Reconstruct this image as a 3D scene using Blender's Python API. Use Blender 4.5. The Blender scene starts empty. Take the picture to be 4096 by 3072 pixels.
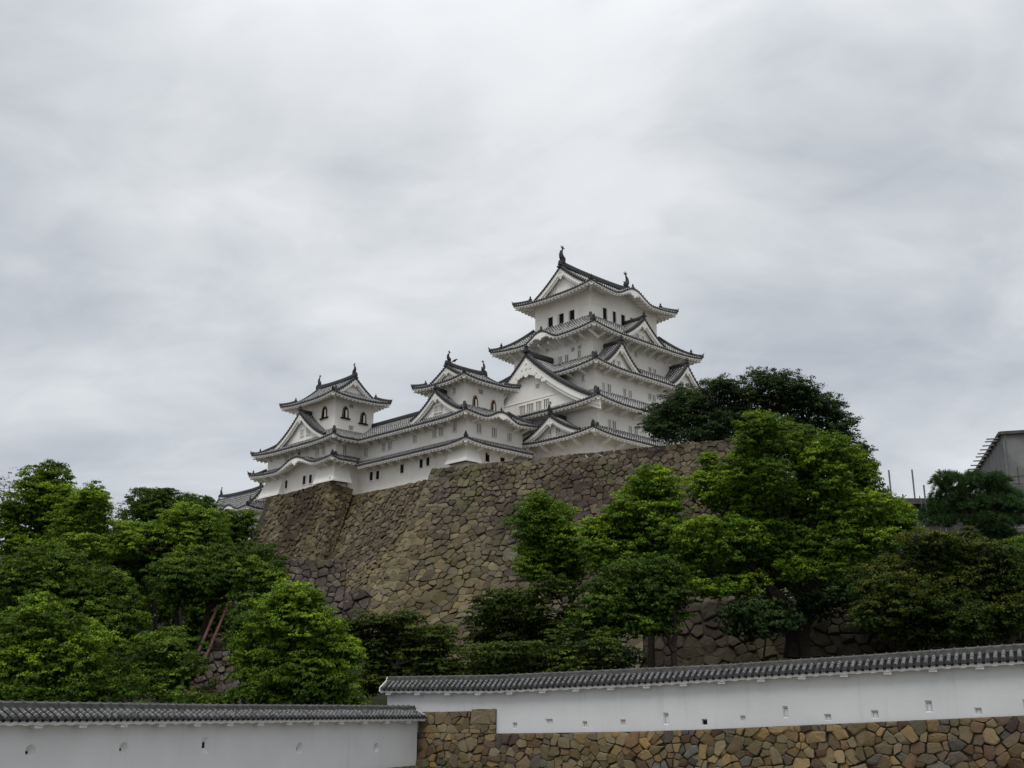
import bpy, math, random
import numpy as np
from math import sin, cos, pi, sqrt, atan2, radians, floor, exp
from mathutils import Vector

S = bpy.context.scene
COL = S.collection
# ------------------------------------------------------------------ camera, sky, sun, exposure
cam = bpy.data.cameras.new("Camera"); co = bpy.data.objects.new("Camera", cam); COL.objects.link(co)
cam.sensor_width = 36.0; cam.lens = 36.0*4300/4096; cam.clip_end = 8000; cam.clip_start = 0.1
co.location = (0, 0, 0); co.rotation_euler = (radians(90)+math.atan(1236/4300.), 0, 0)
S.camera = co
S.view_settings.view_transform = 'Standard'; S.view_settings.look = 'None'
S.view_settings.exposure = 0.42; S.view_settings.gamma = 1.0
try: S.cycles.use_denoising = True
except Exception: pass
S.cycles.max_bounces = 8; S.cycles.diffuse_bounces = 5; S.cycles.transmission_bounces = 3

SUN_EL, SUN_AZ = radians(60), radians(196)     # azimuth clockwise from +Y: behind the camera, to the left
W = bpy.data.worlds.new("World"); S.world = W; W.use_nodes = True

def nd(nt, typ, **kw):
    n = nt.nodes.new(typ)
    for k, v in kw.items():
        if k.startswith('i_'):
            key = k[2:]
            n.inputs[int(key) if key.isdigit() else key].default_value = v
        else: setattr(n, k, v)
    return n
def ramp(nt, stops, interp='LINEAR'):
    r = nt.nodes.new('ShaderNodeValToRGB'); e = r.color_ramp.elements; r.color_ramp.interpolation = interp
    while len(e) < len(stops): e.new(0.5)
    for el, (p, c) in zip(e, stops):
        el.position = p; el.color = (*c, 1) if len(c) == 3 else c
    return r
def mth(nt, op, a, b=None, c=None):
    m = nt.nodes.new('ShaderNodeMath'); m.operation = op
    for i, x in enumerate((a, b, c)):
        if x is None: continue
        if isinstance(x, (int, float)): m.inputs[i].default_value = x
        else: nt.links.new(x, m.inputs[i])
    return m.outputs[0]
def mixc(nt, fac, a, b, mode='MIX'):
    m = nt.nodes.new('ShaderNodeMix'); m.data_type = 'RGBA'; m.blend_type = mode
    for idx, x in ((0, fac), (6, a), (7, b)):
        if isinstance(x, (int, float)): m.inputs[idx].default_value = x
        elif isinstance(x, tuple): m.inputs[idx].default_value = (*x, 1) if len(x) == 3 else x
        else: nt.links.new(x, m.inputs[idx])
    return m.outputs[2]

def build_world():
    nt = W.node_tree; nt.nodes.clear(); L = nt.links.new
    out = nd(nt, 'ShaderNodeOutputWorld'); bg = nd(nt, 'ShaderNodeBackground'); bg.inputs[1].default_value = 0.1
    sky = nd(nt, 'ShaderNodeTexSky'); sky.sky_type = 'NISHITA'; sky.sun_disc = False
    sky.sun_elevation = SUN_EL; sky.sun_rotation = SUN_AZ
    tc = nd(nt, 'ShaderNodeTexCoord'); sp = nd(nt, 'ShaderNodeSeparateXYZ'); L(tc.outputs['Generated'], sp.inputs[0])
    zc = mth(nt, 'MAXIMUM', sp.outputs[2], 0.0)
    den = mth(nt, 'ADD', zc, 0.32)
    px = mth(nt, 'DIVIDE', sp.outputs[0], den); py = mth(nt, 'DIVIDE', sp.outputs[1], den)
    cb = nd(nt, 'ShaderNodeCombineXYZ'); L(px, cb.inputs[0]); L(py, cb.inputs[1])
    mp = nd(nt, 'ShaderNodeMapping'); L(cb.outputs[0], mp.inputs[0])
    mp.inputs['Location'].default_value = CLOUD_LOC; mp.inputs['Rotation'].default_value = (0, 0, CLOUD_ROT); mp.inputs['Scale'].default_value = (0.8, 1.05, 1)
    n1 = nd(nt, 'ShaderNodeTexNoise'); n1.inputs['Scale'].default_value = 1.15; n1.inputs['Detail'].default_value = 7; n1.inputs['Roughness'].default_value = 0.5; n1.inputs['Distortion'].default_value = 0.35
    n2 = nd(nt, 'ShaderNodeTexNoise'); n2.inputs['Scale'].default_value = 3.1; n2.inputs['Detail'].default_value = 6; n2.inputs['Roughness'].default_value = 0.55; n2.inputs['Distortion'].default_value = 0.6
    L(mp.outputs[0], n1.inputs[0]); L(mp.outputs[0], n2.inputs[0])
    n3 = nd(nt, 'ShaderNodeTexNoise'); n3.inputs['Scale'].default_value = 6.5; n3.inputs['Detail'].default_value = 5; n3.inputs['Roughness'].default_value = 0.5; n3.inputs['Distortion'].default_value = 1.2; L(mp.outputs[0], n3.inputs[0])
    f = mth(nt, 'ADD', mth(nt, 'ADD', mth(nt, 'MULTIPLY', n1.outputs[0], 0.62), mth(nt, 'MULTIPLY', n2.outputs[0], 0.34)), mth(nt, 'MULTIPLY', n3.outputs[0], 0.14)); f = mth(nt, 'SUBTRACT', f, 0.05)
    # an overcast sky is brighter towards the zenith
    f = mth(nt, 'ADD', f, mth(nt, 'MULTIPLY', mth(nt, 'SUBTRACT', zc, 0.32), 0.16))
    cr = ramp(nt, [(0.385, (0.335, 0.360, 0.395)), (0.465, (0.41, 0.433, 0.46)), (0.535, (0.485, 0.503, 0.522)), (0.62, (0.575, 0.588, 0.60)), (0.75, (0.63, 0.64, 0.65))])
    L(f, cr.inputs[0])
    mr = nd(nt, 'ShaderNodeMapRange'); mr.interpolation_type = 'SMOOTHSTEP'; mr.inputs['From Min'].default_value = 0.45; mr.inputs['From Max'].default_value = 1.0; mr.inputs['To Min'].default_value = 1.06; mr.inputs['To Max'].default_value = 2.2
    L(zc, mr.inputs['Value']); zen = mth(nt, 'MULTIPLY', mr.outputs[0], 10.0*SKY_GAIN)
    vm = nd(nt, 'ShaderNodeVectorMath', operation='SCALE'); L(cr.outputs[0], vm.inputs[0]); L(zen, vm.inputs[3])
    col = mixc(nt, 0.93, sky.outputs[0], vm.outputs[0])
    L(col, bg.inputs[0]); L(bg.outputs[0], out.inputs[0])
CLOUD_LOC = (4.916, 9.671, 0.0); CLOUD_ROT = 0.295; SKY_GAIN = 1.0
build_world()

sl = bpy.data.lights.new("Sun", 'SUN'); sl.energy = 1.0; sl.angle = radians(25); sl.color = (1.0, 0.97, 0.92)
so = bpy.data.objects.new("Sun", sl); COL.objects.link(so)
sd = Vector((sin(SUN_AZ)*cos(SUN_EL), cos(SUN_AZ)*cos(SUN_EL), sin(SUN_EL)))
so.rotation_euler = sd.to_track_quat('Z', 'Y').to_euler(); so.location = (-40, -40, 80)

# ------------------------------------------------------------------ materials
def mat(name):
    m = bpy.data.materials.new(name); m.use_nodes = True; nt = m.node_tree
    b = nt.nodes['Principled BSDF']; b.inputs['Specular IOR Level'].default_value = 0.12; return m, nt, b, nt.links.new
def objco(nt):
    return nd(nt, 'ShaderNodeTexCoord').outputs['Object']
def noise(nt, vec, scale, detail=4, rough=0.55, dist=0.0):
    n = nd(nt, 'ShaderNodeTexNoise'); n.inputs['Scale'].default_value = scale; n.inputs['Detail'].default_value = detail
    n.inputs['Roughness'].default_value = rough; n.inputs['Distortion'].default_value = dist
    nt.links.new(vec, n.inputs[0]); return n.outputs[0]
def bump(nt, h, b, strength=0.3, dist=0.05):
    n = nd(nt, 'ShaderNodeBump'); n.inputs['Strength'].default_value = strength; n.inputs['Distance'].default_value = dist
    nt.links.new(h, n.inputs['Height']); nt.links.new(n.outputs[0], b.inputs['Normal'])

def plaster(name, c1, c2, streak=0.25):
    m, nt, b, L = mat(name); o = objco(nt)
    n = noise(nt, o, 0.35, 5, 0.6); n2 = noise(nt, o, 6, 3)
    mp = nd(nt, 'ShaderNodeMapping'); mp.inputs['Scale'].default_value = (2.2, 2.2, 0.16); L(o, mp.inputs[0])
    st = noise(nt, mp.outputs[0], 1.0, 5, 0.65)
    r = ramp(nt, [(0.35, c2), (0.62, c1)]); L(n, r.inputs[0])
    sr = ramp(nt, [(0.30, (1, 1, 1)), (0.42, (0, 0, 0))]); L(st, sr.inputs[0])
    f = mth(nt, 'MULTIPLY', sr.outputs[0], streak)
    c = mixc(nt, f, r.outputs[0], tuple(x*0.62 for x in c2))
    L(c, b.inputs['Base Color']); b.inputs['Roughness'].default_value = 0.9; bump(nt, n2, b, 0.15, 0.03)
    return m
M_WHITE = plaster('castle_plaster', (0.86, 0.83, 0.785), (0.785, 0.75, 0.70), 0.24)
M_TRIM = plaster('trim_plaster', (0.86, 0.84, 0.80), (0.79, 0.765, 0.725), 0.1)
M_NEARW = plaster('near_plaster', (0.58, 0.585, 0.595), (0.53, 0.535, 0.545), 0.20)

def tile_mat(name, base, light, joint, jw):
    m, nt, b, L = mat(name); uv = nd(nt, 'ShaderNodeUVMap').outputs[0]; o = objco(nt)
    sp = nd(nt, 'ShaderNodeSeparateXYZ'); L(uv, sp.inputs[0])
    wn = nd(nt, 'ShaderNodeTexWhiteNoise'); wn.noise_dimensions = '2D'
    cb = nd(nt, 'ShaderNodeCombineXYZ'); L(mth(nt, 'FLOOR', sp.outputs[0]), cb.inputs[0]); L(mth(nt, 'FLOOR', sp.outputs[1]), cb.inputs[1]); L(cb.outputs[0], wn.inputs[0])
    n = noise(nt, o, 1.3, 5, 0.65)
    c = mixc(nt, wn.outputs[0], base, light)
    c = mixc(nt, mth(nt, 'MULTIPLY', n, 0.5), c, (light[0]*1.25, light[1]*1.25, light[2]*1.2))
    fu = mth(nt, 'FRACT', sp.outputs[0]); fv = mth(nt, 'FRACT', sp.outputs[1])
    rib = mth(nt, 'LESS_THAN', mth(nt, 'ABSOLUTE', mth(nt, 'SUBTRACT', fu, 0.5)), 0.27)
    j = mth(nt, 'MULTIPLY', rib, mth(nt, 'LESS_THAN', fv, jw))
    worn_joint_glint = mth(nt, 'MULTIPLY', j, mth(nt, 'GREATER_THAN', noise(nt, o, 2.3, 3), 0.42))
    c = mixc(nt, mth(nt, 'SUBTRACT', 1.0, rib), c, tuple(x*0.2 for x in base))  # darker pans: dirty tiles, plus shade painted between the ribs
    c = mixc(nt, worn_joint_glint, c, joint)  # plaster joints; on the wall roofs this colour paints rib highlights
    L(c, b.inputs['Base Color']); b.inputs['Roughness'].default_value = 0.6; bump(nt, n, b, 0.2, 0.03)
    return m
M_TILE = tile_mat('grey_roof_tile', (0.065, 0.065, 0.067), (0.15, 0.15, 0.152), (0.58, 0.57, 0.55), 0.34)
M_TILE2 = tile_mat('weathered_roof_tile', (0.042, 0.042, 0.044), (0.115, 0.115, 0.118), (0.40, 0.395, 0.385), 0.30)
M_TILE3 = tile_mat('wall_roof_tile', (0.022, 0.022, 0.024), (0.10, 0.10, 0.105), (0.24, 0.24, 0.235), 0.20)  # pale rib ends here are highlights painted onto each tile

def simple(name, c, rough=0.8, var=0.25, scale=2.0, metal=0.0, bmp=0.2):
    m, nt, b, L = mat(name); o = objco(nt); n = noise(nt, o, scale, 5, 0.6)
    r = ramp(nt, [(0.3, tuple(x*(1-var) for x in c)), (0.7, tuple(min(1, x*(1+var)) for x in c))]); L(n, r.inputs[0])
    L(r.outputs[0], b.inputs['Base Color']); b.inputs['Roughness'].default_value = rough; b.inputs['Metallic'].default_value = metal
    bump(nt, n, b, bmp, 0.04); return m
M_RIDGE = simple('ridge_tile', (0.05, 0.05, 0.053), 0.65, 0.45, 4.0)
M_ORN = simple('ornament_bronze', (0.042, 0.041, 0.042), 0.55, 0.4, 5.0)
M_DARK = simple('dark_opening', (0.012, 0.011, 0.012), 0.8, 0.3)
M_RECESS = simple('shaded_recess', (0.075, 0.072, 0.07), 0.9, 0.1)
M_BLACK = simple('black_lacquer', (0.018, 0.016, 0.015), 0.4, 0.2)
M_GOLD = simple('gold_fitting', (0.42, 0.32, 0.10), 0.45, 0.2, 3.0, 0.6)
M_WOOD = simple('brown_wood', (0.22, 0.13, 0.075), 0.7, 0.3)
M_SOIL = simple('joint_soil', (0.045, 0.038, 0.027), 0.95, 0.4, 3.0)
M_BARK = simple('bark', (0.030, 0.024, 0.019), 0.9, 0.5, 6.0, 0, 0.8)
M_POLE = simple('scaffold_pole', (0.15, 0.15, 0.15), 0.5, 0.25, 3.0, 0.3)
M_RUST = simple('rusty_pipe', (0.11, 0.058, 0.048), 0.7, 0.3)
M_DECK = simple('scaffold_deck', (0.085, 0.08, 0.075), 0.8, 0.3)
M_BIRD = simple('black_feathers', (0.012, 0.012, 0.014), 0.5, 0.2)

def ground_mat(name, c1, c2, c3):
    m, nt, b, L = mat(name); o = objco(nt); n = noise(nt, o, 0.25, 8, 0.65); n2 = noise(nt, o, 3.0, 6, 0.7)
    r = ramp(nt, [(0.35, c1), (0.5, c2), (0.68, c3)]); L(mth(nt, 'ADD', mth(nt, 'MULTIPLY', n, 0.55), mth(nt, 'MULTIPLY', n2, 0.45)), r.inputs[0])
    L(r.outputs[0], b.inputs['Base Color']); b.inputs['Roughness'].default_value = 0.95; bump(nt, n2, b, 0.6, 0.15); return m
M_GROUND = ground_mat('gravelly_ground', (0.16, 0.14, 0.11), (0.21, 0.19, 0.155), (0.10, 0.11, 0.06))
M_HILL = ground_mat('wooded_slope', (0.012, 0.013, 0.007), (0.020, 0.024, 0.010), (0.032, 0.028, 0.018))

def stone_mat(name, stops, stain, stain_amt, lichen, lichen_amt, moss_amt, sc=1.0):
    """stones: colour by the attribute 'stone' (r = hue pick, g = value, b = seed) with mottling, lichen and dark stains"""
    m, nt, b, L = mat(name); o = objco(nt)
    at = nd(nt, 'ShaderNodeAttribute'); at.attribute_name = 'stone'; sp = nd(nt, 'ShaderNodeSeparateColor'); L(at.outputs['Color'], sp.inputs[0])
    r = ramp(nt, stops); L(sp.outputs[0], r.inputs[0])
    add = nd(nt, 'ShaderNodeVectorMath', operation='ADD'); sc3 = nd(nt, 'ShaderNodeCombineXYZ')
    L(mth(nt, 'MULTIPLY', sp.outputs[2], 37.0), sc3.inputs[0]); L(o, add.inputs[0]); L(sc3.outputs[0], add.inputs[1])
    n = noise(nt, add.outputs[0], 2.2*sc, 7, 0.68, 0.4); nf = noise(nt, add.outputs[0], 9*sc, 5, 0.7)
    v = mth(nt, 'MULTIPLY', mth(nt, 'ADD', 0.52, mth(nt, 'MULTIPLY', sp.outputs[1], 0.72)), mth(nt, 'ADD', 0.42, mth(nt, 'ADD', mth(nt, 'MULTIPLY', n, 0.72), mth(nt, 'MULTIPLY', nf, 0.44))))
    vm = nd(nt, 'ShaderNodeVectorMath', operation='SCALE'); L(r.outputs[0], vm.inputs[0]); L(v, vm.inputs[3])
    c = vm.outputs[0]
    big = noise(nt, o, 0.13, 5, 0.62, 0.3)
    sr = ramp(nt, [(0.46, (0, 0, 0)), (0.60, (1, 1, 1))]); L(big, sr.inputs[0])
    c = mixc(nt, mth(nt, 'MULTIPLY', sr.outputs[0], stain_amt), c, stain)
    dr = noise(nt, o, 0.085, 4, 0.6, 0.5); dm = ramp(nt, [(0.40, (1.16, 1.10, 0.92)), (0.52, (1, 1, 1)), (0.64, (0.86, 0.80, 0.84))]); L(dr, dm.inputs[0])
    c = mixc(nt, 1.0, c, dm.outputs[0], 'MULTIPLY')
    ln = noise(nt, o, 1.6*sc, 6, 0.7); lr = ramp(nt, [(0.57, (0, 0, 0)), (0.66, (1, 1, 1))]); L(ln, lr.inputs[0])
    c = mixc(nt, mth(nt, 'MULTIPLY', lr.outputs[0], lichen_amt), c, lichen)
    mn = noise(nt, o, 0.35, 6, 0.65); mr = ramp(nt, [(0.52, (0, 0, 0)), (0.66, (1, 1, 1))]); L(mn, mr.inputs[0])
    c = mixc(nt, mth(nt, 'MULTIPLY', mr.outputs[0], moss_amt), c, (0.11, 0.12, 0.05))
    L(c, b.inputs['Base Color']); b.inputs['Roughness'].default_value = 0.92
    bump(nt, mth(nt, 'ADD', n, mth(nt, 'MULTIPLY', nf, 0.5)), b, 0.55, 0.10/sc); return m
M_STONE_A = stone_mat('olive_granite', [(0, (0.155, 0.125, 0.08)), (0.35, (0.150, 0.135, 0.088)), (0.7, (0.14, 0.113, 0.08)), (1, (0.115, 0.105, 0.09))], (0.050, 0.036, 0.031), 0.62, (0.24, 0.23, 0.195), 0.28, 0.4)
M_STONE_B = stone_mat('brown_granite', [(0, (0.146, 0.114, 0.074)), (0.4, (0.138, 0.116, 0.080)), (0.7, (0.172, 0.142, 0.092)), (1, (0.105, 0.090, 0.070))], (0.050, 0.036, 0.026), 0.75, (0.22, 0.20, 0.155), 0.15, 0.22)
M_STONE_C = stone_mat('grey_granite', [(0, (0.14, 0.115, 0.10)), (0.4, (0.125, 0.108, 0.085)), (0.7, (0.095, 0.072, 0.068)), (1, (0.165, 0.15, 0.13))], (0.045, 0.036, 0.032), 0.6, (0.30, 0.285, 0.27), 0.5, 0.4)
M_STONE_D = stone_mat('tree_shade_boulder', [(0, (0.052, 0.043, 0.035)), (0.5, (0.045, 0.039, 0.031)), (1, (0.066, 0.058, 0.047))], (0.02, 0.017, 0.013), 0.5, (0.12, 0.115, 0.095), 0.2, 0.12)  # colours lowered to carry the shade under the big tree
M_STONE_R = stone_mat('tan_granite', [(0, (0.20, 0.135, 0.065)), (0.3, (0.175, 0.135, 0.078)), (0.6, (0.145, 0.125, 0.085)), (0.78, (0.13, 0.078, 0.047)), (0.9, (0.085, 0.08, 0.074)), (1, (0.115, 0.108, 0.092))], (0.08, 0.058, 0.042), 0.3, (0.21, 0.20, 0.165), 0.12, 0.2, 2.2)

def leaf_mat(name, dark, mid, bright, trans=0.3):
    m, nt, b, L = mat(name); at = nd(nt, 'ShaderNodeAttribute'); at.attribute_name = 'leaf'
    sp = nd(nt, 'ShaderNodeSeparateColor'); L(at.outputs['Color'], sp.inputs[0])
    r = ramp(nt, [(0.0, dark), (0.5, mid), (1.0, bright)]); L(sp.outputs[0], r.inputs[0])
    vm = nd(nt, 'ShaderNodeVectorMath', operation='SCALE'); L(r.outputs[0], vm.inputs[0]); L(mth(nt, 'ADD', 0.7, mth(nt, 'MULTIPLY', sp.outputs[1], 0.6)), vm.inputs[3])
    L(vm.outputs[0], b.inputs['Base Color']); b.inputs['Roughness'].default_value = 0.55
    b.inputs['Specular IOR Level'].default_value = 0.10
    tr = nd(nt, 'ShaderNodeBsdfTranslucent'); L(vm.outputs[0], tr.inputs[0])
    mx = nd(nt, 'ShaderNodeMixShader'); mx.inputs[0].default_value = trans
    L(b.outputs[0], mx.inputs[1]); L(tr.outputs[0], mx.inputs[2]); L(mx.outputs[0], nt.nodes['Material Output'].inputs[0]); return m
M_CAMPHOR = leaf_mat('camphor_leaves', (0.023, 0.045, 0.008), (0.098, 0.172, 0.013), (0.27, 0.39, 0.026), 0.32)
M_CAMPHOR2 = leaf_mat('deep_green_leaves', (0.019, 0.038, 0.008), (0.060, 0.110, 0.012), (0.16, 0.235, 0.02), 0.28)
M_MAPLE = leaf_mat('maple_leaves', (0.020, 0.034, 0.008), (0.050, 0.076, 0.010), (0.11, 0.14, 0.013), 0.3)
M_AUTUMN = leaf_mat('turning_leaves', (0.020, 0.035, 0.009), (0.042, 0.068, 0.011), (0.120, 0.118, 0.014), 0.28)
M_ZELKOVA = leaf_mat('dark_tree_leaves', (0.013, 0.026, 0.010), (0.028, 0.054, 0.014), (0.055, 0.09, 0.02), 0.22)
M_PINE = leaf_mat('pine_needles', (0.022, 0.045, 0.016), (0.042, 0.088, 0.026), (0.08, 0.15, 0.04), 0.2)
M_DRY = leaf_mat('sparse_dry_leaves', (0.05, 0.045, 0.03), (0.09, 0.07, 0.045), (0.12, 0.10, 0.05), 0.2)
def net_mat():
    m, nt, b, L = mat('grey_mesh_sheet'); o = objco(nt)
    n = noise(nt, o, 0.5, 5, 0.6); r = ramp(nt, [(0.3, (0.15, 0.15, 0.15)), (0.7, (0.22, 0.22, 0.22))]); L(n, r.inputs[0])
    wv = nd(nt, 'ShaderNodeTexWave'); wv.bands_direction = 'Z'; wv.inputs['Scale'].default_value = 0.9; L(o, wv.inputs[0])
    c = mixc(nt, mth(nt, 'MULTIPLY', wv.outputs[1], 0.15), r.outputs[0], (0.2, 0.2, 0.2))
    L(c, b.inputs['Base Color']); b.inputs['Roughness'].default_value = 0.8; return m
M_NET = net_mat()

# ------------------------------------------------------------------ object helpers
def tag(o, label=None, cat=None, group=None, kind=None):
    if label: o['label'] = label
    if cat: o['category'] = cat
    if group: o['group'] = group
    if kind: o['kind'] = kind
    return o
def empty(name, loc, label, cat, group=None, rotz=0.0):
    o = bpy.data.objects.new(name, None); COL.objects.link(o); o.location = loc; o.rotation_euler = (0, 0, rotz); o.empty_display_size = 0.5
    return tag(o, label, cat, group)

class MB:
    def __init__(s): s.v = []; s.f = []; s.m = []; s.uv = []; s.c = []
    def V(s, p, uv=(0, 0)): s.v.append(tuple(p)); s.uv.append(uv); return len(s.v)-1
    def F(s, idx, m=0): s.f.append(tuple(idx)); s.m.append(m)
    def poly(s, pts, m=0): s.F([s.V(p) for p in pts], m)
    def grid(s, rows, m=0, uvs=None, flip=False):
        n = len(rows[0]); base = len(s.v)
        for i, r in enumerate(rows):
            for j, p in enumerate(r): s.V(p, uvs[i][j] if uvs else (0, 0))
        for i in range(len(rows)-1):
            for j in range(n-1):
                a = base+i*n+j; q = (a, a+1, a+n+1, a+n)
                s.F(q[::-1] if flip else q, m)
    def hexa(s, p, m=0):      # p: 4 bottom + 4 top corners, ccw from above
        i = [s.V(q) for q in p]
        for q in ((3, 2, 1, 0), (4, 5, 6, 7), (0, 1, 5, 4), (1, 2, 6, 5), (2, 3, 7, 6), (3, 0, 4, 7)): s.F([i[k] for k in q], m)
    def box(s, x0, x1, y0, y1, z0, z1, m=0):
        s.hexa([(x0, y0, z0), (x1, y0, z0), (x1, y1, z0), (x0, y1, z0), (x0, y0, z1), (x1, y0, z1), (x1, y1, z1), (x0, y1, z1)], m)
    def bar(s, pts, w, h, m=0, up=(0, 0, 1), lift=0.0, rnd=True):
        """bar along a polyline; rounded-top section of width w and height h standing on the line"""
        P = [Vector(p) for p in pts]; up = Vector(up); rings = []
        sec = [(-.5, 0), (-.5, .6), (-.3, .95), (0, 1.08), (.3, .95), (.5, .6), (.5, 0)] if rnd else [(-.5, 0), (-.5, 1), (.5, 1), (.5, 0)]
        for i, p in enumerate(P):
            t = (P[min(i+1, len(P)-1)]-P[max(i-1, 0)]).normalized(); side = t.cross(up)
            if side.length < 1e-6: side = Vector((1, 0, 0))
            side.normalize(); u = side.cross(t).normalized()
            rings.append([s.V(p+side*(a*w)+u*(b*h+lift)) for a, b in sec])
        n = len(sec)
        for a, b in zip(rings[:-1], rings[1:]):
            for k in range(n): s.F((a[k], a[(k+1) % n], b[(k+1) % n], b[k]), m)
        s.F(rings[0][::-1], m); s.F(rings[-1], m)
    def tube(s, pts, rad, m=0, n=8):
        P = [Vector(p) for p in pts]; rings = []
        if isinstance(rad, (int, float)): rad = [rad]*len(P)
        prev = None
        for i, p in enumerate(P):
            t = (P[min(i+1, len(P)-1)]-P[max(i-1, 0)]).normalized()
            a = prev if prev is not None else (Vector((1, 0, 0)) if abs(t.x) < .8 else Vector((0, 1, 0)))
            a = (a-t*a.dot(t)).normalized(); prev = a; b = t.cross(a)
            rings.append([s.V(p+(a*cos(2*pi*k/n)+b*sin(2*pi*k/n))*rad[i]) for k in range(n)])
        for a, b in zip(rings[:-1], rings[1:]):
            for k in range(n): s.F((a[k], a[(k+1) % n], b[(k+1) % n], b[k]), m)
        s.F(rings[0][::-1], m); s.F(rings[-1], m)
    def lathe(s, c, prof, m=0, n=10):
        rings = [[s.V((c[0]+r*cos(2*pi*k/n), c[1]+r*sin(2*pi*k/n), c[2]+z)) for k in range(n)] for r, z in prof]
        for a, b in zip(rings[:-1], rings[1:]):
            for k in range(n): s.F((a[k], a[(k+1) % n], b[(k+1) % n], b[k]), m)
        s.F(rings[0][::-1], m); s.F(rings[-1], m)
    def build(s, name, mats, parent=None, org=(0, 0, 0), smooth=False):
        me = bpy.data.meshes.new(name); o3 = org
        me.from_pydata([(p[0]-o3[0], p[1]-o3[1], p[2]-o3[2]) for p in s.v], [], s.f)
        if not isinstance(mats, (list, tuple)): mats = [mats]
        for m in mats: me.materials.append(m)
        if len(mats) > 1: me.polygons.foreach_set('material_index', s.m)
        if any(u != (0, 0) for u in s.uv):
            lay = me.uv_layers.new(name='UVMap'); vi = np.empty(len(me.loops), np.int32); me.loops.foreach_get('vertex_index', vi)
            lay.data.foreach_set('uv', np.array(s.uv, np.float32)[vi].ravel())
        if smooth: me.polygons.foreach_set('use_smooth', [True]*len(me.polygons))
        me.update(); o = bpy.data.objects.new(name, me); COL.objects.link(o)
        if parent is not None: o.parent = parent
        return o
# ------------------------------------------------------------------ castle frame: u runs east along the south fronts, v runs north along the west fronts
AU = 0.79; K0 = Vector((10.06, 130.0, 0)); UU = Vector((sin(AU), cos(AU), 0)); VV = Vector((-cos(AU), sin(AU), 0))
CASTLE_ROT = pi/2-AU
def castle_pt(u, v, z): return K0+UU*u+VV*v+Vector((0, 0, z))

class Bld:
    """one castle building: an Empty at its base, parts in the castle's own axes"""
    def __init__(s, name, base, label, scale=1.0, tile=None, cat='castle tower', group='white castle buildings on the hill'):
        s.org = base; s.root = empty(name, castle_pt(*base)*scale, label, cat, group, CASTLE_ROT)
        s.root.scale = (scale,)*3; s.tile = tile or M_TILE
    def wall(s, u0, u1, v0, v1, z0, z1, name='storey_wall', batter=0.0):
        m = MB(); b = batter
        m.hexa([(u0-b, v0-b, z0), (u1+b, v0-b, z0), (u1+b, v1+b, z0), (u0-b, v1+b, z0), (u0, v0, z1), (u1, v0, z1), (u1, v1, z1), (u0, v1, z1)])
        return m.build(name, M_WHITE, s.root, s.org)

class Face:
    """a wall plane: W (u = c) or S (v = c); point(x, out, z) in castle axes"""
    def __init__(s, kind, c): s.k = kind; s.c = c
    def p(s, x, out, z):
        return (s.c-out, x, z) if s.k == 'W' else (x, s.c-out, z)
    def box(s, m, x0, x1, o0, o1, z0, z1, mi=0):
        if s.k == 'W': m.box(s.c-o1, s.c-o0, x0, x1, z0, z1, mi)
        else: m.box(x0, x1, s.c-o1, s.c-o0, z0, z1, mi)

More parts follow.
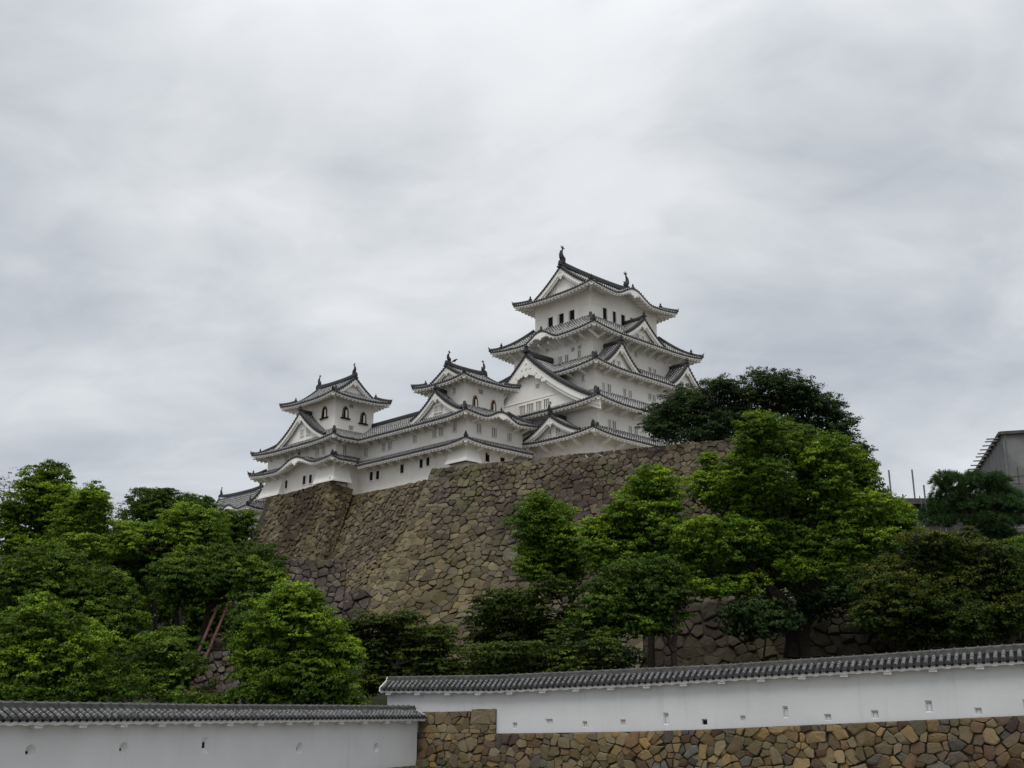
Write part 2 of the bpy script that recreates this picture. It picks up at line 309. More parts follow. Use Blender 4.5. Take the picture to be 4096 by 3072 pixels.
def window(bld, parent, face, x, z, w, h, kind='lattice'):
    m = MB(); x0, x1, z0, z1 = x-w/2, x+w/2, z-h/2, z+h/2
    if kind == 'lattice':
        face.box(m, x0, x1, 0.004, 0.02, z0, z1, 0)
        n = max(2, round(w/0.26)); bw = w/(2*n+0.6)
        for i in range(n+1):
            c = x0+(x1-x0)*i/n
            face.box(m, c-bw*0.42, c+bw*0.42, 0.02, 0.08, z0, z1, 1)
        face.box(m, x0-0.06, x1+0.06, 0.02, 0.13, z1, z1+0.07, 1); face.box(m, x0-0.06, x1+0.06, 0.02, 0.13, z0-0.07, z0, 1)
        return m.build('lattice_window', [M_RECESS, M_TRIM], parent, bld.org)
    if kind == 'slot':
        face.box(m, x0, x1, 0.004, 0.02, z0, z1, 0)
        for i in range(3):
            zz = z0+h*(i+0.35)/3; face.box(m, x0, x1, 0.02, 0.09, zz, zz+0.06, 1)
        face.box(m, x0-0.05, x1+0.05, 0.02, 0.14, z1, z1+0.07, 1)
        return m.build('louvre_slot', [M_RECESS, M_TRIM], parent, bld.org)
    if kind == 'dark':
        face.box(m, x0, x1, 0.004, 0.02, z0, z1, 0)
        for i in range(1, 4): c = x0+w*i/4; face.box(m, c-0.025, c+0.025, 0.02, 0.06, z0, z1, 2)
        for i in range(1, 3): c = z0+h*i/3; face.box(m, x0, x1, 0.06, 0.075, c-0.02, c+0.02, 2)
        for a, b in ((x0-0.13, x0), (x1, x1+0.13)): face.box(m, a, b, 0.0, 0.10, z0-0.10, z1+0.10, 1)
        face.box(m, x0, x1, 0.0, 0.12, z1, z1+0.10, 1); face.box(m, x0, x1, 0.0, 0.12, z0-0.10, z0, 1)
        return m.build('barred_window', [M_DARK, M_TRIM, M_BLACK], parent, bld.org)
    if kind in ('arch', 'arch_brown'):
        # bell-shaped (flame-headed) window: frame outline, dark opening, one pale shutter leaf
        def outline(sx, sz, base):
            pts = []
            for t in np.linspace(0, 1, 9): pts.append((-(0.5-0.07*sin(t*pi/2))*sx, base+0.58*t*sz))
            for t in np.linspace(0.12, 1, 7): pts.append((-(0.43*(1-t)**0.72)*sx, base+(0.58+0.42*(1-(1-t)**1.8))*sz))
            return pts+[(-a, b) for a, b in reversed(pts[:-1])]
        op = outline(w*0.66, h*0.86, z0+0.04); fr = outline(w*0.98, h*1.0, z0+0.0)
        c = [m.V(face.p(x+a, 0.02, b)) for a, b in op]; m.F(c, 0)
        ff = [m.V(face.p(x+a, 0.12, b)) for a, b in fr]; fi = [m.V(face.p(x+a, 0.12, b)) for a, b in op]; fb = [m.V(face.p(x+a, 0.0, b)) for a, b in fr]; ib = [m.V(face.p(x+a, 0.02, b)) for a, b in op]
        for k in range(len(op)-1):
            m.F((ff[k], ff[k+1], fi[k+1], fi[k]), 1); m.F((fb[k], fb[k+1], ff[k+1], ff[k]), 1); m.F((fi[k], fi[k+1], ib[k+1], ib[k]), 1)
        if kind == 'arch':
            for k in range(1, len(fr)-1, 2):
                a, b = (fr[k][0]+op[k][0])/2, (fr[k][1]+op[k][1])/2
                face.box(m, x+a-0.07, x+a+0.07, 0.12, 0.15, b-0.06, b+0.06, 2)
        face.box(m, x+(0.02 if face.k == 'S' else -w*0.27), x+(w*0.27 if face.k == 'S' else -0.02), 0.03, 0.07, z0+0.1, z0+h*0.70, 3)
        face.box(m, x-w*0.68, x+w*0.68, 0.0, 0.22, z0-0.15, z0, 1)
        return m.build('bell_window', [M_DARK, M_BLACK if kind == 'arch' else M_WOOD, M_GOLD, M_TRIM], parent, bld.org)
    if kind == 'shutter':     # open slot with a white sliding shutter beside it
        face.box(m, x0, x1, 0.004, 0.02, z0, z1, 0)
        s0, s1 = (x1, x1+0.80) if face.k == 'S' else (x0-0.80, x0)
        face.box(m, s0, s1, 0.0, 0.10, z0+0.02, z1-0.02, 1)
        face.box(m, s0 if face.k == 'S' else x1, s0+0.03 if face.k == 'S' else x1+0.03, 0.10, 0.13, z0, z1, 0)
        return m.build('shuttered_window', [M_DARK, M_TRIM], parent, bld.org)

class Side:
    def __init__(s, A, d, n, L): s.A = A; s.d = d; s.n = n; s.L = L
    def p(s, x, d, z): return (s.A[0]+s.d[0]*x+s.n[0]*d, s.A[1]+s.d[1]*x+s.n[1]*d, z)
def sides_of(u0, u1, v0, v1):
    return {'S': Side((u0, v0), (1, 0), (0, 1), u1-u0), 'E': Side((u1, v0), (0, 1), (-1, 0), v1-v0),
            'N': Side((u1, v1), (-1, 0), (0, -1), u1-u0), 'W': Side((u0, v1), (0, -1), (1, 0), v1-v0)}
PITCH = 0.42
def prof(t): return 0.60*t+0.40*t*t

class RoofSide:
    """one slope of a tiled roof: eave at d = 0 rising to d = D; ends are hip, valley or flat"""
    def __init__(s, side, ze, rise, D, ends=('hip', 'hip'), hipk=(1.0, 1.0), up=0.45, kara=(), dmax=None):
        s.s = side; s.ze = ze; s.rise = rise; s.D = D; s.ends = ends; s.hk = hipk; s.up = up; s.kara = kara; s.dm = D if dmax is None else dmax
    def cf(s, x):
        Lc = min(6.5, s.s.L*0.42); r = 0.0
        if s.ends[0] == 'hip': r += max(0.0, 1-x/Lc)**2.2
        if s.ends[1] == 'hip': r += max(0.0, 1-(s.s.L-x)/Lc)**2.2
        return r
    def kb(s, x):
        b = 0.0; wdw = 0.0
        for xc, hw, h in s.kara:
            q = abs(x-xc)/hw
            if q < 1: b += h*(cos(pi*q/2)**2)**1.15; wdw += cos(pi*q/2)**2
        return b, min(1.0, wdw)
    def z(s, x, d):
        t = min(1.0, max(0.0, d/s.D)); z = s.ze+s.rise*prof(t)+s.up*s.cf(x)*(1-t)**2
        b, _ = s.kb(x)
        if b > 0: z = max(z, s.ze+b+0.04*d)
        return z
    def ez(s, x): return s.ze+s.up*s.cf(x)+s.kb(x)[0]
    def lim(s, x, dm=None):
        hi = s.dm if dm is None else dm; lo = 0.0; L = s.s.L
        if s.ends[0] == 'hip': hi = min(hi, x*s.hk[0])
        if s.ends[1] == 'hip': hi = min(hi, (L-x)*s.hk[1])
        if s.ends[0] == 'valley' and x < 0: lo = -x
        if s.ends[1] == 'valley' and x > L: lo = x-L
        return lo, max(hi, lo)
    def span(s, dm=None):
        dm = s.dm if dm is None else dm
        return (-dm if s.ends[0] == 'valley' else 0.0), s.s.L+(dm if s.ends[1] == 'valley' else 0.0)
    def tiles(s, m, x0=None, x1=None, dm=None, rows=8):
        a, b = s.span(dm); x0 = a if x0 is None else x0; x1 = b if x1 is None else x1
        n = max(1, int(round((x1-x0)/PITCH))); pt = (x1-x0)/n; P = []; UVs = []; edge = []
        for i in range(n):
            for f, h in ((0.0, 0.0), (0.2, 0.0), (0.36, 0.11), (0.64, 0.11), (0.8, 0.0)): edge.append((x0+(i+f)*pt, h, i+f))
        edge.append((x1, 0.0, n)); cols = []
        for x, h, u in edge:
            lo, hi = s.lim(x, dm); col = []; uvc = []
            for r in range(rows+1):
                d = lo+(hi-lo)*(r/rows); hh = h*min(1.0, (hi-lo)/0.3)
                col.append(s.s.p(x, d, s.z(x, d)+hh)); uvc.append((u, d/0.32))
            cols.append((col, uvc))
        m.grid([c for c, _ in cols], 0, [u for _, u in cols], flip=False)
        # the dark tile ends along the eave
        rowsE = []; uvE = []
        for (x, h, u), (col, _) in zip(edge, cols):
            if s.ends[0] == 'valley' and x < 0 or s.ends[1] == 'valley' and x > s.s.L: continue
            zt = s.ez(x)
            rowsE.append([s.s.p(x, 0.0, zt-0.18-(0.05 if h else 0)), s.s.p(x, -0.03 if h else 0.0, zt+h)]); uvE.append([(u, 0.9), (u, 0.9)])
        m.grid(rowsE, 1, uvE)
    def eaves(s, m, over, soft=0.28, rafters=True):
        L = s.s.L; n = max(4, int(L/0.4)); xs = [L*i/n for i in range(n+1)]; F = []
        i0 = 0.12 if s.ends[0] == 'hip' else 0; i1 = 0.12 if s.ends[1] == 'hip' else 0
        F = [[], []]
        rows = []
        for x in xs:
            zt = s.ez(x); k = s.kb(x)[1]; th = 0.19+0.30*k; lo, hi = s.lim(x, over)
            d1 = 0.06; xx = min(max(x, i0*0.6), L-i1*0.6)
            rows.append([s.s.p(xx, 0.05, zt-0.17), s.s.p(xx, 0.07, zt-0.15-th), s.s.p(xx, min(hi, 0.26), zt-0.15-th), s.s.p(xx, min(hi, 0.28), zt+0.02-th)])
        m.grid(rows, 0, flip=True)
        rows = []
        a, b = s.span(over)
        n2 = max(4, int((b-a)/0.4))
        for i in range(n2+1):
            x = a+(b-a)*i/n2; lo, hi = s.lim(x, over); xe = min(max(x, 0), L); zt = s.ez(xe); k = s.kb(xe)[1]; th = 0.19+0.30*k
            d0 = max(lo, min(hi, 0.2))
            rows.append([s.s.p(x, d0+(hi-d0)*t, zt-0.02-th+0.02+(soft*(d0+(hi-d0)*t))) for t in (0, 0.5, 1)])
        m.grid(rows, 0, flip=True)
        for xc, hw, h in s.kara:      # closing panel between the wall top and the raised soffit
            rows = []
            for q in range(21):
                x = xc-hw+2*hw*q/20; k = s.kb(x)[1]; th = 0.19+0.30*k; zs = s.ez(x)-0.14-th+soft*over
                rows.append([s.s.p(x, over-0.03, s.ze-0.5), s.s.p(x, over-0.03, zs)])
            m.grid(rows, 0)
        if rafters:
            nr = max(2, int(round(L/0.62)))
            for i in range(nr):
                x = L*(i+0.5)/nr; lo, hi = s.lim(x, over)
                if hi < 0.45: continue
                zt = s.ez(x); th = 0.19+0.30*s.kb(x)[1]; w = 0.145; da, db = 0.15, hi-0.02
                za, zb = zt-0.16-th+soft*da, zt-0.16-th+soft*db
                sl = (s.ez(min(L, x+0.1))-s.ez(max(0, x-0.1)))/0.2*w
                pts = [s.s.p(x-w, da, za-0.2-sl), s.s.p(x+w, da, za-0.2+sl), s.s.p(x+w, db, zb-0.2+sl), s.s.p(x-w, db, zb-0.2-sl),
                       s.s.p(x-w, da, za+0.20-sl), s.s.p(x+w, da, za+0.20+sl), s.s.p(x+w, db, zb+0.20+sl), s.s.p(x-w, db, zb+0.20-sl)]
                m.hexa(pts, 0)

def finial(bld, parent, p, sc=1.0, name='ridge_end_ornament'):
    sc *= 0.8; m = MB()
    m.lathe(p, [(0.30*sc, 0), (0.33*sc, 0.12*sc), (0.20*sc, 0.22*sc), (0.24*sc, 0.42*sc), (0.30*sc, 0.56*sc), (0.17*sc, 0.72*sc), (0.08*sc, 0.80*sc), (0.13*sc, 0.90*sc), (0.03*sc, 1.05*sc)], 0, 8)
    m.box(p[0]-0.36*sc, p[0]+0.36*sc, p[1]-0.36*sc, p[1]+0.36*sc, p[2]-0.22*sc, p[2]+0.1*sc)
    return m.build(name, M_ORN, parent, bld.org)
def small_ornament(bld, parent, p, dirn, sc=1.0):
    sc *= 0.85      # upturned end tile: a curled horn on a block
    m = MB(); d = Vector((dirn[0], dirn[1], 0)).normalized(); P = Vector(p)
    m.box(p[0]-0.2*sc, p[0]+0.2*sc, p[1]-0.2*sc, p[1]+0.2*sc, p[2]-0.25*sc, p[2]+0.25*sc)
    m.tube([P+Vector((0, 0, 0.1*sc)), P+d*0.1*sc+Vector((0, 0, 0.38*sc)), P+d*0.3*sc+Vector((0, 0, 0.55*sc)), P+d*0.34*sc+Vector((0, 0, 0.8*sc))], [0.17*sc, 0.15*sc, 0.10*sc, 0.03*sc], 0, 6)
    return m.build('hip_end_ornament', M_ORN, parent, bld.org)
def shachihoko(bld, parent, p, inward, sc=1.0):
    """roof fish: head down on the ridge, body curling up, forked tail in the air; inward = direction along the ridge"""
    m = MB(); d = Vector((inward[0], inward[1], 0)).normalized(); sd = d.cross(Vector((0, 0, 1))); P = Vector(p); up = Vector((0, 0, 1))
    prf = [(0.46, 0.0, 0.12), (0.34, 0.16, 0.30), (0.12, 0.34, 0.37), (-0.10, 0.62, 0.34), (-0.20, 0.98, 0.27), (-0.14, 1.32, 0.20), (0.02, 1.60, 0.13), (0.14, 1.80, 0.08)]
    m.tube([P+d*(a*sc)+up*(z*sc) for a, z, r in prf], [r*sc*1.05 for a, z, r in prf], 0, 8)
    tip = P+d*(0.14*sc)+up*(1.74*sc)
    def fin(pts, t=0.05):
        a = [m.V(q+sd*t*sc) for q in pts]; b = [m.V(q-sd*t*sc) for q in pts]; n = len(pts)
        m.F(a, 0); m.F(b[::-1], 0)
        for k in range(n): m.F((a[k], b[k], b[(k+1) % n], a[(k+1) % n]), 0)
    for k in ((0.10, 0.62), (0.44, 0.34), (-0.34, 0.50)):
        fin([tip-d*0.08*sc, tip+d*(k[0]*0.55+0.1)*sc+up*(k[1]*0.5)*sc, tip+d*k[0]*sc+up*k[1]*sc, tip+d*(k[0]*0.5-0.12)*sc+up*(k[1]*0.62)*sc])
    for a, z in ((-0.42, 0.55), (-0.46, 0.95), (-0.36, 1.3)):
        q = P+d*(a+0.18)*sc+up*z*sc
        fin([q-up*0.12*sc, q-d*0.26*sc+up*0.1*sc, q-d*0.14*sc+up*0.2*sc, q+up*0.16*sc])
    fin([P+d*0.3*sc+up*0.4*sc, P+d*0.72*sc+up*0.62*sc, P+d*0.55*sc+up*0.72*sc, P+d*0.22*sc+up*0.62*sc])
    m.box(P.x-0.34*sc, P.x+0.34*sc, P.y-0.34*sc, P.y+0.34*sc, P.z-0.35*sc, P.z+0.08*sc)
    return m.build('roof_fish', M_ORN, parent, bld.org)
def ext_poly(m, Q, pts, d0, d1, mi=0):
    a = [m.V(Q(x, d0, z)) for x, z in pts]; b = [m.V(Q(x, d1, z)) for x, z in pts]; n = len(pts)
    m.F(a, mi); m.F(b[::-1], mi)
    for k in range(n): m.F((a[k], a[(k+1) % n], b[(k+1) % n], b[k]), mi)
def ndisc(cx, cz, r, n=12, sx=1.0): return [(cx+r*sx*cos(2*pi*k/n), cz+r*sin(2*pi*k/n)) for k in range(n)]

def gable_front(bld, parent, Q, hw, zp, zfloor, dv, dw, sc=1.0, big=False, wins=(), fish=False, backd=1.0):
    """pediment: tiled verge, white barge boards, recessed white wall, carved pendant, ridge-end ornament. Q(lateral, depth, z)"""
    N = 14; lat = [hw*i/N for i in range(N+1)]
    bh = 0.52*sc
    m = MB(); mw = MB()
    for sg in (-1, 1):
        pts = [Q(sg*l, dv+0.20*sc, zp(l)) for l in lat]
        m.bar(pts, 0.46*sc, 0.26*sc, 0, lift=0.02)
        pts2 = [Q(sg*l, dv+0.02, zp(l)-0.10) for l in lat]
        # rounded verge tile ends, a dotted dark line over the board
        tot = 0; last = pts2[0]
        for l in np.arange(0.1, hw, 0.34):
            q = Vector(Q(sg*l, dv-0.04, zp(l)-0.05)); m.box(q[0]-0.11, q[0]+0.11, q[1]-0.11, q[1]+0.11, q[2]-0.10, q[2]+0.14)
        for k in range(N):
            a, b = lat[k], lat[k+1]; ha = bh*(1.0+0.22*(1-k/N)); hb = bh*(1.0+0.22*(1-(k+1)/N))
            za, zb = zp(a)-0.12, zp(b)-0.12
            p = [Q(sg*a, dv, za-ha), Q(sg*b, dv, zb-hb), Q(sg*b, dv+0.16, zb-hb), Q(sg*a, dv+0.16, za-ha), Q(sg*a, dv, za), Q(sg*b, dv, zb), Q(sg*b, dv+0.16, zb), Q(sg*a, dv+0.16, za)]
            mw.hexa(p if sg > 0 else [p[1], p[0], p[3], p[2], p[5], p[4], p[7], p[6]], 0)
            # second moulding inside the board
            h2 = 0.30*sc
            p = [Q(sg*a, dv+0.16, za-ha-h2), Q(sg*b, dv+0.16, zb-hb-h2), Q(sg*b, dv+0.30, zb-hb-h2), Q(sg*a, dv+0.30, za-ha-h2), Q(sg*a, dv+0.16, za-0.05), Q(sg*b, dv+0.16, zb-0.05), Q(sg*b, dv+0.30, zb-0.05), Q(sg*a, dv+0.30, za-0.05)]
            mw.hexa(p if sg > 0 else [p[1], p[0], p[3], p[2], p[5], p[4], p[7], p[6]], 0)
            mw.poly([Q(sg*a, dv+0.16, za-0.02), Q(sg*b, dv+0.16, zb-0.02), Q(sg*b, dw, zb-0.02), Q(sg*a, dw, za-0.02)], 0)
    m.build('verge_tiles', M_RIDGE, parent, bld.org); mw.build('barge_board', M_TRIM, parent, bld.org)
    g = MB(); lats = [-l for l in reversed(lat[1:])]+lat; rows = []
    for l in lats:
        zt = zp(abs(l))-0.14
        if zt < zfloor: zt = zfloor
        rows.append([Q(l, dw, zfloor-0.6), Q(l, dw, zt)])
    g.grid(rows, 0)
    gw = g.build('gable_wall', M_WHITE, parent, bld.org)
    o = MB(); za = zp(0)-0.12-bh*1.2; k = sc
    shp = [ndisc(0, za+0.02*k, 0.30*k, 12), ndisc(0, za-0.42*k, 0.36*k, 12), ndisc(-0.36*k, za-0.34*k, 0.22*k), ndisc(0.36*k, za-0.34*k, 0.22*k), [(-0.24*k, za-0.6*k), (0, za-1.02*k), (0.24*k, za-0.6*k)]]
    if big:
        shp += [ndisc(0, za-0.95*k, 0.30*k), ndisc(-0.34*k, za-0.80*k, 0.20*k), ndisc(0.34*k, za-0.80*k, 0.20*k)]
        for sg in (-1, 1):
            for i, l in enumerate((0.62, 0.95, 1.3, 1.62, 1.95, 2.2)):
                shp.append(ndisc(sg*l*k, zp(l*k)-0.12-bh*1.1-(0.34-0.03*i)*k+(0.05*k if i % 2 else -0.05*k), (0.28-0.03*i)*k))
    for i, sp in enumerate(shp): ext_poly(o, Q, sp, dv+0.02-0.004*i, dv+0.17)
    for x, z, r in ((0, za+0.02*k, 0.11*k), (0, za-0.42*k, 0.12*k)): ext_poly(o, Q, ndisc(x, z, r, 8), dv-0.09, dv)
    o.build('gable_pendant', M_TRIM, parent, bld.org)
    for f, x, z, w, h, kd in wins: window(bld, parent, f, x, z, w, h, kd)

def dormer_gable(bld, parent, side, xc, hw, zb, zr, dv, dw, db, sc=1.0, big=False, wins=(), fish=False, conc=0.42):
    """triangular gable standing on a roof slope; its ridge runs back from depth dv to db"""
    def Q(l, d, z): return side.p(xc+l, d, z)
    def zp(l):
        t = 1-min(1.0, l/hw); return zb+(zr-zb)*((1-conc)*t+conc*t*t)
    m = MB(); n = max(1, int((db-dv)/PITCH)); rows = 8
    for sg in (-1, 1):
        cols = []; uvs = []
        for i in range(n+1):
            for f, h in (((0.0, 0.0), (0.2, 0.0), (0.36, 0.10), (0.64, 0.10), (0.8, 0.0)) if i < n else ((0.0, 0.0),)):
                d = dv+(db-dv)*(i+f)/n
                cols.append([Q(sg*hw*r/rows, d, zp(hw*r/rows)+h) for r in range(rows+1)]); uvs.append([(i+f, hw*1.3*r/rows/0.32) for r in range(rows+1)])
        m.grid(cols, 0, uvs, flip=(sg < 0))
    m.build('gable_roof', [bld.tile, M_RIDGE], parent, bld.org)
    gable_front(bld, parent, Q, hw, zp, zb, dv, dw, sc, big, wins)
    r = MB(); r.bar([Q(0, dv+0.05, zr+0.15), Q(0, dv+(db-dv)*0.3, zr+0.02), Q(0, db, zr)], 0.42*sc, 0.5*sc, 0)
    r.build('gable_ridge', M_RIDGE, parent, bld.org)
    q = Q(0, dv+0.05, zr+0.45*sc)
    if fish: shachihoko(bld, parent, q, side.n, 0.62)
    else: finial(bld, parent, q, 0.75*sc+0.15)

def hip(bld, parent, pts, tip_dir, orn=True, w=0.40, h=0.36, sc=1.0):
    m = MB(); m.bar(pts, w, h, 0, lift=0.04); m.build('hip_ridge', M_RIDGE, parent, bld.org)
    if orn:
        n = len(pts); p = Vector(pts[0]); small_ornament(bld, parent, (p.x, p.y, p.z+0.18), tip_dir, 0.62*sc)
        q = Vector(pts[max(1, int(n*0.30))]); finial(bld, parent, (q.x, q.y, q.z+0.34), 0.62*sc, 'hip_finial')

def skirt(bld, outer, inner, ze, zi, over, up=0.45, sides='SWNE', ends=None, kara=None, name='roof_tier', corners=('SW', 'SE', 'NW', 'NE'), soft=0.28, big_finial=1.0):
    """tiled skirt roof between an upper storey (inner rect) and the eave (outer rect); returns part and its slopes"""
    ends = ends or {}; kara = kara or {}
    O = sides_of(*outer); D = {'S': inner[2]-outer[2], 'N': outer[3]-inner[3], 'W': inner[0]-outer[0], 'E': outer[1]-inner[1]}
    adj = {'S': ('W', 'E'), 'E': ('S', 'N'), 'N': ('E', 'W'), 'W': ('N', 'S')}
    top = MB(); eav = MB(); R = {}
    for k in sides:
        en = ends.get(k, ('hip', 'hip')); hk = tuple(D[k]/D[a] for a in adj[k])
        r = RoofSide(O[k], ze, zi-ze, D[k], en, hk, up, kara.get(k, ())); R[k] = r
        r.tiles(top); r.eaves(eav, over.get(k, 1.8) if isinstance(over, dict) else over, soft)
    for c in corners:
        i, j = (0 if 'W' in c else 1), (2 if 'S' in c else 3); cx, cy = outer[i], outer[j]; ix, iy = inner[i], inner[j]
        dd = Vector((cx-ix, cy-iy, 0)).normalized(); ov = over if not isinstance(over, dict) else min(over.values())
        a = Vector((cx, cy, 0))-dd*0.28; b = Vector((cx, cy, 0))-dd*(ov*1.35); n = dd.cross(Vector((0, 0, 1)))*0.19
        za = ze+up-0.34; zb = ze-0.40+soft*ov
        eav.hexa([(a+n).to_tuple()[:2]+(za-0.34,), (a-n).to_tuple()[:2]+(za-0.34,), (b-n).to_tuple()[:2]+(zb-0.34,), (b+n).to_tuple()[:2]+(zb-0.34,),
                  (a+n).to_tuple()[:2]+(za+0.02,), (a-n).to_tuple()[:2]+(za+0.02,), (b-n).to_tuple()[:2]+(zb+0.02,), (b+n).to_tuple()[:2]+(zb+0.02,)])
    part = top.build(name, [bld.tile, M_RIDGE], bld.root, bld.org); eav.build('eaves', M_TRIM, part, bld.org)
    for c in corners:
        i, j = (0 if 'W' in c else 1), (2 if 'S' in c else 3); k = c[0] if c[0] in R else c[1]
        r = R.get('S' if 'S' in c else 'N') or R.get('W' if 'W' in c else 'E'); pts = []
        for t in np.linspace(0.0, 1, 9):
            x = outer[i]+(inner[i]-outer[i])*t; y = outer[j]+(inner[j]-outer[j])*t
            z = ze+(zi-ze)*prof(t)+up*max(0, 1-t*D['S']/min(6.5, r.s.L*0.42))**2.2*(1-t)**2
            pts.append((x, y, z))
        hip(bld, part, pts, (outer[i]-inner[i], outer[j]-inner[j]), sc=big_finial)
    return part, R, O

def brackets(bld, parent, side, xs, d_wall, z_top, rise, reach=1.3, drop=1.0, w=0.2):
    """plastered struts from the wall out under the eave"""
    for x in xs:
        m = MB()
        a = [side.p(x-w/2, d_wall+0.02, z_top-drop), side.p(x+w/2, d_wall+0.02, z_top-drop)]
        pr = [(d_wall+0.02, z_top-drop), (d_wall+0.02, z_top-drop+0.38), (d_wall-reach, z_top+0.05-rise*reach), (d_wall-reach, z_top-0.22-rise*reach)]
        A = [m.V(side.p(x-w/2, d, z)) for d, z in pr]; B = [m.V(side.p(x+w/2, d, z)) for d, z in pr]
        m.F(A[::-1]); m.F(B)
        for k in range(4): m.F((A[k], A[(k+1) % 4], B[(k+1) % 4], B[k]))
        m.build('bracket', M_TRIM, parent, bld.org)

def irimoya(bld, outer, wall, ze, zr, axis, verge, over, up=0.42, kara=None, sc=1.0, fish=1.0, wall_in=0.7, ridge_ext=0.15, name='top_roof'):
    """hip-and-gable roof; axis 'u' or 'v' = direction of the ridge; verge = distance from the eave to the gable's verge"""
    kara = kara or {}; O = sides_of(*outer); half = ((outer[3]-outer[2]) if axis == 'u' else (outer[1]-outer[0]))/2
    top = MB(); eav = MB(); R = {}; longs = 'SN' if axis == 'u' else 'WE'
    for k in 'SWNE':
        r = RoofSide(O[k], ze, zr-ze, half, ('hip', 'hip'), (1, 1), up, kara.get(k, ())); R[k] = r; L = O[k].L
        if k in longs:
            r.tiles(top, 0, verge, verge, 4)
            r2 = RoofSide(O[k], ze, zr-ze, half, ('flat', 'flat'), (1, 1), 0, kara.get(k, ())); base = r.cf
            r2.cf = base; r2.up = up
            r2.tiles(top, verge, L-verge, half, 12); r.tiles(top, L-verge, L, verge, 4)
        else:
            r.dm = verge+wall_in; r.tiles(top, dm=verge+wall_in, rows=4)
        r.eaves(eav, over)
    cs = [(0, 2), (1, 2), (0, 3), (1, 3)]
    for i, j in cs:
        cx, cy = outer[i], outer[j]; dd = Vector((1 if i else -1, 1 if j == 3 else -1, 0)).normalized()
        a = Vector((cx, cy, 0))-dd*0.28; b = Vector((cx, cy, 0))-dd*(over*1.35); n = dd.cross(Vector((0, 0, 1)))*0.19; za = ze+up-0.34; zb = ze-0.40+0.28*over
        eav.hexa([(a+n).to_tuple()[:2]+(za-0.34,), (a-n).to_tuple()[:2]+(za-0.34,), (b-n).to_tuple()[:2]+(zb-0.34,), (b+n).to_tuple()[:2]+(zb-0.34,),
                  (a+n).to_tuple()[:2]+(za+0.02,), (a-n).to_tuple()[:2]+(za+0.02,), (b-n).to_tuple()[:2]+(zb+0.02,), (b+n).to_tuple()[:2]+(zb+0.02,)])
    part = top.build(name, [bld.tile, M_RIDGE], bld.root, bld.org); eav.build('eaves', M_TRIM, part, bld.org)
    for i, j in cs:
        sx, sy = (1 if i == 0 else -1), (1 if j == 2 else -1); r = R['S']; pts = []
        for t in np.linspace(0, verge, 7):
            pts.append((outer[i]+sx*t, outer[j]+sy*t, r.z(t if i == 0 else r.s.L-t, t)))
        hip(bld, part, pts, (-sx, -sy), orn=False)
        small_ornament(bld, part, (pts[0][0], pts[0][1], pts[0][2]+0.18), (-sx, -sy), 0.62*sc)
        finial(bld, part, (pts[-1][0]-sx*0.2, pts[-1][1]-sy*0.2, pts[-1][2]+0.40), 0.6*sc, 'hip_finial')
        # descending ridge along the verge side of the long slope
    mid = ((outer[2]+outer[3]) if axis == 'u' else (outer[0]+outer[1]))/2
    lo = (outer[0] if axis == 'u' else outer[2]); hi = (outer[1] if axis == 'u' else outer[3])
    def zp(l): return ze+(zr-ze)*prof(1-min(1.0, l/half))
    hwg = half-verge*0.9
    for end in ((lo, 1), (hi, -1)):
        e, sg = end
        if axis == 'u': Q = lambda l, d, z, e=e, sg=sg: (e+sg*d, mid+l, z)
        else: Q = lambda l, d, z, e=e, sg=sg: (mid+l, e+sg*d, z)
        gable_front(bld, part, Q, hwg, zp, zp(hwg), verge, verge+wall_in, sc)
    a, b = lo+verge-ridge_ext, hi-verge+ridge_ext
    line = lambda t: ((a+(b-a)*t, mid) if axis == 'u' else (mid, a+(b-a)*t))
    m = MB(); m.bar([line(t)+(zr+0.28*abs(2*t-1)**3,) for t in np.linspace(0, 1, 15)], 0.55*sc, 0.70*sc, 0); m.build('main_ridge', M_RIDGE, part, bld.org)
    for t, sg in ((0.0, 1), (1.0, -1)):
        q = line(t); inw = ((sg, 0) if axis == 'u' else (0, sg))
        finial(bld, part, (q[0]-inw[0]*0.05, q[1]-inw[1]*0.05, zr+0.0), 0.8*sc)
        shachihoko(bld, part, (q[0]+inw[0]*0.55, q[1]+inw[1]*0.55, zr+0.28+0.66*sc), inw, fish)
    return part, R, O

def stone_drop(bld, parent, faces, zt, zb, out):
    """flaring stone-dropping bay: faces = list of plan points (u, v, outward du, dv) along the wall line"""
    m = MB(); T = [m.V((u, v, zt)) for u, v, a, b in faces]; B = [m.V((u+a*out, v+b*out, zb)) for u, v, a, b in faces]; I = [m.V((u, v, zb)) for u, v, a, b in faces]
    for k in range(len(faces)-1):
        m.F((T[k], T[k+1], B[k+1], B[k]), 0); m.F((B[k], B[k+1], I[k+1], I[k]), 1)  # underside coloured dark as the shadow of the slit
    m.F((T[0], B[0], I[0]), 0); m.F((T[-1], I[-1], B[-1]), 0)
    m.bar([(u+a*(out+0.02), v+b*(out+0.02), zb-0.12) for u, v, a, b in faces], 0.12, 0.2, 0, rnd=False)
    m.build('stone_drop_bay', [M_TRIM, M_DARK], parent, bld.org)

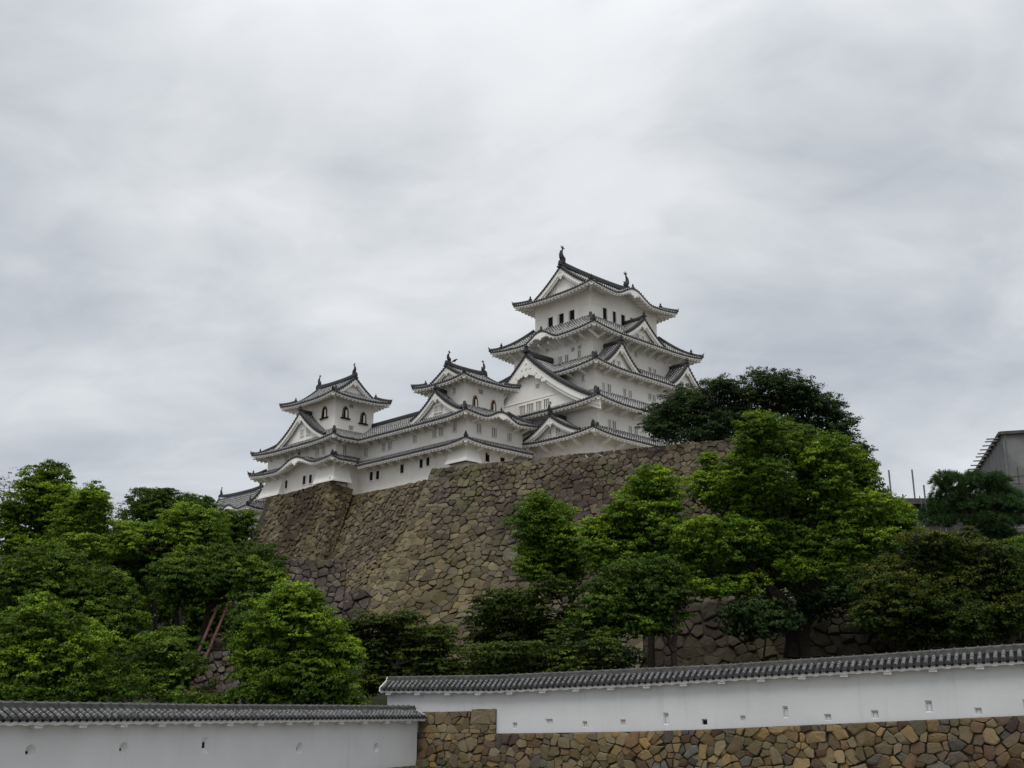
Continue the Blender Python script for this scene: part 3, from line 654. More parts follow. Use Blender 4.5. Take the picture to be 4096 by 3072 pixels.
def build_castle():
    fW = lambda c: Face('W', c); fS = lambda c: Face('S', c)
    # ============ main keep
    k = Bld('main_keep', (6.9, 4.9, 22.0), 'tall white five-roofed main castle keep with stacked grey gables, highest on the hill')
    def RR(eu, ev=None): ev = eu if ev is None else ev; return (-eu, 13.8+eu, -ev, 9.85+ev)
    w1 = k.wall(*RR(6.3, 5.4), 20.0, 29.0, batter=0.15); w3 = k.wall(*RR(5.3), 29.4, 33.3); w4 = k.wall(*RR(3.9), 33.8, 38.4); w5 = k.wall(*RR(2.0), 39.0, 43.7); w6 = k.wall(*RR(0), 44.2, 50.3, 'top_storey_wall')
    for a in ((-0.43, 27.08, 0.55, 0.75), (-1.35, 27.12, 0.54, 0.75)): window(k, w1, fW(-6.3), *a)
    for a in ((1.2, 26.6, 0.7, 1.3), (4.4, 26.6, 0.7, 1.3), (8.0, 26.6, 0.7, 1.3)): window(k, w1, fS(-5.4), *a)
    for a in ((-3.15, 30.55, 0.40, 1.39), (-2.27, 30.43, 0.63, 1.5), (0.75, 30.38, 0.54, 1.42), (1.85, 30.32, 0.59, 1.45)): window(k, w3, fS(-5.3), *a)
    window(k, w4, fW(-3.9), -2.0, 36.88, 0.5, 0.75)
    for a in ((-2.43, 35.67, 0.42, 1.07), (-1.37, 35.6, 0.64, 1.22), (1.58, 35.6, 0.55, 1.25), (2.65, 35.7, 0.67, 0.95), (6.58, 36.2, 0.59, 0.8), (7.5, 36.15, 0.59, 0.8)): window(k, w4, fS(-3.9), *a)
    for a in ((3.46, 40.75, 0.68, 1.05), (2.34, 40.75, 0.62, 1.05), (0.22, 40.88, 0.56, 1.11), (5.71, 42.9, 0.5, 0.7), (4.51, 42.9, 0.5, 0.7)): window(k, w5, fW(-2), *a)
    for a in ((1.35, 41.8, 0.6, 0.5), (0.22, 41.85, 0.6, 0.45)): window(k, w5, fW(-2), *a, 'slot')
    for a in ((9.33, 40.38, 0.6, 1.41), (10.29, 40.38, 0.61, 1.34), (6.5, 42.3, 0.55, 0.7), (2.6, 42.3, 0.55, 0.6)): window(k, w5, fS(-2), *a)
    for a in ((6.94, 47.25, 0.85, 1.5), (4.97, 47.25, 0.85, 1.55), (3.09, 47.25, 0.85, 1.55)): window(k, w6, fW(0), *a, 'shutter')
    for x in (2.8, 4.66, 6.51, 8.42): window(k, w6, fS(0), x, 47.4, 0.62, 1.65, 'shutter')
    m = MB(); fW(0).box(m, 1.9, 7.6, 0.004, 0.10, 46.36, 46.48); m.build('window_sill', M_BLACK, w6, k.org)
    m = MB(); fS(0).box(m, 2.4, 9.6, 0.004, 0.10, 46.46, 46.58); m.build('window_sill', M_BLACK, w6, k.org)
    m = MB()
    fW(0).box(m, 0.0, 9.85, 0.004, 0.035, 48.12, 48.20); fS(0).box(m, 0.0, 13.8, 0.004, 0.035, 48.24, 48.32)
    for x in (2.3, 7.9): fW(0).box(m, x-0.05, x+0.05, 0.004, 0.03, 46.5, 49.6)
    for x in (2.3, 4.4, 9.9): fS(0).box(m, x-0.05, x+0.05, 0.004, 0.03, 46.6, 49.6)
    m.build('wall_batten', M_TRIM, w6, k.org)
    # roofs, lowest first
    p1, R1, O1 = skirt(k, (-8.5, 21.2, -7.3, 6.4), (-5.3, 19.1, -5.3, 4.0), 28.80, 30.2, {'W': 2.2, 'S': 1.9, 'N': 2.2, 'E': 2.0}, 0.5, sides='SWN', ends={'S': ('hip', 'hip')}, corners=('SW', 'NW'), big_finial=1.2)
    dormer_gable(k, p1, O1['W'], 6.4-(-0.3), 4.6, 29.3, 31.75, 0.35, 1.1, 3.2, 0.8, wins=[(fW(-7.4), 0.35, 29.95, 0.5, 0.7, 'lattice'), (fW(-7.4), -0.96, 29.95, 0.73, 0.75, 'lattice')], fish=True)
    brackets(k, p1, O1['W'], (2.6, 5.0, 7.6, 10.2), 2.2, 28.85, 0.28, 1.6, 1.3, 0.26); brackets(k, p1, O1['S'], (3.6, 6.4, 9.4, 12.4, 15.4, 18.4, 21.4), 1.9, 28.85, 0.28, 1.4, 1.2, 0.26)
    m = MB(); m.hexa([(-6.75, -5.85, 26.9), (-6.1, -5.2, 26.9), (-6.1, -5.2, 27.2), (-6.75, -5.85, 27.2), (-7.3, -6.3, 28.6), (-6.1, -5.2, 28.6), (-6.0, -5.1, 28.9), (-7.2, -6.2, 28.9)])
    m.build('corner_bracket', M_TRIM, p1, k.org)
    p2, R2, O2 = skirt(k, RR(7.3), RR(3.9), 32.85, 35.2, 2.0, 0.5, kara={'S': [(7.3+7.2, 5.2, 1.0)]}, corners=('SW', 'SE', 'NW'), big_finial=1.25)
    dormer_gable(k, p2, O2['W'], 17.15-4.95, 11.9, 32.95, 40.7, 0.5, 1.15, 5.4, 1.45, True, wins=[(fW(-6.15), x, z, w, 1.1, 'lattice') for x, z, w in ((6.2, 33.95, 1.0), (4.8, 33.98, 1.15), (3.35, 34.0, 0.95), (2.05, 34.05, 0.9))]+[(fW(-6.15), 3.6, 36.6, 0.55, 0.45, 'slot')], conc=0.40)
    m = MB(); fW(-6.15).box(m, -2.2, 12.1, 0.004, 0.06, 34.95, 35.06)
    for x in (0.9, 8.6): fW(-6.15).box(m, x-0.04, x+0.04, 0.004, 0.05, 35.0, 36.5)
    m.build('gable_batten', M_TRIM, p2, k.org)
    brackets(k, p2, O2['S'], np.arange(3.4, 27, 2.6), 2.0, 32.9, 0.28, 1.4, 1.0, 0.24)
    p3, R3, O3 = skirt(k, RR(5.65), RR(2.0), 38.0, 40.4, 1.75, 0.5, corners=('SW', 'SE', 'NW'), big_finial=1.2)
    for xc, wx in ((0.15, ((-1.0, 0.76), (0.15, 0.62))), (13.7, ((13.05, 0.75), (14.16, 0.55)))):
        dormer_gable(k, p3, O3['S'], xc+5.65, 3.9, 38.3, 41.75, 0.75, 1.35, 3.9, 0.85, wins=[(fS(-4.3), x, 39.05, w, 0.75, 'lattice') for x, w in wx])
    brackets(k, p3, O3['S'], np.arange(3.2, 24, 2.2), 1.75, 38.05, 0.28, 1.2, 0.9, 0.22); brackets(k, p3, O3['W'], np.arange(13.6, 19, 2.2), 1.75, 38.05, 0.28, 1.2, 0.9, 0.22)
    p4, R4, O4 = skirt(k, RR(4.3), RR(0), 43.35, 46.65, 2.3, 0.5, kara={'W': [(14.15-4.9, 3.3, 1.25)]}, corners=('SW', 'SE', 'NW'), big_finial=1.25)
    dormer_gable(k, p4, O4['S'], 6.9+4.3, 4.75, 43.75, 46.95, 1.0, 1.6, 4.4, 0.9, wins=[(fS(-2.7), x, 44.4, 0.55, 0.65, 'lattice') for x in (6.1, 7.1)])
    brackets(k, p4, O4['W'], np.arange(3.0, 17.4, 1.75), 2.3, 43.55, 0.28, 1.6, 1.3, 0.22); brackets(k, p4, O4['S'], np.arange(2.8, 20.5, 1.75), 2.3, 43.55, 0.28, 1.6, 1.3, 0.22)
    q = O4['W'].p(14.15-4.9, 0.25, 44.75); finial(k, p4, q, 0.7)
    o = MB(); Q = lambda l, d, z: O4['W'].p(14.15-4.9+l, d, z)
    for i, sp in enumerate((ndisc(0, 43.75, 0.30), ndisc(-0.45, 43.8, 0.26), ndisc(0.45, 43.8, 0.26), ndisc(-0.85, 43.82, 0.2), ndisc(0.85, 43.82, 0.2), ndisc(0, 43.5, 0.2))): ext_poly(o, Q, sp, 0.0-0.004*i, 0.2)
    o.build('gable_pendant', M_TRIM, p4, k.org)
    p5, R5, O5 = irimoya(k, RR(2.1), RR(0), 49.95, 54.55, 'u', 1.85, 2.1, 0.48, {'S': [(2.1+6.6, 4.3, 1.45)]}, 1.0, 0.98)
    o = MB(); Q = lambda l, d, z: O5['S'].p(2.1+6.6+l, d, z)
    for i, sp in enumerate((ndisc(0, 50.55, 0.3), ndisc(-0.45, 50.55, 0.24), ndisc(0.45, 50.55, 0.24), ndisc(0, 50.25, 0.2))): ext_poly(o, Q, sp, 0.0-0.004*i, 0.2)
    o.build('gable_pendant', M_TRIM, p5, k.org)
    finial(k, p5, O5['S'].p(2.1+6.6, 0.3, 51.6), 0.7)

    SC = 0.965
    # ============ west small keep (centre)
    n = Bld('small_keep', (-10.5, 12.0, 24.0), 'white small keep with brown framed bell windows, between the main keep and the corridor', SC, M_TILE2)
    a1 = n.wall(-14.6, -6.8, 7.24, 17.5, 23.0, 28.75); a2 = n.wall(-14.6, -5.1, 7.24, 17.5, 29.0, 32.2); a3 = n.wall(-13.6, -6.9, 8.8, 15.7, 32.6, 37.1, 'top_storey_wall')
    for x, z, w, h in ((15.47, 27.3, 0.62, 1.1), (14.18, 27.36, 0.62, 1.06)): window(n, a1, fW(-14.6), x, z, w, h, 'dark')
    for x, z, w, h in ((-11.24, 27.34, 0.7, 1.1), (-8.7, 27.25, 0.75, 0.9)): window(n, a1, fS(7.24), x, z, w, h, 'dark')
    for a in ((13.1, 30.75, 0.75, 1.08), (11.85, 30.76, 0.78, 1.1), (9.36, 30.86, 0.76, 1.13), (16.84, 30.73, 0.76, 1.09)): window(n, a2, fW(-14.6), *a)
    for a in ((-12.64, 30.68, 0.84, 1.12), (-10.08, 30.62, 0.86, 1.14), (-7.47, 30.48, 0.78, 1.01)): window(n, a2, fS(7.24), *a)
    for a in ((-10.18, 31.8, 0.67, 0.35), (-8.79, 31.8, 0.7, 0.3)): window(n, a2, fS(7.24), *a, 'slot')
    window(n, a3, fW(-13.6), 10.66, 35.92, 0.63, 0.75); window(n, a3, fS(8.8), -10.88, 35.94, 0.7, 0.55, 'slot')
    for x in (-11.86, -8.76): window(n, a3, fS(8.8), x, 34.5, 1.0, 1.6, 'arch_brown')
    stone_drop(n, a1, [(-14.6, 10.1, -1, 0), (-14.6, 7.24, -1, -1), (-12.9, 7.24, 0, -1)], 28.2, 26.35, 0.85)
    q1, Rq, Oq = skirt(n, (-16.4, -5.0, 5.44, 17.5), (-14.6, -6.8, 7.24, 15.7), 28.45, 29.35, 1.8, 0.42, sides='SW', ends={'W': ('flat', 'hip'), 'S': ('hip', 'flat')}, corners=('SW',), big_finial=1.1)
    brackets(n, q1, Oq['W'], np.arange(0.9, 9, 1.75), 1.8, 28.6, 0.28, 1.25, 0.95); brackets(n, q1, Oq['S'], np.arange(3.4, 11, 1.9), 1.8, 28.6, 0.28, 1.25, 0.95)
    q2, Rq2, Oq2 = skirt(n, (-16.4, -3.6, 5.44, 17.5), (-13.6, -6.4, 8.8, 15.7), 31.85, 33.9, 1.8, 0.42, sides='SWE', ends={'W': ('flat', 'hip'), 'S': ('hip', 'hip'), 'E': ('hip', 'flat')}, kara={'S': [(16.4-10.3, 3.3, 1.05)]}, corners=('SW', 'SE'))
    dormer_gable(n, q2, Oq2['W'], 17.5-12.2, 4.7, 32.75, 35.85, 0.95, 1.5, 3.2, 0.85, wins=[(fW(-14.93), x, 33.6, 0.66, 0.85, 'lattice') for x in (12.6, 11.7)])
    finial(n, q2, Oq2['S'].p(16.4-10.3, 0.3, 33.0), 0.6)
    o = MB(); Q = lambda l, d, z: Oq2['S'].p(16.4-10.3+l, d, z)
    for i, sp in enumerate((ndisc(0, 32.12, 0.26), ndisc(-0.36, 32.16, 0.2), ndisc(0.36, 32.16, 0.2))): ext_poly(o, Q, sp, 0.0-0.004*i, 0.2)
    o.build('gable_pendant', M_TRIM, q2, n.org)
    brackets(n, q2, Oq2['W'], np.arange(0.9, 9.5, 1.75), 1.8, 32.0, 0.28, 1.25, 0.95); brackets(n, q2, Oq2['S'], (2.6, 9.6, 11.0), 1.8, 32.0, 0.28, 1.25, 0.95)
    irq = irimoya(n, (-15.1, -5.4, 7.3, 17.2), None, 36.95, 39.45, 'u', 1.45, 1.5, 0.40, None, 0.72, 0.60, 0.5)
    brackets(n, irq[0], irq[2]['S'], np.arange(1.9, 9, 1.2), 1.5, 37.1, 0.28, 0.9, 0.6, 0.16); brackets(n, irq[0], irq[2]['W'], np.arange(1.9, 9, 1.2), 1.5, 37.1, 0.28, 0.9, 0.6, 0.16)
    # ============ corridor
    c = Bld('corridor_building', (-11.0, 23.0, 24.0), 'long low white corridor building joining the two small keeps, with a double row of eaves', SC, M_TILE2, 'castle corridor')
    b1 = c.wall(-14.6, -8.0, 17.5, 30.0, 23.0, 28.75); b2 = c.wall(-14.6, -8.0, 17.5, 30.0, 29.0, 32.2)
    for x, z, w, h in ((19.2, 27.2, 0.7, 1.15), (25.52, 27.12, 0.68, 1.13), (24.18, 27.08, 0.68, 1.12)): window(c, b1, fW(-14.6), x, z, w, h, 'dark')
    for a in ((23.16, 30.62, 0.71, 1.06), (21.84, 30.63, 0.77, 1.05), (26.9, 30.55, 0.82, 1.11)): window(c, b2, fW(-14.6), *a)
    m = MB()
    for x, z in ((26.9, 26.4), (22.9, 26.5), (21.6, 26.9), (18.6, 26.3), (20.3, 27.9)): fW(-14.6).box(m, x-0.16, x+0.16, 0.004, 0.05, z-0.05, z+0.05)
    m.build('wall_peg', M_TRIM, b1, c.org)
    Sw = Side((-16.4, 26.5), (0, -1), (1, 0), 9.0)
    for nm, ze, zi, D, bz in (('lower_roof', 28.45, 29.35, 1.8, 28.6), ('roof', 31.85, 35.1, 5.4, 32.0)):
        r = RoofSide(Sw, ze, zi-ze, D, ('valley', 'flat'), (1, 1), 0, ()); top = MB(); ev = MB(); r.tiles(top); r.eaves(ev, 1.8)
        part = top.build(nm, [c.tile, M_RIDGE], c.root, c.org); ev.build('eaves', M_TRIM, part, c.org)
        brackets(c, part, Sw, np.arange(0.6, 9.0, 1.7), 1.8, bz, 0.28, 1.25, 0.95)
        if nm == 'roof':
            r2 = RoofSide(Side((-5.6, 17.5), (0, 1), (-1, 0), 14.0), ze, zi-ze, D, ('flat', 'flat'), (1, 1), 0, ()); t2 = MB(); r2.tiles(t2); t2.build('roof_slope', [c.tile, M_RIDGE], part, c.org)
            m = MB(); m.bar([(-11.0, 15.6, zi+0.02), (-11.0, 31.5, zi+0.02)], 0.5, 0.5); m.build('main_ridge', M_RIDGE, part, c.org)
    # ============ north-west small keep (left)
    i = Bld('small_keep', (-14.5, 36.0, 24.0), 'leftmost white small keep with black and gold bell windows, at the corridor end', SC, M_TILE2)
    d1 = i.wall(-18.4, -10.0, 28.4, 44.6, 23.0, 29.25); d2 = i.wall(-18.4, -10.0, 28.4, 44.6, 29.5, 32.2); d3 = i.wall(-17.4, -10.95, 30.4, 39.6, 32.7, 38.4, 'top_storey_wall')
    for x, z, w, h in ((35.23, 27.41, 0.68, 1.17), (33.75, 27.36, 0.66, 1.16), (39.54, 27.41, 0.62, 1.11)): window(i, d1, fW(-18.4), x, z, w, h, 'dark')
    for a in ((32.56, 30.85, 0.85, 1.07), (31.1, 30.85, 0.75, 1.08), (39.78, 31.1, 0.84, 0.8)): window(i, d2, fW(-18.4), *a)
    window(i, d2, fS(28.4), -17.0, 30.71, 0.6, 1.08)
    window(i, d3, fW(-17.4), 32.77, 36.6, 1.35, 1.65, 'arch')
    for x, z in ((-15.72, 36.45), (-12.73, 36.2)): window(i, d3, fS(30.4), x, z, 1.15, 1.65, 'arch')
    for x, z in ((-14.75, 37.45), (-14.7, 34.45)): window(i, d3, fS(30.4), x, z, 0.66, 0.5, 'slot')
    stone_drop(i, d1, [(-18.4, 32.0, -1, 0), (-18.4, 28.4, -1, -1), (-16.3, 28.4, 0, -1)], 28.7, 26.35, 0.9)
    stone_drop(i, d1, [(-18.4, 44.6, -1, 1), (-18.4, 40.3, -1, 0)], 28.7, 26.1, 0.8)
    s1, Rs, Os = skirt(i, (-20.3, -16.4, 26.5, 46.4), (-18.4, -14.6, 28.4, 44.6), 29.0, 29.95, 1.9, 0.42, sides='SWN', ends={'S': ('hip', 'valley'), 'N': ('flat', 'hip')}, kara={'W': [(46.4-35.0, 5.3, 1.35)]}, corners=('SW', 'NW'))
    Rs  # valley with the corridor
    brackets(i, s1, Os['W'], (2.6, 4.6, 6.6, 14.8, 16.8), 1.9, 29.15, 0.28, 1.25, 0.95); brackets(i, s1, Os['S'], (2.6,), 1.9, 29.15, 0.28, 1.25, 0.95)
    o = MB(); Q = lambda l, d, z: Os['W'].p(46.4-35.0+l, d, z)
    for j, sp in enumerate((ndisc(0, 29.55, 0.28), ndisc(-0.4, 29.6, 0.22), ndisc(0.4, 29.6, 0.22), ndisc(0, 29.3, 0.18))): ext_poly(o, Q, sp, 0.0-0.004*j, 0.2)
    o.build('gable_pendant', M_TRIM, s1, i.org)
    finial(i, s1, Os['W'].p(46.4-35.0, 0.6, 30.55), 0.7)
    s2, Rs2, Os2 = skirt(i, (-20.2, -16.4, 26.4, 46.2), (-17.4, -10.95, 30.4, 41.5), 31.9, 33.95, 1.9, 0.42, sides='SWN', ends={'S': ('hip', 'valley'), 'N': ('flat', 'hip')}, corners=('SW', 'NW'))
    dormer_gable(i, s2, Os2['W'], 46.2-35.9, 5.9, 32.75, 36.75, 0.9, 1.5, 3.0, 0.9, wins=[(fW(-18.7), 35.95, 34.0, 0.8, 0.9, 'lattice'), (fW(-18.7), 34.5, 34.0, 0.95, 0.95, 'lattice')])
    brackets(i, s2, Os2['W'], np.arange(2.4, 18.6, 1.75), 1.9, 32.05, 0.28, 1.25, 0.95); brackets(i, s2, Os2['S'], (2.5,), 1.9, 32.05, 0.28, 1.25, 0.95)
    irimoya(i, (-19.1, -9.25, 28.7, 41.3), None, 38.25, 41.6, 'v', 1.75, 1.6, 0.42, None, 0.75, 0.62, 0.5)
    # ============ low turret beyond the far left end
    g = Bld('low_turret', (-16.3, 54.0, 21.0), 'low white turret with a dark roof, behind the left end of the stone wall', SC, M_TILE2, 'castle turret')
    g.wall(-18.0, -14.6, 49.2, 60.8, 20.0, 25.3)
    irimoya(g, (-19.3, -13.3, 47.9, 62.2), None, 25.3, 28.3, 'v', 1.2, 1.2, 0.35, {'W': [(9.0, 3.0, 0.9)]}, 0.6, 0.5, 0.4)
build_castle()
# ------------------------------------------------------------------ stone masonry: individually cut stones from a power diagram
def clip(poly, nx, ny, c):
    out = []; n = len(poly)
    for k in range(n):
        a, b = poly[k], poly[(k+1) % n]; da = a[0]*nx+a[1]*ny-c; db = b[0]*nx+b[1]*ny-c
        if da <= 0: out.append(a)
        if (da < 0 < db) or (db < 0 < da):
            t = da/(da-db); out.append((a[0]+(b[0]-a[0])*t, a[1]+(b[1]-a[1])*t))
    return out
def stone_cells(poly, size, aspect, seed, vary=0.55, grow=None):
    """cells covering a convex polygon (s, d); size = mean stone width, grow(d) scales it"""
    rng = random.Random(seed); xs = [p[0] for p in poly]; ys = [p[1] for p in poly]; pts = []
    s0 = size*0.72; y = min(ys)+s0/aspect*0.3
    while y < max(ys)+s0:
        g = grow(y) if grow else 1.0; hh = s0*g/aspect; x = min(xs)-rng.random()*s0*g
        while x < max(xs)+s0*g:
            w = s0*g*rng.choice((0.5, 0.75, 0.95, 1.1, 1.3)); pts.append((x+w/2+rng.uniform(-.2, .2)*w, y+rng.uniform(-.5, .5)*hh, (w*0.5)**2*rng.uniform(0.0, 1.0)*vary, w)); x += w
        y += hh
    A = np.array(pts); P = A[:, :2].copy(); P[:, 1] *= aspect; Wt = A[:, 2]; cells = []
    base = [(p[0], p[1]*aspect) for p in poly]
    ar = sum(base[k][0]*base[(k+1) % len(base)][1]-base[(k+1) % len(base)][0]*base[k][1] for k in range(len(base)))
    if ar < 0: base = base[::-1]
    R = size*2.6*(max(grow(min(ys)), grow(max(ys))) if grow else 1)
    for i in range(len(P)):
        dx = P[:, 0]-P[i, 0]; dy = P[:, 1]-P[i, 1]; d2 = dx*dx+dy*dy
        nb = np.where((d2 < R*R) & (d2 > 1e-9))[0]
        if len(nb) == 0: continue
        nb = nb[np.argsort(d2[nb])[:26]]
        r0 = R*0.6; px, py = P[i]
        cell = [(px-r0, py-r0), (px+r0, py-r0), (px+r0, py+r0), (px-r0, py+r0)]
        for j in nb:
            nx, ny = dx[j], dy[j]; c = (P[j, 0]**2+P[j, 1]**2-P[i, 0]**2-P[i, 1]**2-Wt[j]+Wt[i])/2
            cell = clip(cell, nx, ny, c)
            if len(cell) < 3: break
        if len(cell) < 3: continue
        for k in range(len(base)):
            a, b = base[k], base[(k+1) % len(base)]; nx, ny = b[1]-a[1], -(b[0]-a[0]); cell = clip(cell, nx, ny, a[0]*nx+a[1]*ny)
            if len(cell) < 3: break
        if len(cell) < 3: continue
        cells.append([(x, y/aspect) for x, y in cell])
    # join neighbours into longer, wedged stones and square the outlines off
    cen = np.array([(sum(p[0] for p in c)/len(c), sum(p[1] for p in c)/len(c)) for c in cells]); used = [False]*len(cells); out = []
    order = list(range(len(cells))); rng.shuffle(order)
    for i in order:
        if used[i]: continue
        used[i] = True; grp = [i]; want = rng.choice((1, 1, 1, 2, 2, 2, 3))
        while len(grp) < want:
            g = grow(cen[i][1]) if grow else 1.0; q = cen[grp].mean(0); d = np.hypot((cen[:, 0]-q[0])*rng.uniform(.6, 1.3), (cen[:, 1]-q[1])*aspect)
            cand = [k for k in np.argsort(d)[:7] if not used[k] and d[k] < 1.15*s0*g]
            if not cand: break
            k = cand[0]; used[k] = True; grp.append(k)
        P2 = sorted(set((round(p[0], 4), round(p[1], 4)) for k in grp for p in cells[k])); h = hull(P2) if len(grp) > 1 else cells[i]
        out.append(square_off(h, rng))
    return [c for c in out if len(c) >= 3]
def hull(P):
    def half(Q):
        h = []
        for p in Q:
            while len(h) >= 2 and (h[-1][0]-h[-2][0])*(p[1]-h[-2][1])-(h[-1][1]-h[-2][1])*(p[0]-h[-2][0]) <= 1e-9: h.pop()
            h.append(p)
        return h
    a, b = half(P), half(P[::-1]); return a[:-1]+b[:-1]
def square_off(c, rng):
    c = list(c)
    while len(c) > 4:
        n = len(c); per = sum(math.hypot(c[k][0]-c[k-1][0], c[k][1]-c[k-1][1]) for k in range(n))
        L = [math.hypot(c[(k+1) % n][0]-c[k][0], c[(k+1) % n][1]-c[k][1]) for k in range(n)]; k = min(range(n), key=lambda q: L[q])
        if L[k] > per*(0.115 if n > 5 else 0.07): break
        a, b = c[k], c[(k+1) % n]; m = ((a[0]+b[0])/2, (a[1]+b[1])/2); c[k] = m; del c[(k+1) % n]
    return c
def add_stones(m, cells, M, seed, gap=0.035, bulge=0.12, back=0.16, huef=None, jit=0.12, smallhue=None, val=None):
    """M(s, d, out) maps to space"""
    rng = random.Random(seed)
    for cell in cells:
        pts = []
        for p in cell:
            if not pts or (abs(p[0]-pts[-1][0])+abs(p[1]-pts[-1][1])) > 0.03: pts.append(p)
        if len(pts) > 2 and abs(pts[0][0]-pts[-1][0])+abs(pts[0][1]-pts[-1][1]) < 0.03: pts.pop()
        n = len(pts)
        if n < 3: continue
        cx = sum(p[0] for p in pts)/n; cy = sum(p[1] for p in pts)/n
        r = sum(math.hypot(p[0]-cx, p[1]-cy) for p in pts)/n
        if r < 0.05: continue
        # subdivide edges so that the outline is irregular and the corners worn
        fine = []
        for k in range(n):
            a, b = pts[k], pts[(k+1) % n]; pr = pts[k-1]
            l = math.hypot(b[0]-a[0], b[1]-a[1]); f = min(0.22, 0.07*r/max(l, 1e-3)*rng.uniform(.5, 1.8)+0.03)
            fine.append((a[0]+(b[0]-a[0])*f, a[1]+(b[1]-a[1])*f)); 
            if l > 0.8*r: fine.append((a[0]+(b[0]-a[0])*0.5+rng.uniform(-.07, .07)*r, a[1]+(b[1]-a[1])*0.5+rng.uniform(-.07, .07)*r))
            fine.append((a[0]+(b[0]-a[0])*(1-f), a[1]+(b[1]-a[1])*(1-f)))
        sh = max(0.3, 1-gap*rng.uniform(.6, 1.6)/r); h = rng.uniform(0.0, bulge)*min(1, r/0.3); tx, ty = rng.uniform(-jit, jit), rng.uniform(-jit, jit)
        col = (huef(rng) if huef else rng.random(), val(rng) if val else rng.random(), rng.random())
        if r < 0.22 and smallhue is not None: col = (smallhue, rng.random(), rng.random())
        def ring(k, o, wob=0.0):
            out = []
            for p in fine:
                x, y = cx+(p[0]-cx)*k, cy+(p[1]-cy)*k
                v = m.V(M(x, y, o+(tx*(x-cx)+ty*(y-cy))*(1 if o > -0.1 else 0)+rng.uniform(-wob, wob))); m.c.append(col); out.append(v)
            return out
        r0 = ring(sh, -back); r1 = ring(sh*0.99, h*0.62, 0.02*min(1, r)); r2 = ring(sh*rng.uniform(.72, .93), h*0.95+0.015, 0.04*min(1, r)); c = m.V(M(cx+rng.uniform(-.3, .3)*r, cy+rng.uniform(-.3, .3)*r, h+0.02+rng.uniform(-.02, .05)*min(1, r))); m.c.append(col)
        k = len(fine)
        for q in range(k):
            q2 = (q+1) % k
            m.F((r0[q], r0[q2], r1[q2], r1[q]), 0); m.F((r1[q], r1[q2], r2[q2], r2[q]), 0); m.F((r2[q], r2[q2], c), 0)
def stone_attr(o, m):
    at = o.data.attributes.new('stone', 'FLOAT_COLOR', 'POINT'); a = np.ones((len(m.v), 4), np.float32); a[:len(m.c), :3] = m.c; at.data.foreach_set('color', a.ravel())
def fix_normals(o):
    import bmesh
    b = bmesh.new(); b.from_mesh(o.data); bmesh.ops.recalc_face_normals(b, faces=b.faces); b.to_mesh(o.data); b.free()

class Batter:
    """battered wall face: top line from T along unit dirn (left to right seen from the front); leans outward going down"""
    def __init__(s, T, right, L, k=0.26, c=0.004, left=1.0, rgt=0.0):
        s.T = Vector(T); s.r = Vector((right[0], right[1], 0)).normalized(); s.n = Vector((s.r.y, -s.r.x, 0)); s.L = L; s.k = k; s.c = c; s.l = left; s.g = rgt
    def o(s, d): return s.k*d+s.c*d*d
    def M(s, x, d, out):
        o = s.o(max(d, 0)); f = min(1, max(0, x/s.L))
        sl = sqrt(1+s.k**2)
        return s.T+s.r*(x-o*s.l*(1-f)**2+o*s.g*f)+s.n*(o+out/sl)+Vector((0, 0, -d+out*s.k/sl))
def masonry(name, label, faces, material, seed, cat='stone wall', group=None, cornerstones=()):
    """faces: list of (Batter, polygon, size, aspect, kwargs)"""
    m = MB()
    for bi, (B, poly, size, asp, kw) in enumerate(faces):
        cells = kw['cells'] if 'cells' in kw else stone_cells(poly, size, asp, seed+bi*7, grow=kw.get('grow'))
        add_stones(m, cells, B.M, seed+bi, gap=kw.get('gap', 0.045)*0.7, bulge=kw.get('bulge', 0.16), back=kw.get('back', 0.11), huef=kw.get('hue'), jit=kw.get('jit', 0.10), smallhue=kw.get('sh'))
    o = m.build(name, [material]); stone_attr(o, m)
    tag(o, label, cat, group)
    bk = MB()
    for B, poly, size, asp, kw in faces:
        x0, x1 = min(p[0] for p in poly), max(p[0] for p in poly); d0, d1 = min(p[1] for p in poly), max(p[1] for p in poly)
        rows = []
        for q in range(13):
            d = d0+(d1-d0)*q/12; cr = clip_row(poly, d)
            if cr is None: continue
            rows.append([B.M(cr[0]+(cr[1]-cr[0])*t/10, d, -0.065) for t in range(11)])
        bk.grid(rows, 0)
    bk.build('joint_filling', M_SOIL, o)
    for cs in cornerstones:
        B, x_of, d0, d1, h, long_, seed2 = cs
        mm = MB(); rng = random.Random(seed2); d = d0; kk = 0
        while d < d1:
            hh = h*rng.uniform(.85, 1.2)*(1+0.02*(d-d0)); ln = (long_ if kk % 2 else long_*0.52)*rng.uniform(.85, 1.15)*(1+0.015*(d-d0)); x0 = x_of(d+hh/2)
            g = 0.03; cell = [(x0-0.12, d+g), (x0+ln, d+g+rng.uniform(-.05, .05)), (x0+ln+rng.uniform(-.15, .15), d+hh-g), (x0-0.12, d+hh-g)]
            add_stones(mm, [cell], B.M, seed2+kk, gap=0.02, bulge=0.07, back=0.9, jit=0.02, huef=lambda r: r.uniform(.1, .6), val=lambda r: r.uniform(.65, 1.15)); 
            for q in range(len(mm.v)): pass
            d += hh; kk += 1
        oo = mm.build('corner_stones', [material], o); stone_attr(oo, mm)
    return o
def clip_row(poly, d):
    xs = []; n = len(poly)
    for k in range(n):
        a, b = poly[k], poly[(k+1) % n]
        if (a[1]-d)*(b[1]-d) <= 0 and abs(a[1]-b[1]) > 1e-9:
            xs.append(a[0]+(b[0]-a[0])*(d-a[1])/(b[1]-a[1]))
        elif abs(a[1]-d) < 1e-9 and abs(b[1]-d) < 1e-9: xs += [a[0], b[0]]
    return (min(xs), max(xs)) if xs else None

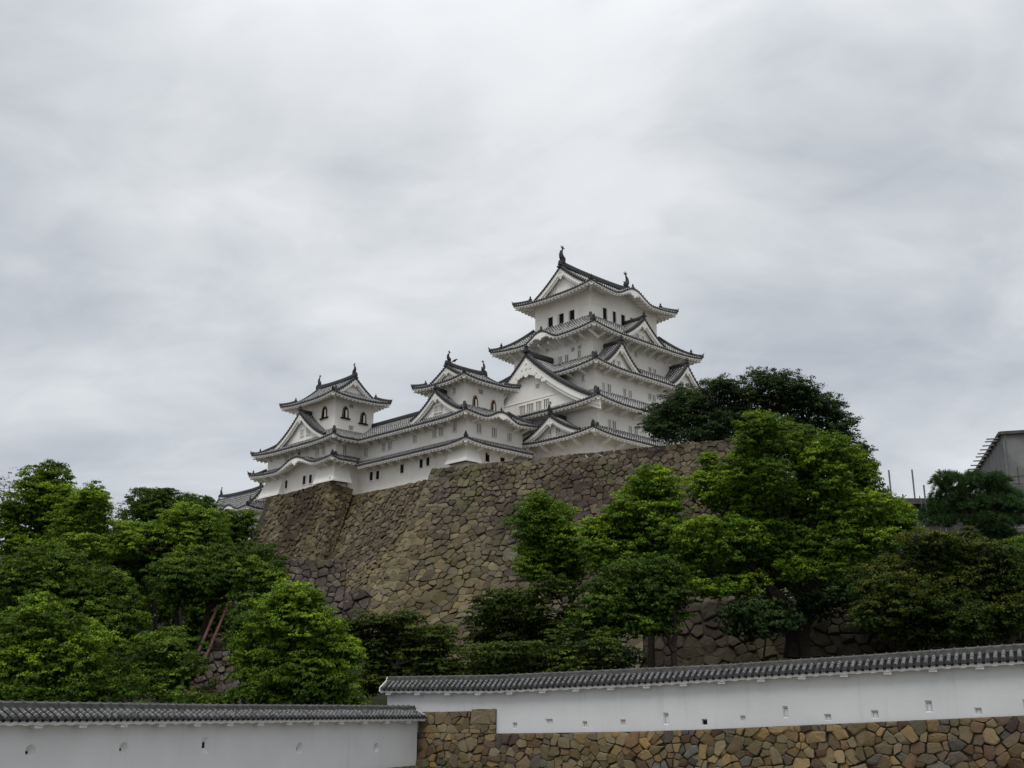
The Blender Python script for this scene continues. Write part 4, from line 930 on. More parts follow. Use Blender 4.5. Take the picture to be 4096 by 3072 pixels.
def build_stone_walls():
    SC = 0.965
    # the big retaining wall in front of the main keep
    TL = Vector((-8.46, 111.77, 22.8)); TR = Vector((21.23, 99.9, 22.8)); r = (TR-TL).normalized()
    A = Batter(TL, r, 38.0, 0.245, 0.0045, 1.0, 0.0)
    g = lambda d: 1.0+0.02*max(0, d)
    masonry('stone_wall', 'tall olive grey stone retaining wall with a sharp battered corner, below the main keep',
            [(A, [(0, 0.0), (35, -0.6), (38, 22.5), (0, 22.5)], 0.74, 1.2, dict(grow=g, gap=0.017, bulge=0.17, jit=0.17, sh=0.3))], M_STONE_A, 11, group='castle stone walls',
            cornerstones=[(A, lambda d: 0.0, 0.0, 22.0, 0.95, 2.3, 5)])
    # lower terrace wall to the left of that corner, almost flush with it
    d0 = 12.9; o0 = A.o(d0); Tc = TL-r*(o0+13.5)+A.n*(o0-0.1)+Vector((0, 0, -d0))
    C = Batter(Tc, r, 30.0, 0.33, 0.004, 0.0, 0.0)
    masonry('stone_wall', 'low terrace wall of big pinkish grey stones under the left end of the tall retaining wall',
            [(C, [(0, 0.6), (4, 0.1), (9, -0.15), (14.5, -0.2), (14.5, 9), (0, 9)], 1.45, 1.4, dict(gap=0.03, bulge=0.22))], M_STONE_C, 23, group='castle stone walls')
    # the brown wall carrying the corridor and the left small keep
    def cp(u, v, z): return castle_pt(u, v, z)*SC
    T1 = cp(-15.3, 29.5, 24.95); E1 = cp(-15.3, 6.0, 24.95); B1 = Batter(T1, E1-T1, (E1-T1).length, 0.42, 0.012, 0.0, 0.0)
    T2 = cp(-19.5, 42.4, 25.8); E2 = cp(-19.5, 28.0, 25.8); B2 = Batter(T2, E2-T2, (E2-T2).length, 0.15, 0.003, 1.7, 1.0)
    T3 = cp(-19.5, 28.0, 25.7); E3 = cp(-15.6, 28.0, 25.6); B3 = Batter(T3, E3-T3, (E3-T3).length, 0.15, 0.003, 1.0, -2.6)
    L1 = B1.L; L2 = B2.L; L3 = B3.L
    masonry('stone_wall', 'brown rubble stone wall with dark stains carrying the corridor and the leftmost small keep',
            [(B1, [(0, 0.15), (L1, 0), (L1, 16.5), (0, 16.5)], 0.72, 1.18, dict(gap=0.018, bulge=0.22, jit=0.24)),
             (B2, [(0, 0.15), (L2, -0.3), (L2, 17), (0, 17)], 0.74, 1.15, dict(gap=0.018, bulge=0.22, jit=0.24)),
             (B3, [(0, -0.35), (L3, 0.1), (L3, 17), (0, 17)], 0.74, 1.15, dict(gap=0.018, bulge=0.22, jit=0.24))], M_STONE_B, 37, group='castle stone walls',
            cornerstones=[(B2, lambda d: 0.0, 0.0, 16.0, 0.8, 1.5, 8), (B3, lambda d: 0.0, -0.4, 2.4, 0.8, 2.0, 9)])
    # rubble wall seen through the trunks on the far left
    E = Batter((-62, 104, 12.5), (1.0, 0.03), 52.0, 0.3, 0.0, 0.0, 0.0)
    masonry('stone_wall', 'pale rubble stone wall glimpsed between the tree trunks on the left',
            [(E, [(0, 0), (46, 0), (46, 15), (0, 15)], 0.95, 1.25, dict(gap=0.05, bulge=0.22))], M_STONE_C, 53, group='castle stone walls')
    D = Batter((11.0, 92.5, 7.4), (0.985, -0.17), 44.0, 0.22, 0.0, 0.0, 0.0)
    masonry('stone_wall', 'shade-toned mossy wall of big boulders behind the trunk of the biggest camphor',
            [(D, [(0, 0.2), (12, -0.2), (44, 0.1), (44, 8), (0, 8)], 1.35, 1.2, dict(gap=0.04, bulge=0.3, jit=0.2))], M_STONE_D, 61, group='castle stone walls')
    F = Batter((-26.5, 71.5, 2.6), (1.0, 0.0), 10.0, 0.35, 0.0, 0.0, 0.0)
    masonry('stone_wall', 'low brown rubble wall behind the rusty pipes, above the lower left white wall',
            [(F, [(0, 0.6), (3, 0.1), (10, 0.0), (10, 4.5), (0, 4.5)], 0.62, 1.2, dict(gap=0.03, bulge=0.25, jit=0.25))], M_STONE_C, 67, group='castle stone walls')
    # earth platforms behind the walls, so that nothing is hollow from the side
    m = MB()
    def ring(ptsz): return [m.V(p) for p in ptsz]
    tl, tr = TL+A.n*-0.25+r*0.3+Vector((0, 0, -0.15)), TL+r*34.6-A.n*0.25+Vector((0, 0, -0.1)); bk = Vector((-A.n.x, -A.n.y, 0))
    pl = [tl, tr, tr+bk*45, tl+bk*26]; foot = [tl+A.n*5-r*5.5, tr+A.n*5+r*3.0, tr+bk*52+r*3.0, tl+bk*30-r*5.5]
    foot = [Vector((p.x, p.y, -1.0)) for p in foot]
    T = [m.V(p) for p in pl]; B_ = [m.V(p) for p in foot]; m.F(T)
    for q in range(4): m.F((T[q], T[(q+1) % 4], B_[(q+1) % 4], B_[q]))
    o = m.build('terrace_ground', M_GROUND); tag(o, kind='structure')
    m = MB(); t4 = [cp(u, v, 20.4) for u, v in ((-19.6, 47.6), (-13.0, 47.6), (-13.0, 62.5), (-19.6, 62.5))]; b4 = [cp(u, v, -1.0) for u, v in ((-27, 41), (-5, 41), (-5, 70), (-27, 70))]
    m.hexa(b4+t4); o = m.build('turret_mound', M_GROUND); tag(o, kind='structure')
    m = MB()
    u0 = [cp(-19.2, 42.0, 25.5), cp(-19.2, 28.2, 25.5), cp(-15.4, 28.2, 24.9), cp(-15.1, 6, 24.8), cp(6, 6, 24.5), cp(6, 41.5, 24.5)]
    m.F([m.V(p) for p in u0]); low = [cp(-27.0, 46, 2), cp(-20.0, 41.5, 25.35), cp(6, 41.5, 24.5), cp(6, 60, 2)]; m.poly(low)
    o = m.build('castle_mound', M_GROUND); tag(o, kind='structure')
build_stone_walls()

# ------------------------------------------------------------------ the two plastered boundary walls in front
class Path:
    def __init__(s, pts):      # (x, y, ridge z, eave z, base z) at each control point
        s.p = np.array(pts, float); s.s = np.concatenate([[0], np.cumsum(np.hypot(np.diff(s.p[:, 0]), np.diff(s.p[:, 1])))]); s.L = s.s[-1]
        # smooth the direction a little
    def at(s, t, col): return float(np.interp(t, s.s, s.p[:, col]))
    def frame(s, t):
        e = 0.6; a = min(max(t-e, 0), s.L); b = max(min(t+e, s.L), 0)
        d = Vector((s.at(b, 0)-s.at(a, 0), s.at(b, 1)-s.at(a, 1), 0)).normalized(); return d, Vector((d.y, -d.x, 0))
    def pt(s, t, out, z):
        d, n = s.frame(t); x, y = s.at(t, 0), s.at(t, 1); return (x+n.x*out, y+n.y*out, z)

def boundary_wall(root, path, roof0, roof1, body0, body1, holes, half=0.36, run=0.78, thick=0.33, zbase=None):
    """tiled plaster wall: out = 0 is the ridge line; front face at +half; roof overhang to +run"""
    P = path.pt; rz = lambda t: path.at(t, 2); ez = lambda t: path.at(t, 3); bz = lambda t: path.at(t, 4)
    org = root.location
    # --- roof tiles: each a half-round tile with a stepped joint, flat pans between
    pit = 0.295; n = int(round((roof1-roof0)/pit)); pt = (roof1-roof0)/n
    for sg, nm in ((1, 'tiled_roof'), (-1, 'roof_back_slope')):
        m = MB(); drop = lambda t: (rz(t)-0.26)-(ez(t)+0.20); rows = []
        prof_n = ((0.0, -0.02), (0.18, 0.0), (0.24, 0.035), (0.34, 0.085), (0.5, 0.105), (0.66, 0.085), (0.76, 0.035), (0.82, 0.0)); cols = []; uvs = []
        ds = []
        nt = 4
        for k in range(nt):
            ds += [(k/nt, 1.0), ((k+0.96)/nt, 0.86)]
        for i in range(n):
            jz = random.uniform(-.012, .012)
            for f, h in prof_n:
                t = roof0+(i+f)*pt; col = []; uc = []
                for r, (q, tap) in enumerate(ds):
                    o = 0.12+(run-0.12)*q; z = rz(t)-0.26-drop(t)*(0.9*q+0.1*q*q)
                    hh = h*tap+(0.012 if tap == 1.0 else 0.0)*(1 if h > 0 else 0.6)+(jz if h > 0.05 else 0)
                    col.append(P(t, sg*o, z+hh)); uc.append((i+f+0.001, (r//2)+(0.04 if r % 2 == 0 else 0.96)))
                cols.append(col); uvs.append(uc)
        m.grid(cols, 0, uvs, flip=(sg < 0))
        if sg > 0:      # round end tiles and the eave edge
            for i in range(n):
                t = roof0+(i+0.5)*pt; z = rz(t)-0.26-drop(t)+0.03
                c = [m.V(P(t+0.095*cos(a), run+0.03, z+0.095*sin(a)), (i+.5, 3.5)) for a in np.linspace(0, 2*pi, 11)[:-1]]; m.F(c, 1)
                c2 = [m.V(P(t+0.095*cos(a), run-0.10, z+0.095*sin(a)), (i+.5, 3.5)) for a in np.linspace(0, 2*pi, 11)[:-1]]
                for q in range(10): m.F((c[q], c2[q], c2[(q+1) % 10], c[(q+1) % 10]), 0)
                a0, a1 = roof0+(i+.8)*pt, roof0+(i+1.2)*pt
                z = rz(t)-0.26-drop(t); m.poly([P(a0, run+0.015, z-0.09), P(a1, run+0.015, z-0.09), P(a1, run+0.015, z+0.0), P(a0, run+0.015, z+0.0)], 0)
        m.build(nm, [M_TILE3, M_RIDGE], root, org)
    # --- ridge: stacked courses, cap tiles with a raised collar at each joint
    m = MB(); N = max(2, int((roof1-roof0)/0.6))
    ts = [roof0+(roof1-roof0)*k/N for k in range(N+1)]
    m.bar([P(t, 0, rz(t)-0.34) for t in ts], 0.34, 0.22, 0, rnd=False)
    m.bar([P(t, 0, rz(t)-0.12) for t in ts], 0.24, 0.11, 0)
    k = 0; t = roof0+0.1
    while t < roof1-0.05:
        m.bar([P(t-0.03, 0, rz(t)-0.125), P(t+0.03, 0, rz(t)-0.125)], 0.28, 0.145, 0); t += 0.45
    m.build('roof_ridge', M_RIDGE2, root, org)
    # --- plaster eave: scalloped board, soffit, blocks
    for sg, nm in ((1, 'scalloped_eave'), (-1, 'back_eave')):
        m = MB(); rowsF = []
        per = pit*2; ns = int((roof1-roof0)/per)
        tl = []
        for i in range(ns):
            for f in (0.0, 0.14, 0.16, 0.30, 0.5, 0.70, 0.84, 0.86): tl.append((roof0+(i+f)*per, f))
        tl.append((roof1, 0))
        top = []; bot = []; bk = []
        for t, f in tl:
            rise = 0.0 if (f < 0.15 or f > 0.85) else 0.010+0.022*sqrt(max(0, 1-((f-0.5)/0.36)**2))
            zz = ez(t); top.append(P(t, sg*(run-0.02), zz+0.15)); bot.append(P(t, sg*(run-0.05), zz+rise)); bk.append(P(t, sg*(half-0.02), zz+0.02+rise*0.6))
        m.grid([top, bot, bk], 0, flip=(sg < 0)); m.build(nm, M_NEARW, root, org)
    t = roof0+0.45
    while t < roof1-0.2:
        m = MB(); d, nn = path.frame(t); z = ez(t)
        q = [P(t-0.16, half-0.05, z-0.085), P(t-0.16, run-0.09, z-0.085), P(t+0.16, run-0.09, z-0.085), P(t+0.16, half-0.05, z-0.085)]
        m.hexa([*q]+[(a[0], a[1], a[2]+0.13) for a in q]); m.build('eave_block', M_NEARW, root, org); t += 1.78
    # --- plaster body with splayed loopholes cut through its front
    m = MB(); zt = lambda t: ez(t)+0.08; cuts = sorted(holes, key=lambda h: h[0]); t = body0
    def panel(a, b, za, zb):
        k = max(1, int((b-a)/0.8))
        m.grid([[P(a+(b-a)*q/k, half, za(a+(b-a)*q/k)) for q in range(k+1)], [P(a+(b-a)*q/k, half, zb(a+(b-a)*q/k)) for q in range(k+1)]], 0)
    lows = (lambda t: bz(t)) if zbase is None else (lambda t: min(bz(t), zbase))
    for h in cuts:
        c, zc, w, hh = h[:4]
        panel(t, c-w/2, lows, zt); panel(c-w/2, c+w/2, lows, lambda q: zc-hh/2); panel(c-w/2, c+w/2, lambda q: zc+hh/2, zt); t = c+w/2
        if h[4] == 'round':
            K = 24; sq = []; ci = []
            for q in range(K):
                a = 2*pi*q/K; ca, sa = cos(a), sin(a); sc = 1/max(abs(ca), abs(sa)); sq.append(m.V(P(c+w/2*ca*sc, half, zc+hh/2*sa*sc))); ci.append(m.V(P(c+w*0.47*ca, half, zc+hh*0.47*sa)))
            for q in range(K): m.F((sq[q], sq[(q+1) % K], ci[(q+1) % K], ci[q]), 0)
    panel(t, body1, lows, zt)
    # back, ends
    k = 24; ts = [body0+(body1-body0)*q/k for q in range(k+1)]
    m.grid([[P(t, -half, lows(t)) for t in ts], [P(t, -half, zt(t)) for t in ts]], 0, flip=True)
    for t in (body0, body1): m.poly([P(t, -half, lows(t)), P(t, half, lows(t)), P(t, half, zt(t)), P(t, 0, rz(t)-0.3), P(t, -half, zt(t))])
    m.build('plaster_body', M_NEARW, root, org)
    for h in cuts:
        c, zc, w, hh, kind = h[:5]; m = MB(); D = 0.17; dx, dz, rs = h[5:8]
        if kind == 'round':
            K = 24; rings = []
            for q, (o, rr) in enumerate(((0, 1), (0.55, 0.62), (1, rs))):
                rings.append([m.V(P(c+dx*o+w*0.47*rr*cos(2*pi*a/K), half-D*o, zc+dz*o+hh*0.47*rr*sin(2*pi*a/K))) for a in range(K)])
            for a, b in zip(rings[:-1], rings[1:]):
                for q in range(K): m.F((a[q], a[(q+1) % K], b[(q+1) % K], b[q]), 0)
            m.F(rings[-1], 1)
        else:
            f = [(-1, -1), (1, -1), (1, 1), (-1, 1)]; a = [m.V(P(c+x*w/2, half, zc+y*hh/2)) for x, y in f]; b = [m.V(P(c+dx+x*w/2*rs, half-D*0.6, zc+dz+y*hh/2*rs)) for x, y in f]
            for q in range(4): m.F((a[q], a[(q+1) % 4], b[(q+1) % 4], b[q]), 0)
            m.F(b, 1 if h[8] == 'open' else 2)
            # drawn lines where the closing lid sits in the opening
            if h[8] != 'open':
                for x0, x1, y0, y1 in ((-1.0, 1.0, 0.9, 1.04), (-1.04, -0.92, -1, 1), (0.92, 1.04, -1, 1), (-1, 1, -1.04, -0.94)):
                    q = [P(c+dx+x*w/2*rs, half-D*0.6+0.012, zc+dz+y*hh/2*rs) for x, y in ((x0, y0), (x1, y0), (x1, y1), (x0, y1))]; m.poly(q, 3)
        m.build('loophole', [M_NEARW, M_DARK, M_NEARW, M_RECESS2], root, org)
M_RIDGE2 = simple('weathered_ridge', (0.085, 0.085, 0.08), 0.8, 0.45, 5.0)
M_RECESS2 = simple('loophole_line', (0.17, 0.165, 0.155), 0.9, 0.15)
def sm(a, b, x):
    t = min(1, max(0, (x-a)/(b-a))); return t*t*(3-2*t)
LEFT_PTS = [(x*.985, y*.985, a*.985, b*.985, c*.985) for x, y, a, b, c in ((-22.8, 26.5, 0.02, -0.80, -3.35), (-16.9, 37, -0.25, -1.03, -3.4), (-12.28, 45.24, -0.43, -1.18, -3.45), (-5.14, 58, -0.62, -1.39, -3.53), (-4.89, 58.45, -0.63, -1.40, -3.53))]
RIGHT_PTS = [(x*1.03, y*1.03, a*1.03, b*1.03, c*1.03) for x, y, a, b, c in ((-6.6, 57.15, 0.81, -0.01, -1.88), (-0.62, 53.97, 0.85, -0.02, -1.86), (6.24, 50.29, 1.10, 0.28, -1.63), (9.29, 48.65, 1.21, 0.46, -1.47), (14.89, 45.67, 1.54, 0.77, -1.12), (19.93, 43.0, 1.86, 1.05, -0.81), (27.5, 39.1, 2.34, 1.47, -0.36))]
PL, PR = Path(LEFT_PTS), Path(RIGHT_PTS)
def hill_z(x, y):
    """the wooded slope between the boundary walls and the stone walls"""
    r = sm(-8, 2, x)
    h = -2.2+(0.8+1.4*r)*sm(50, 78, y)+(0.5+0.1*r)*sm(78, 104, y)+0.5*r+0.15*sin(x*0.31+y*0.13)
    h += 9.0*sm(92, 112, y)*sm(5, -25, x)+6.0*sm(90, 106, y)*sm(12, 30, x)
    return h
def build_near_walls():
    k = .985
    root = empty('boundary_wall', (LEFT_PTS[3][0], LEFT_PTS[3][1], -3.6), 'white plastered wall with round loopholes and a dark tiled roof, at the lower left', 'wall', 'tiled white boundary walls')
    H = [(13.16, -1.86, 0.44, 0.46, 'round', -0.02, -0.05, 0.25), (17.09, -1.93, 0.44, 0.46, 'round', -0.02, -0.05, 0.25), (26.89, -2.33, 0.46, 0.50, 'round', -0.02, -0.04, 0.25), (32.57, -2.54, 0.46, 0.46, 'round', -0.02, -0.04, 0.25),
         (21.18, -1.98, 0.40, 0.62, 'rect', -0.03, 0.0, 0.36, 'open'), (8.6, -1.9, 0.40, 0.62, 'rect', -0.03, 0.0, 0.36, 'open')]
    H = [(a*k-(0.0), b*k, w, h, *r) for a, b, w, h, *r in H]
    boundary_wall(root, PL, 0.0, 36.2*k, 0.0, 36.05*k, H)
    # whitewashed gable end with dark crescents
    root2 = empty('boundary_wall', (RIGHT_PTS[1][0], RIGHT_PTS[1][1], -1.95), 'upper white plastered wall with square loopholes, on a tan stone base', 'wall', 'tiled white boundary walls')
    k2 = 1.03; RH = []
    for t, z, w, h, kd in ((7.48, -1.47, .27, .27, 's'), (9.28, -1.27, .40, .24, 's'), (11.1, -1.37, .26, .28, 's'), (12.98, -1.28, .28, .29, 's'), (15.03, -1.09, .26, .53, 's'), (16.79, -1.2, .26, .26, 'open'), (18.49, -1.03, .25, .22, 's'), (20.33, -0.77, .23, .50, 's'), (22.06, -0.96, .29, .27, 's'), (23.94, -0.83, .30, .33, 's'), (26.03, -0.51, .28, .47, 's'), (27.83, -0.67, .28, .26, 's'), (29.57, -0.45, .26, .45, 's'), (32.0, -0.5, .28, .27, 's')):
        RH.append(((t+0.33)*k2, z*k2, w, h, 'rect', 0.025 if kd != 'open' else 0.0, -0.02, 0.66 if kd != 'open' else 0.75, kd))
    boundary_wall(root2, PR, 0.35, PR.L, 0.55, PR.L, RH)
    # end boards of the two roofs
    for rt, P, t, sg in ((root, PL, 36.2*k, 1), (root2, PR, 0.35, -1)):
        m = MB(); e = t+sg*0.02; rz, ez = P.at(t, 2), P.at(t, 3)
        o = [(-0.78, ez+0.08), (0.78, ez+0.08), (0.74, ez+0.30), (0.16, rz-0.20), (0.10, rz-0.02), (-0.10, rz-0.02), (-0.16, rz-0.20), (-0.74, ez+0.30)]
        a = [m.V(P.pt(t, q, z)) for q, z in o]; d, nn = P.frame(t); b = [m.V(tuple(Vector(P.pt(t, q, z))+d*sg*0.07)) for q, z in o]
        m.F(a, 0); m.F(b[::-1], 0)
        for q in range(len(o)): m.F((a[q], a[(q+1) % len(o)], b[(q+1) % len(o)], b[q]), 0)
        for qo, qz, rr in ((0.0, rz-0.06, .07), (0.0, rz-0.22, .06), (0.16, rz-0.27, .05), (-0.16, rz-0.27, .05)):
            c = Vector(P.pt(t, qo, qz))+d*sg*0.085; m.F([m.V(tuple(c+nn*(rr*cos(w))+Vector((0, 0, rr*sin(w))))) for w in np.linspace(0, 2*pi, 11)[:-1]], 1)
        m.build('gable_end', [M_NEARW, M_RIDGE], rt, rt.location)
    # masonry below the right wall and the raised block at its left end
    class OnPath:
        def __init__(s, P, o0, bat, z): s.P = P; s.o0 = o0; s.b = bat; s.z = z
        def M(s, x, d, out): return Vector(s.P.pt(x, s.o0+s.b*(d+1.2)+out, s.z(x)-d))
    G = OnPath(PR, 0.42, 0.10, lambda x: PR.at(x, 4))
    hue = lambda r: r.random()
    masonry('stone_base', 'tan and brown fieldstone base under the upper white wall, raised at its left', [
        (G, [(2.62, 0.0), (PR.L, 0.0), (PR.L, 3.4), (2.62, 3.4)], 0.52, 1.12, dict(gap=0.008, bulge=0.13, jit=0.22, hue=hue)),
        (G, [(5.62, -1.17), (7.05, -1.2), (7.05, -0.42), (5.62, -0.36)], 1, 1, dict(cells=[[(5.64, -1.13), (7.04, -1.19), (7.05, -0.44), (5.60, -0.37)]], gap=0.01, bulge=0.05, jit=0.02, hue=lambda r: 0.5)),
        (G, [(5.60, -0.37), (7.05, -0.43), (7.05, 0.0), (5.60, 0.0)], 0.5, 1.2, dict(gap=0.010, bulge=0.07, jit=0.08, hue=lambda r: r.uniform(0.05, 0.6))),
        (G, [(2.62, -1.0), (5.60, -1.06), (5.60, 0.0), (2.62, 0.0)], 0.66, 1.2, dict(gap=0.010, bulge=0.07, jit=0.08, hue=lambda r: r.uniform(0.05, 0.6)))], M_STONE_R, 71, 'stone base', 'wall bases')
    m = MB(); P = PR
    top = [P.pt(2.62, .5, PR.at(2.62, 4)+0.98), P.pt(7.05, .5, PR.at(7.05, 4)+1.13), P.pt(7.05, .2, PR.at(7.05, 4)+1.1), P.pt(2.62, .2, PR.at(2.62, 4)+.95)]
    bot = [P.pt(2.62, .75, -6), P.pt(7.05, .75, -6), P.pt(7.05, .2, -6), P.pt(2.62, .2, -6)]
    bpy.context.view_layer.update()
    B = OnPath(PL, 0.40, 0.10, lambda x: PL.at(x, 4)+0.0)
    masonry('stone_base', 'thin row of reddish stones under the lower left white wall', [(B, [(14.0, 0.0), (36.0*k, 0.0), (36.0*k, 2.2), (14.0, 2.2)], 0.45, 1.1, dict(gap=0.018, bulge=0.09, jit=0.14, hue=hue))], M_STONE_R, 83, 'stone base', 'wall bases')
build_near_walls()
def build_ground():
    m = MB(); xs = [-3000, -800, -200, -60, 0, 60, 200, 800, 3000]; ys = [-1500, -300, -60, 0, 30, 60, 120, 400, 1500, 4000]
    m.grid([[(x, y, -5.6) for x in xs] for y in ys], 0); o = m.build('ground', M_GROUND); tag(o, kind='structure')
    # wooded slope: starts just behind the boundary walls
    xs = np.linspace(-75, 80, 94); rows = []
    def front(x):
        if x < -5.0: return float(np.interp(x, [-75, -22.5, -5.0], [-62.0, 26.1, 57.3])) + 0.55
        return float(np.interp(x, [-5.0, -0.64, 6.4, 9.57, 15.3, 20.5, 28.3, 80], [57.9, 55.6, 51.8, 50.1, 47.0, 44.3, 40.3, 12.0]))+0.55
    for q in range(52):
        r = []
        for x in xs:
            f = front(x); y = f+(135-f)*(q/51)**1.15; r.append((x, y, hill_z(x, y)-(1.2 if q == 0 else 0)))
        rows.append(r)
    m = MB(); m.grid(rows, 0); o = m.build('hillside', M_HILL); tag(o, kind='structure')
build_ground()
